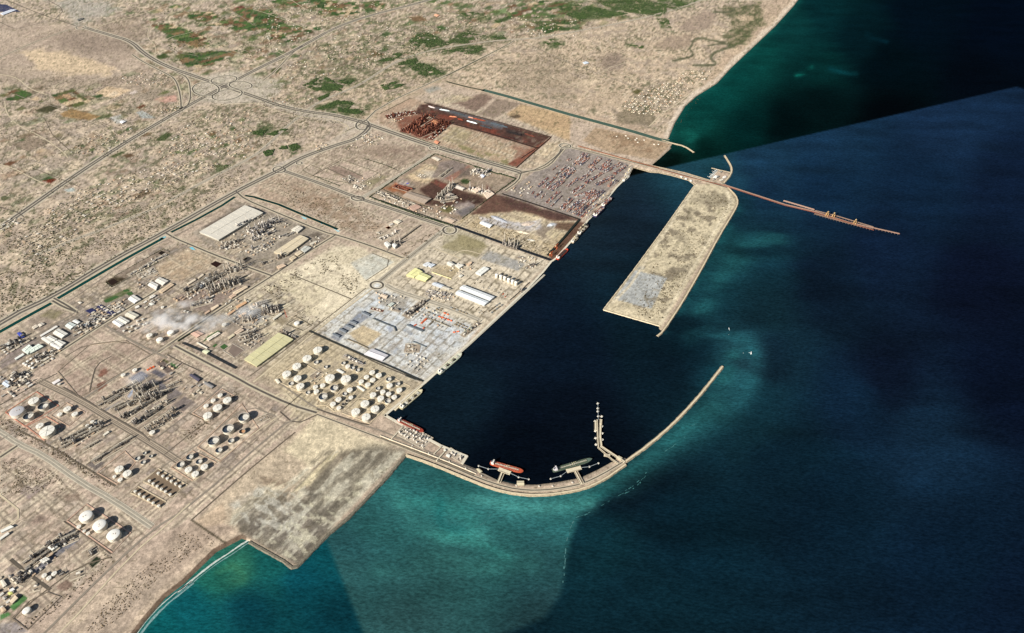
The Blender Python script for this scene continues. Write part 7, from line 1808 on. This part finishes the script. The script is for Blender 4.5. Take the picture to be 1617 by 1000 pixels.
CR = [(1195,355,'pale'), (1160,390,'pale'), (1205,330,'pale'), (1010,470,'grey'), (890,650,'grey'), (850,700,'grey'), (770,760,'grey'), (720,840,'grey'), (690,890,'grey')]
for k, (x, y, c) in enumerate(CR):
    q = Q('i3', x-20, y-6)[0]; unloader(q[0], q[1], qa-math.pi/2-math.pi+math.pi, '%s quay crane of the container terminal counted from the far end' % (c+' '+['first','third','second','fourth','fifth','sixth','seventh','eighth','ninth'][k]), (176,172,168) if c == 'grey' else (206,204,196), .95, LAND, 'container quay cranes')
for k, (x, y, c) in enumerate([(935,460,(206,196,176)), (905,490,(120,96,80)), (830,600,(150,130,104)), (600,715,(214,104,60)), (535,805,(216,104,56))]):
    q = Q('i4', x, y)[0]; unloader(q[0], q[1], qa-math.pi/2, ['cream ship unloader at the ore berth', 'dark brown ship unloader at the ore berth', 'tan ship unloader beside the small beige ship', 'bright orange crane inland of the red-hulled ship', 'bright orange crane at the end of the ore berth'][k], c, .75, LAND, 'ore berth cranes')
for k, q in enumerate([(755,865,(70,120,110)), (830,790,(90,90,90)), (700,890,(80,110,110))]):
    p = Q('i2', q[0]-20, q[1])[0]; unloader(p[0], p[1], qa-math.pi/2, ['green mobile crane on the grey terminal quay', 'dark mobile crane on the grey terminal quay', 'teal mobile crane on the grey terminal quay'][k], q[2], .5, LAND, 'grey terminal cranes')
# tanker berths
def dolphin(px, py, label, r=5, grp='mooring dolphins', sq=False):
    p = P(px, py, 6); o = empty('mooring_dolphin', (p[0], p[1], 0)); tag(o, label, 'dolphin', grp); m = MB()
    (m.box(0, 0, r*2, r*2, 4, 6.5, UA) if sq else m.cyl(0, 0, r, 4, 6.5, 10)); m.build('cap', mat((226,220,204)), o); q = MB()
    for x, y in ((-.5, -.5), (.5, -.5), (.5, .5), (-.5, .5)): q.cyl(x*r, y*r, .8, -8, 4, 6)
    q.build('piles', pilem, o); MB().cyl(0, 0, 1, 6.5, 8.2, 8).build('bollard', mat((90,60,40)), o)
def catwalk(a, b, label):
    a = P(*a, 7); b = P(*b, 7); o = MB().bar((0, 0, 7), (b[0]-a[0], b[1]-a[1], 7), 2.2, 1.2).build('catwalk', mat((150,158,160))); o.location = (a[0], a[1], 0); tag(o, label, 'catwalk')
def berth(f, arm, plat, dol, who):
    trestle(Q(f, *arm), 12, 'twin-lane trestle to the '+who+' berth', 8)
    trestle(Q(f, *plat), 26, 'pale loading platform of the '+who+' berth', 9, None, 'platform', 'loading_platform')
    for k, (x, y) in enumerate(dol):
        q = Q(f, x, y)[0]; dolphin(q[0], q[1], '%s mooring dolphin from the left at the %s berth' % (ORD[k], who))
    d = [Q(f, *p)[0] for p in dol]; pl = Q(f, *plat)
    for k, (a, b_) in enumerate(((d[0], d[1]), (d[1], pl[0]), (pl[-1], d[2]), (d[2], d[3]))): catwalk(a, b_, '%s catwalk from the left at the %s berth' % (ORD[k], who))
berth('h3', (1005,760,1040,670), (1020,652,1100,682), [(840,624), (922,650), (1180,720), (1266,738)], 'orange tanker')
trestle(Q('h3', 1025,765,1060,680), 6, 'thin pipe bridge beside the orange tanker trestle', 8, None, 'pipe bridge', 'pipe_bridge')
berth('h4', (408,848,365,768), (320,765,398,745), [(207,818), (272,800), (462,738), (521,715)], 'green tanker')
trestle(Q('h4', 422,842,380,765), 6, 'thin pipe bridge beside the green tanker trestle', 8, None, 'pipe bridge', 'pipe_bridge')
trestle(Q('h4', 650,715,610,690,520,612,516,560,512,430), 9, 'left-hand arm of the angled central jetty', 8)
trestle(Q('h4', 690,705,600,645,540,605,532,540,535,430), 14, 'right-hand broader arm of the angled central jetty', 8)
trestle(Q('h4', 565,660,590,665), 22, 'small square platform on the angled central jetty', 8, None, 'platform', 'jetty_platform')
trestle(Q('h4', 502,440,502,495), 14, 'left loading platform of the central jetty', 9, None, 'platform', 'loading_platform')
trestle(Q('h4', 538,430,536,455), 16, 'right loading platform of the central jetty', 9, None, 'platform', 'loading_platform')
for k, (x, y) in enumerate([(517,322), (517,354), (517,374), (520,406)]):
    q = Q('h4', x, y)[0]; dolphin(q[0], q[1], 'white %s square dolphin from the outer tip of the central jetty' % ORD[k], 6, sq=True)
for k, (x, y) in enumerate([(542,407), (544,472), (546,518), (547,560)]):
    q = Q('h4', x, y)[0]; dolphin(q[0], q[1], 'white %s dolphin down the right side of the central jetty' % ORD[k], 6, sq=True)
for k, (x, y) in enumerate([(499,438), (501,503), (502,550), (505,592)]):
    q = Q('h4', x, y)[0]; dolphin(q[0], q[1], 'white %s dolphin down the left side of the central jetty' % ORD[k], 6, sq=True)
catwalk(Q('h4', 517,322)[0], Q('h4', 520,430)[0], 'thin catwalk linking the outer dolphins of the central jetty')
trestle(Q('g6', 1120,835,1215,750,1325,650), 16, 'pale finger pier inside the cream cargo ship', 6, None)
for k, (f, a) in enumerate([('h3', (100,390,190,295)), ('h3', (460,520,522,458)), ('h3', (480,580,555,495))]):
    wallrun('pipe_bridge', Q(f, *a), 7, 6, (196,186,164), '%s pale pipe bridge from the left across the wide pier' % ORD[k], 'pipe bridge')
for k, (f, q, lab) in enumerate([('h3', (820,650,840,645,872,670,850,685), 'small square kiosk platform left of the orange tanker berth'), ('h3', (1165,752,1225,752,1228,788,1168,790), 'square platform between the two tanker berths'),
                     ('h4', (640,680,655,665,680,680,665,695), 'small hut cluster at the root of the central jetty')]):
    shed(Q(f, *q), 5, (206,196,166), label=lab, cat='building', name='berth_building', ribs=False, doors=False)
for k in range(9):
    f_, x, y = [('h3',275,455),('h3',415,520),('h3',590,590),('h3',730,650),('h3',865,712),('h3',1160,795),('h3',1355,800),('h4',220,868),('h4',350,845)][k]
    q = Q(f_, x, y)[0]; p = P(q[0], q[1]); place('hut', 0, p[0], p[1], 1+k*.2, .6, 'in the spaced line along the tanker pier', 1)
# ------------------------------------------------------------------ villages
VILL = [(Q('f3', 740,650,960,540,1090,510,1150,560,1080,640,930,730,830,720,760,700), 330, 'in the dense white village above the creek mouth'),
        (Q('f3', 1080,500,1160,440,1290,450,1260,510,1150,530), 45, 'in the hamlet behind the far beach'),
        (Q('f5', 300,330,500,200,900,80,1500,0,1200,120,900,260,560,420,300,420), 240, 'in the villages between highway and track'),
        (Q('f5', 100,520,300,400,520,440,300,700,100,700), 70, 'in the scattered hamlet at the far left'),
        (Q('f1', 1000,990,1200,760,1580,680,1600,1000), 200, 'in the suburb below the interchange'),
        (Q('f1', 430,960,520,890,780,800,880,760,800,900,600,1000), 60, 'in the roadside settlement left of the highway'),
        (Q('f1', 760,480,1000,460,1080,500,1000,560,800,530), 60, 'on the dry wash among the farms'),
        (Q('f1', 1010,690,1130,670,1140,700,1010,720), 20, 'in the small walled cluster near the highway'),
        (Q('f2', 100,30,1000,0,1080,10,600,130,300,250,0,400), 190, 'among the far farms beyond the highway'),
        (Q('f2', 330,300,700,150,1400,50,1500,200,900,330,600,480,200,500,60,560), 260, 'on the sandy plain between highway and railway'),
        (Q('f2', 60,620,400,620,330,700,150,670), 30, 'beside the boulevard near the interchange'),
        (Q('f2', 380,940,460,905,480,930,410,960), 12, 'in the small compound by the boulevard'),
        (Q('f2', 640,890,720,840,820,870,790,920,700,910), 22, 'in the hedged compound by the boulevard'),
        (Q('f2', 560,940,620,910,670,930,600,955), 10, 'in the little compound left of the hedged one'),
        (Q('f5', 0,420,130,380,150,420,0,480), 30, 'at the left edge beside the highway'),
        (Q('f3', 0,80,500,130,300,220,0,200), 60, 'in the far fields beyond the railway'),
        (Q('f5', 1000,20,1300,0,1350,80,1000,120), 30, 'in the upper suburb by the railway')]
HC = [(202,188,164), (208,196,174), (190,170,144), (178,166,148), (218,210,196), (178,148,122), (160,148,132)]
HM = [mat(c, .85, .08, .1) for c in HC]; HW = mat((150,138,122), .9, .1, .1)
HP = []
for m_ in HM[:5]:
    o = empty('house', (0, 0, 0)); MB().box(0, 0, 15, 11, 0, 5.2).box(4, 8, 8, 6, 0, 3.8).build('wall', m_, o)
    MB().box(0, 0, 15.8, 11.8, 5.2, 5.7).box(-3, 2, 4, 4, 5.7, 7.8).box(4, 8, 8.6, 6.6, 3.8, 4.2).build('roof', m_, o); HP.append([o, False])
rg = random.Random(44); H = []
for poly, n, where in VILL:
    p = np.array(poly); k = 0; tries = 0
    while k < n and tries < n*20:
        tries += 1; x = rg.uniform(p[:, 0].min(), p[:, 0].max()); y = rg.uniform(p[:, 1].min(), p[:, 1].max())
        if inpoly(x, y, poly): H.append((x, y, where)); k += 1
H.sort(key=lambda t: -PXM(t[0], t[1]))
ga_, gb_ = (math.cos(GAN), math.sin(GAN)), (-math.sin(GAN), math.cos(GAN)); H2 = []; seen = set()
for x, y, where in H:
    w = P(x, y); i_ = round((w[0]*ga_[0]+w[1]*ga_[1])/24); j_ = round((w[0]*gb_[0]+w[1]*gb_[1])/21)
    if i_ % 5 == 0: i_ += 1
    if j_ % 3 == 0: j_ += 1
    if (i_, j_) in seen: continue
    seen.add((i_, j_)); H2.append((i_*24*ga_[0]+j_*21*gb_[0], i_*24*ga_[1]+j_*21*gb_[1], where))
H = sorted(H2, key=lambda t: math.hypot(t[0], t[1]))
st_ = MB(); ix = []
GA = math.atan2(P(260,367)[1]-P(80,470)[1], P(260,367)[0]-P(80,470)[0])
for k, (x, y, where) in enumerate(H):
    w = (x, y, LAND); a = GA+rg.choice((0, 1.57))+rg.uniform(-.04, .04); s = rg.uniform(.7, 1.3)
    if k < 280:
        c = rg.randrange(5); pr = HP[c]
        if not pr[1]: o = pr[0]; pr[1] = True
        else: o = copy_tree(pr[0])
        o.location = w; o.rotation_euler = (0, 0, a); o.scale = (s, s, rg.uniform(.8, 1.2))
        cn_ = ('sand-coloured', 'cream', 'tan', 'greyish', 'white')[c]
        tag(o, cn_+' flat-roofed house '+where, 'house', cn_+' houses '+where)
    else:
        n0 = len(st_.f); st_.box(w[0], w[1], 15*s, 11*s, LAND, LAND+5.5, a); st_.box(w[0]+4*s, w[1]+7*s, 8*s, 6*s, LAND, LAND+4, a); ix += [rg.randrange(len(HM))]*(len(st_.f)-n0)
for pr in HP:
    if not pr[1]:
        for c in KIDS.get(pr[0].name, []): bpy.data.objects.remove(c)
        bpy.data.objects.remove(pr[0])
o = st_.build('far_houses', None)
for m_ in HM: o.data.materials.append(m_)
o.data.polygons.foreach_set('material_index', ix); tag(o, kind='stuff')

# ------------------------------------------------------------------ scrub, palms, shrubs on the beach
def tufts(name, polys, mats, rmin, rmax, hk, seed, noise_gate=None):
    """polys: (polygon in photo pixels, count); each tuft is a low uneven clump of leaf-sized faces"""
    r = np.random.RandomState(seed); XS = []; YS = []
    for poly, n in polys:
        p = np.array(poly); got = 0
        for _ in range(12):
            x = r.uniform(p[:, 0].min(), p[:, 0].max(), n*3); y = r.uniform(p[:, 1].min(), p[:, 1].max(), n*3)
            ok = sdpoly(x, y, poly) > 0
            wx_, wy_ = to_world(x, y, LAND)
            if noise_gate: ok &= fbm(wx_, wy_, noise_gate[0], 3, seed) > noise_gate[1]
            x, y = wx_[ok][:n-got], wy_[ok][:n-got]; XS.append(x); YS.append(y); got += len(x)
            if got >= n: break
    x = np.concatenate(XS); y = np.concatenate(YS); N = len(x)
    rad = r.uniform(rmin, rmax, N); ht = rad*r.uniform(.7, 1.3, N)*hk
    ang = r.uniform(0, 6.28, N); K = 5; v = []
    for k in range(K):
        a = ang+k*2*math.pi/K; rr = rad*r.uniform(.7, 1.2, N); v.append(np.stack([x+rr*np.cos(a), y+rr*np.sin(a), LAND+ht*r.uniform(.25, .6, N)], 1))
    v.append(np.stack([x+rad*r.uniform(-.3, .3, N), y+rad*r.uniform(-.3, .3, N), LAND+ht], 1)); v.append(np.stack([x, y, np.full(N, LAND-.5)], 1))
    v = np.stack(v, 1).reshape(-1, 3); base = np.arange(N)[:, None]*7
    f = []
    for k in range(K): f.append(np.concatenate([base+k, base+(k+1) % K, base+5], 1)); f.append(np.concatenate([base+(k+1) % K, base+k, base+6], 1))
    f = np.stack(f, 1).reshape(-1, 3)
    o = mesh_np(name, v, f, mats[0])
    for m_ in mats[1:]: o.data.materials.append(m_)
    o.data.polygons.foreach_set('material_index', np.repeat(r.randint(0, len(mats), N), 2*K).astype(np.int32)); tag(o, kind='stuff'); return o
SC = [mat((70,72,48), .95, .3, .2), mat((92,86,62), .95, .3, .2), mat((52,58,38), .95, .3, .2), mat((104,90,66), .95, .3, .2)]
PG = [mat((60,78,44), .95, .35, .2), mat((80,98,56), .95, .35, .2), mat((44,60,34), .95, .35, .2)]
INL = [(0,0),(1240,0),(1060,212),(700,124),(600,160),(570,192),(440,262),(370,298),(80,464),(0,505)]
tufts('desert_scrub', [(INL, 9000)], SC, 2.5, 7, .5, 3, (260, .46))
tufts('desert_scrub', [(Q('f2', 60,560,1600,20,1600,250,700,740,0,980), 5000), (Q('f3', 0,60,900,130,600,480,0,600), 2600), (Q('f1', 0,500,1100,470,1600,700,700,1000,0,900), 2600), (Q('f5', 0,500,1500,0,1600,120,300,880,0,1000), 3200)], SC, 2.5, 7, .5, 5, (160, .42))
tufts('palm_groves', [(g, int(60+700*abs(np.ptp(np.array(g)[:, 0])*np.ptp(np.array(g)[:, 1]))/650)) for g in GROVES], PG, 4, 8, .9, 8, (110, .44))
tufts('palm_groves', [(Q('f3', 300,20,1100,-10,1250,-20,950,100,520,120), 900), (Q('f2', 400,300,1500,60,1500,300,900,380,600,480), 1300), (Q('f1', 1000,60,1600,100,1600,420,1100,430), 700), (Q('f2', 0,0,500,0,200,200,0,250), 400)], PG, 4, 9, 1.0, 9, (200, .52))
tufts('garden_trees', [(v_[0], int(v_[1]*1.6)) for v_ in VILL], PG+SC[:1], 3, 6.5, 1.0, 21)
tufts('mangroves', [(Q('f3', 1420,50,1600,20,1620,140,1500,260,1400,300,1380,230), 500)], PG, 4, 8, .6, 10)
tufts('coastal_shrubs', [(Q('h1', 560,990,680,820,900,620,1130,440,1250,400,1230,500,1020,660,880,820,740,930,620,1000), 420), (Q('h2', 0,640,160,640,210,690,0,790), 90)], [mat((116,100,76), .95, .3, .3), mat((92,80,60), .95, .3, .3)], 1.5, 3.6, .7, 12)
tufts('dry_bushes', [(Q('j5', 20,640,190,530,350,640,620,720,900,920,700,1000,0,1000), 620)], [mat((104,90,66), .95, .3, .3), mat((84,74,54), .95, .3, .3)], 1.5, 3.5, .6, 13, (90, .34))
tufts('dry_bushes', [(Q('f6', 640,690,920,610,960,700,800,760,650,740), 160), (Q('f6', 440,820,680,740,760,790,540,900), 150), (Q('f6', 950,740,1080,720,1040,860,960,880), 120), (Q('f6', 500,120,940,230,1230,400,1180,520,700,360), 700), (Q('f6', 1330,600,1560,440,1600,480,1380,640), 120),
      ([(1100,300),(1145,305),(1155,325),(1045,505),(1000,500),(1050,370)], 700), (Q('g3', 600,230,850,200,1250,380,1400,480,1250,510,700,350), 400), (Q('g6', 0,80,300,20,700,20,440,200), 60)], [mat((104,92,70), .95, .3, .3), mat((72,64,48), .95, .3, .3)], 2.5, 6, .7, 14, (120, .47))
tufts('dry_bushes', [(Q('h1', 420,300,760,520,560,720,300,900,150,1000,90,1000,400,740,700,500), 120), (Q('g7', 0,330,300,480,700,740,1060,990,1000,1000,600,760,0,430), 420), (Q('g8', 440,430,860,80,900,120,500,480), 200)], [mat((104,90,70), .95, .3, .3), mat((80,70,54), .95, .3, .3)], 2, 4.5, .6, 15)

# ------------------------------------------------------------------ smoke drifting across the works
def smoke(f, x, y, rx, ry, h, dens, label, seed, rot):
    q = Q(f, x, y)[0]; p = P(q[0], q[1], LAND+h); sc = FR[f][2]*PXM(*q)
    me = bpy.data.meshes.new('smoke'); import bmesh
    b_ = bmesh.new(); bmesh.ops.create_icosphere(b_, subdivisions=3, radius=1); b_.to_mesh(me); b_.free()
    o = bpy.data.objects.new('smoke_plume', me); COL.objects.link(o); o.location = p; o.scale = (rx/sc, ry/sc, h*.8); o.rotation_euler = (0, 0, rot)
    m = bpy.data.materials.new('smoke'); m.use_nodes = True; t = m.node_tree
    for n in list(t.nodes):
        if n.type == 'BSDF_PRINCIPLED': t.nodes.remove(n)
    out = [n for n in t.nodes if n.type == 'OUTPUT_MATERIAL'][0]
    v = t.nodes.new('ShaderNodeVolumePrincipled'); v.inputs['Color'].default_value = (.985, .99, 1, 1); v.inputs['Anisotropy'].default_value = -.25
    tc = t.nodes.new('ShaderNodeTexCoord'); ln = t.nodes.new('ShaderNodeVectorMath'); ln.operation = 'LENGTH'; t.links.new(tc.outputs['Object'], ln.inputs[0])
    fall = t.nodes.new('ShaderNodeMapRange'); fall.inputs[1].default_value = 1.0; fall.inputs[2].default_value = .3; fall.inputs[3].default_value = 0; fall.inputs[4].default_value = 1
    t.links.new(ln.outputs['Value'], fall.inputs[0])
    geo_ = t.nodes.new('ShaderNodeNewGeometry'); n = t.nodes.new('ShaderNodeTexNoise'); n.inputs['Scale'].default_value = .013; n.inputs['Detail'].default_value = 4; n.noise_dimensions = '4D'; n.inputs['W'].default_value = seed
    t.links.new(geo_.outputs['Position'], n.inputs['Vector'])
    mr = t.nodes.new('ShaderNodeMapRange'); mr.inputs[1].default_value = .42; mr.inputs[2].default_value = .68; mr.inputs[3].default_value = 0; mr.inputs[4].default_value = dens
    t.links.new(n.outputs[0], mr.inputs[0]); mu = t.nodes.new('ShaderNodeMath'); mu.operation = 'MULTIPLY'; t.links.new(fall.outputs[0], mu.inputs[0]); t.links.new(mr.outputs[0], mu.inputs[1])
    t.links.new(mu.outputs[0], v.inputs['Density']); t.links.new(v.outputs[0], out.inputs['Volume'])
    me.materials.append(m); tag(o, label, 'smoke')
smoke('g5', 270, 530, 190, 150, 40, .028, 'broad bluish white smoke drifting over the small tanks', 1, .6)
smoke('g5', 480, 550, 170, 130, 45, .032, 'thick white smoke right of the broad bluish smoke', 2, .5)
smoke('g5', 690, 550, 150, 130, 40, .026, 'lilac-white smoke behind the garden court', 3, .5)
smoke('g5', 420, 420, 130, 60, 35, .022, 'thin smoke wisp below the mill rows', 4, .5)
smoke('g5', 960, 460, 150, 110, 35, .014, 'faint bluish haze over the bluish works', 5, .5)
smoke('i5', 830, 250, 170, 130, 40, .012, 'faint blue haze over the refinery pads', 6, .6)
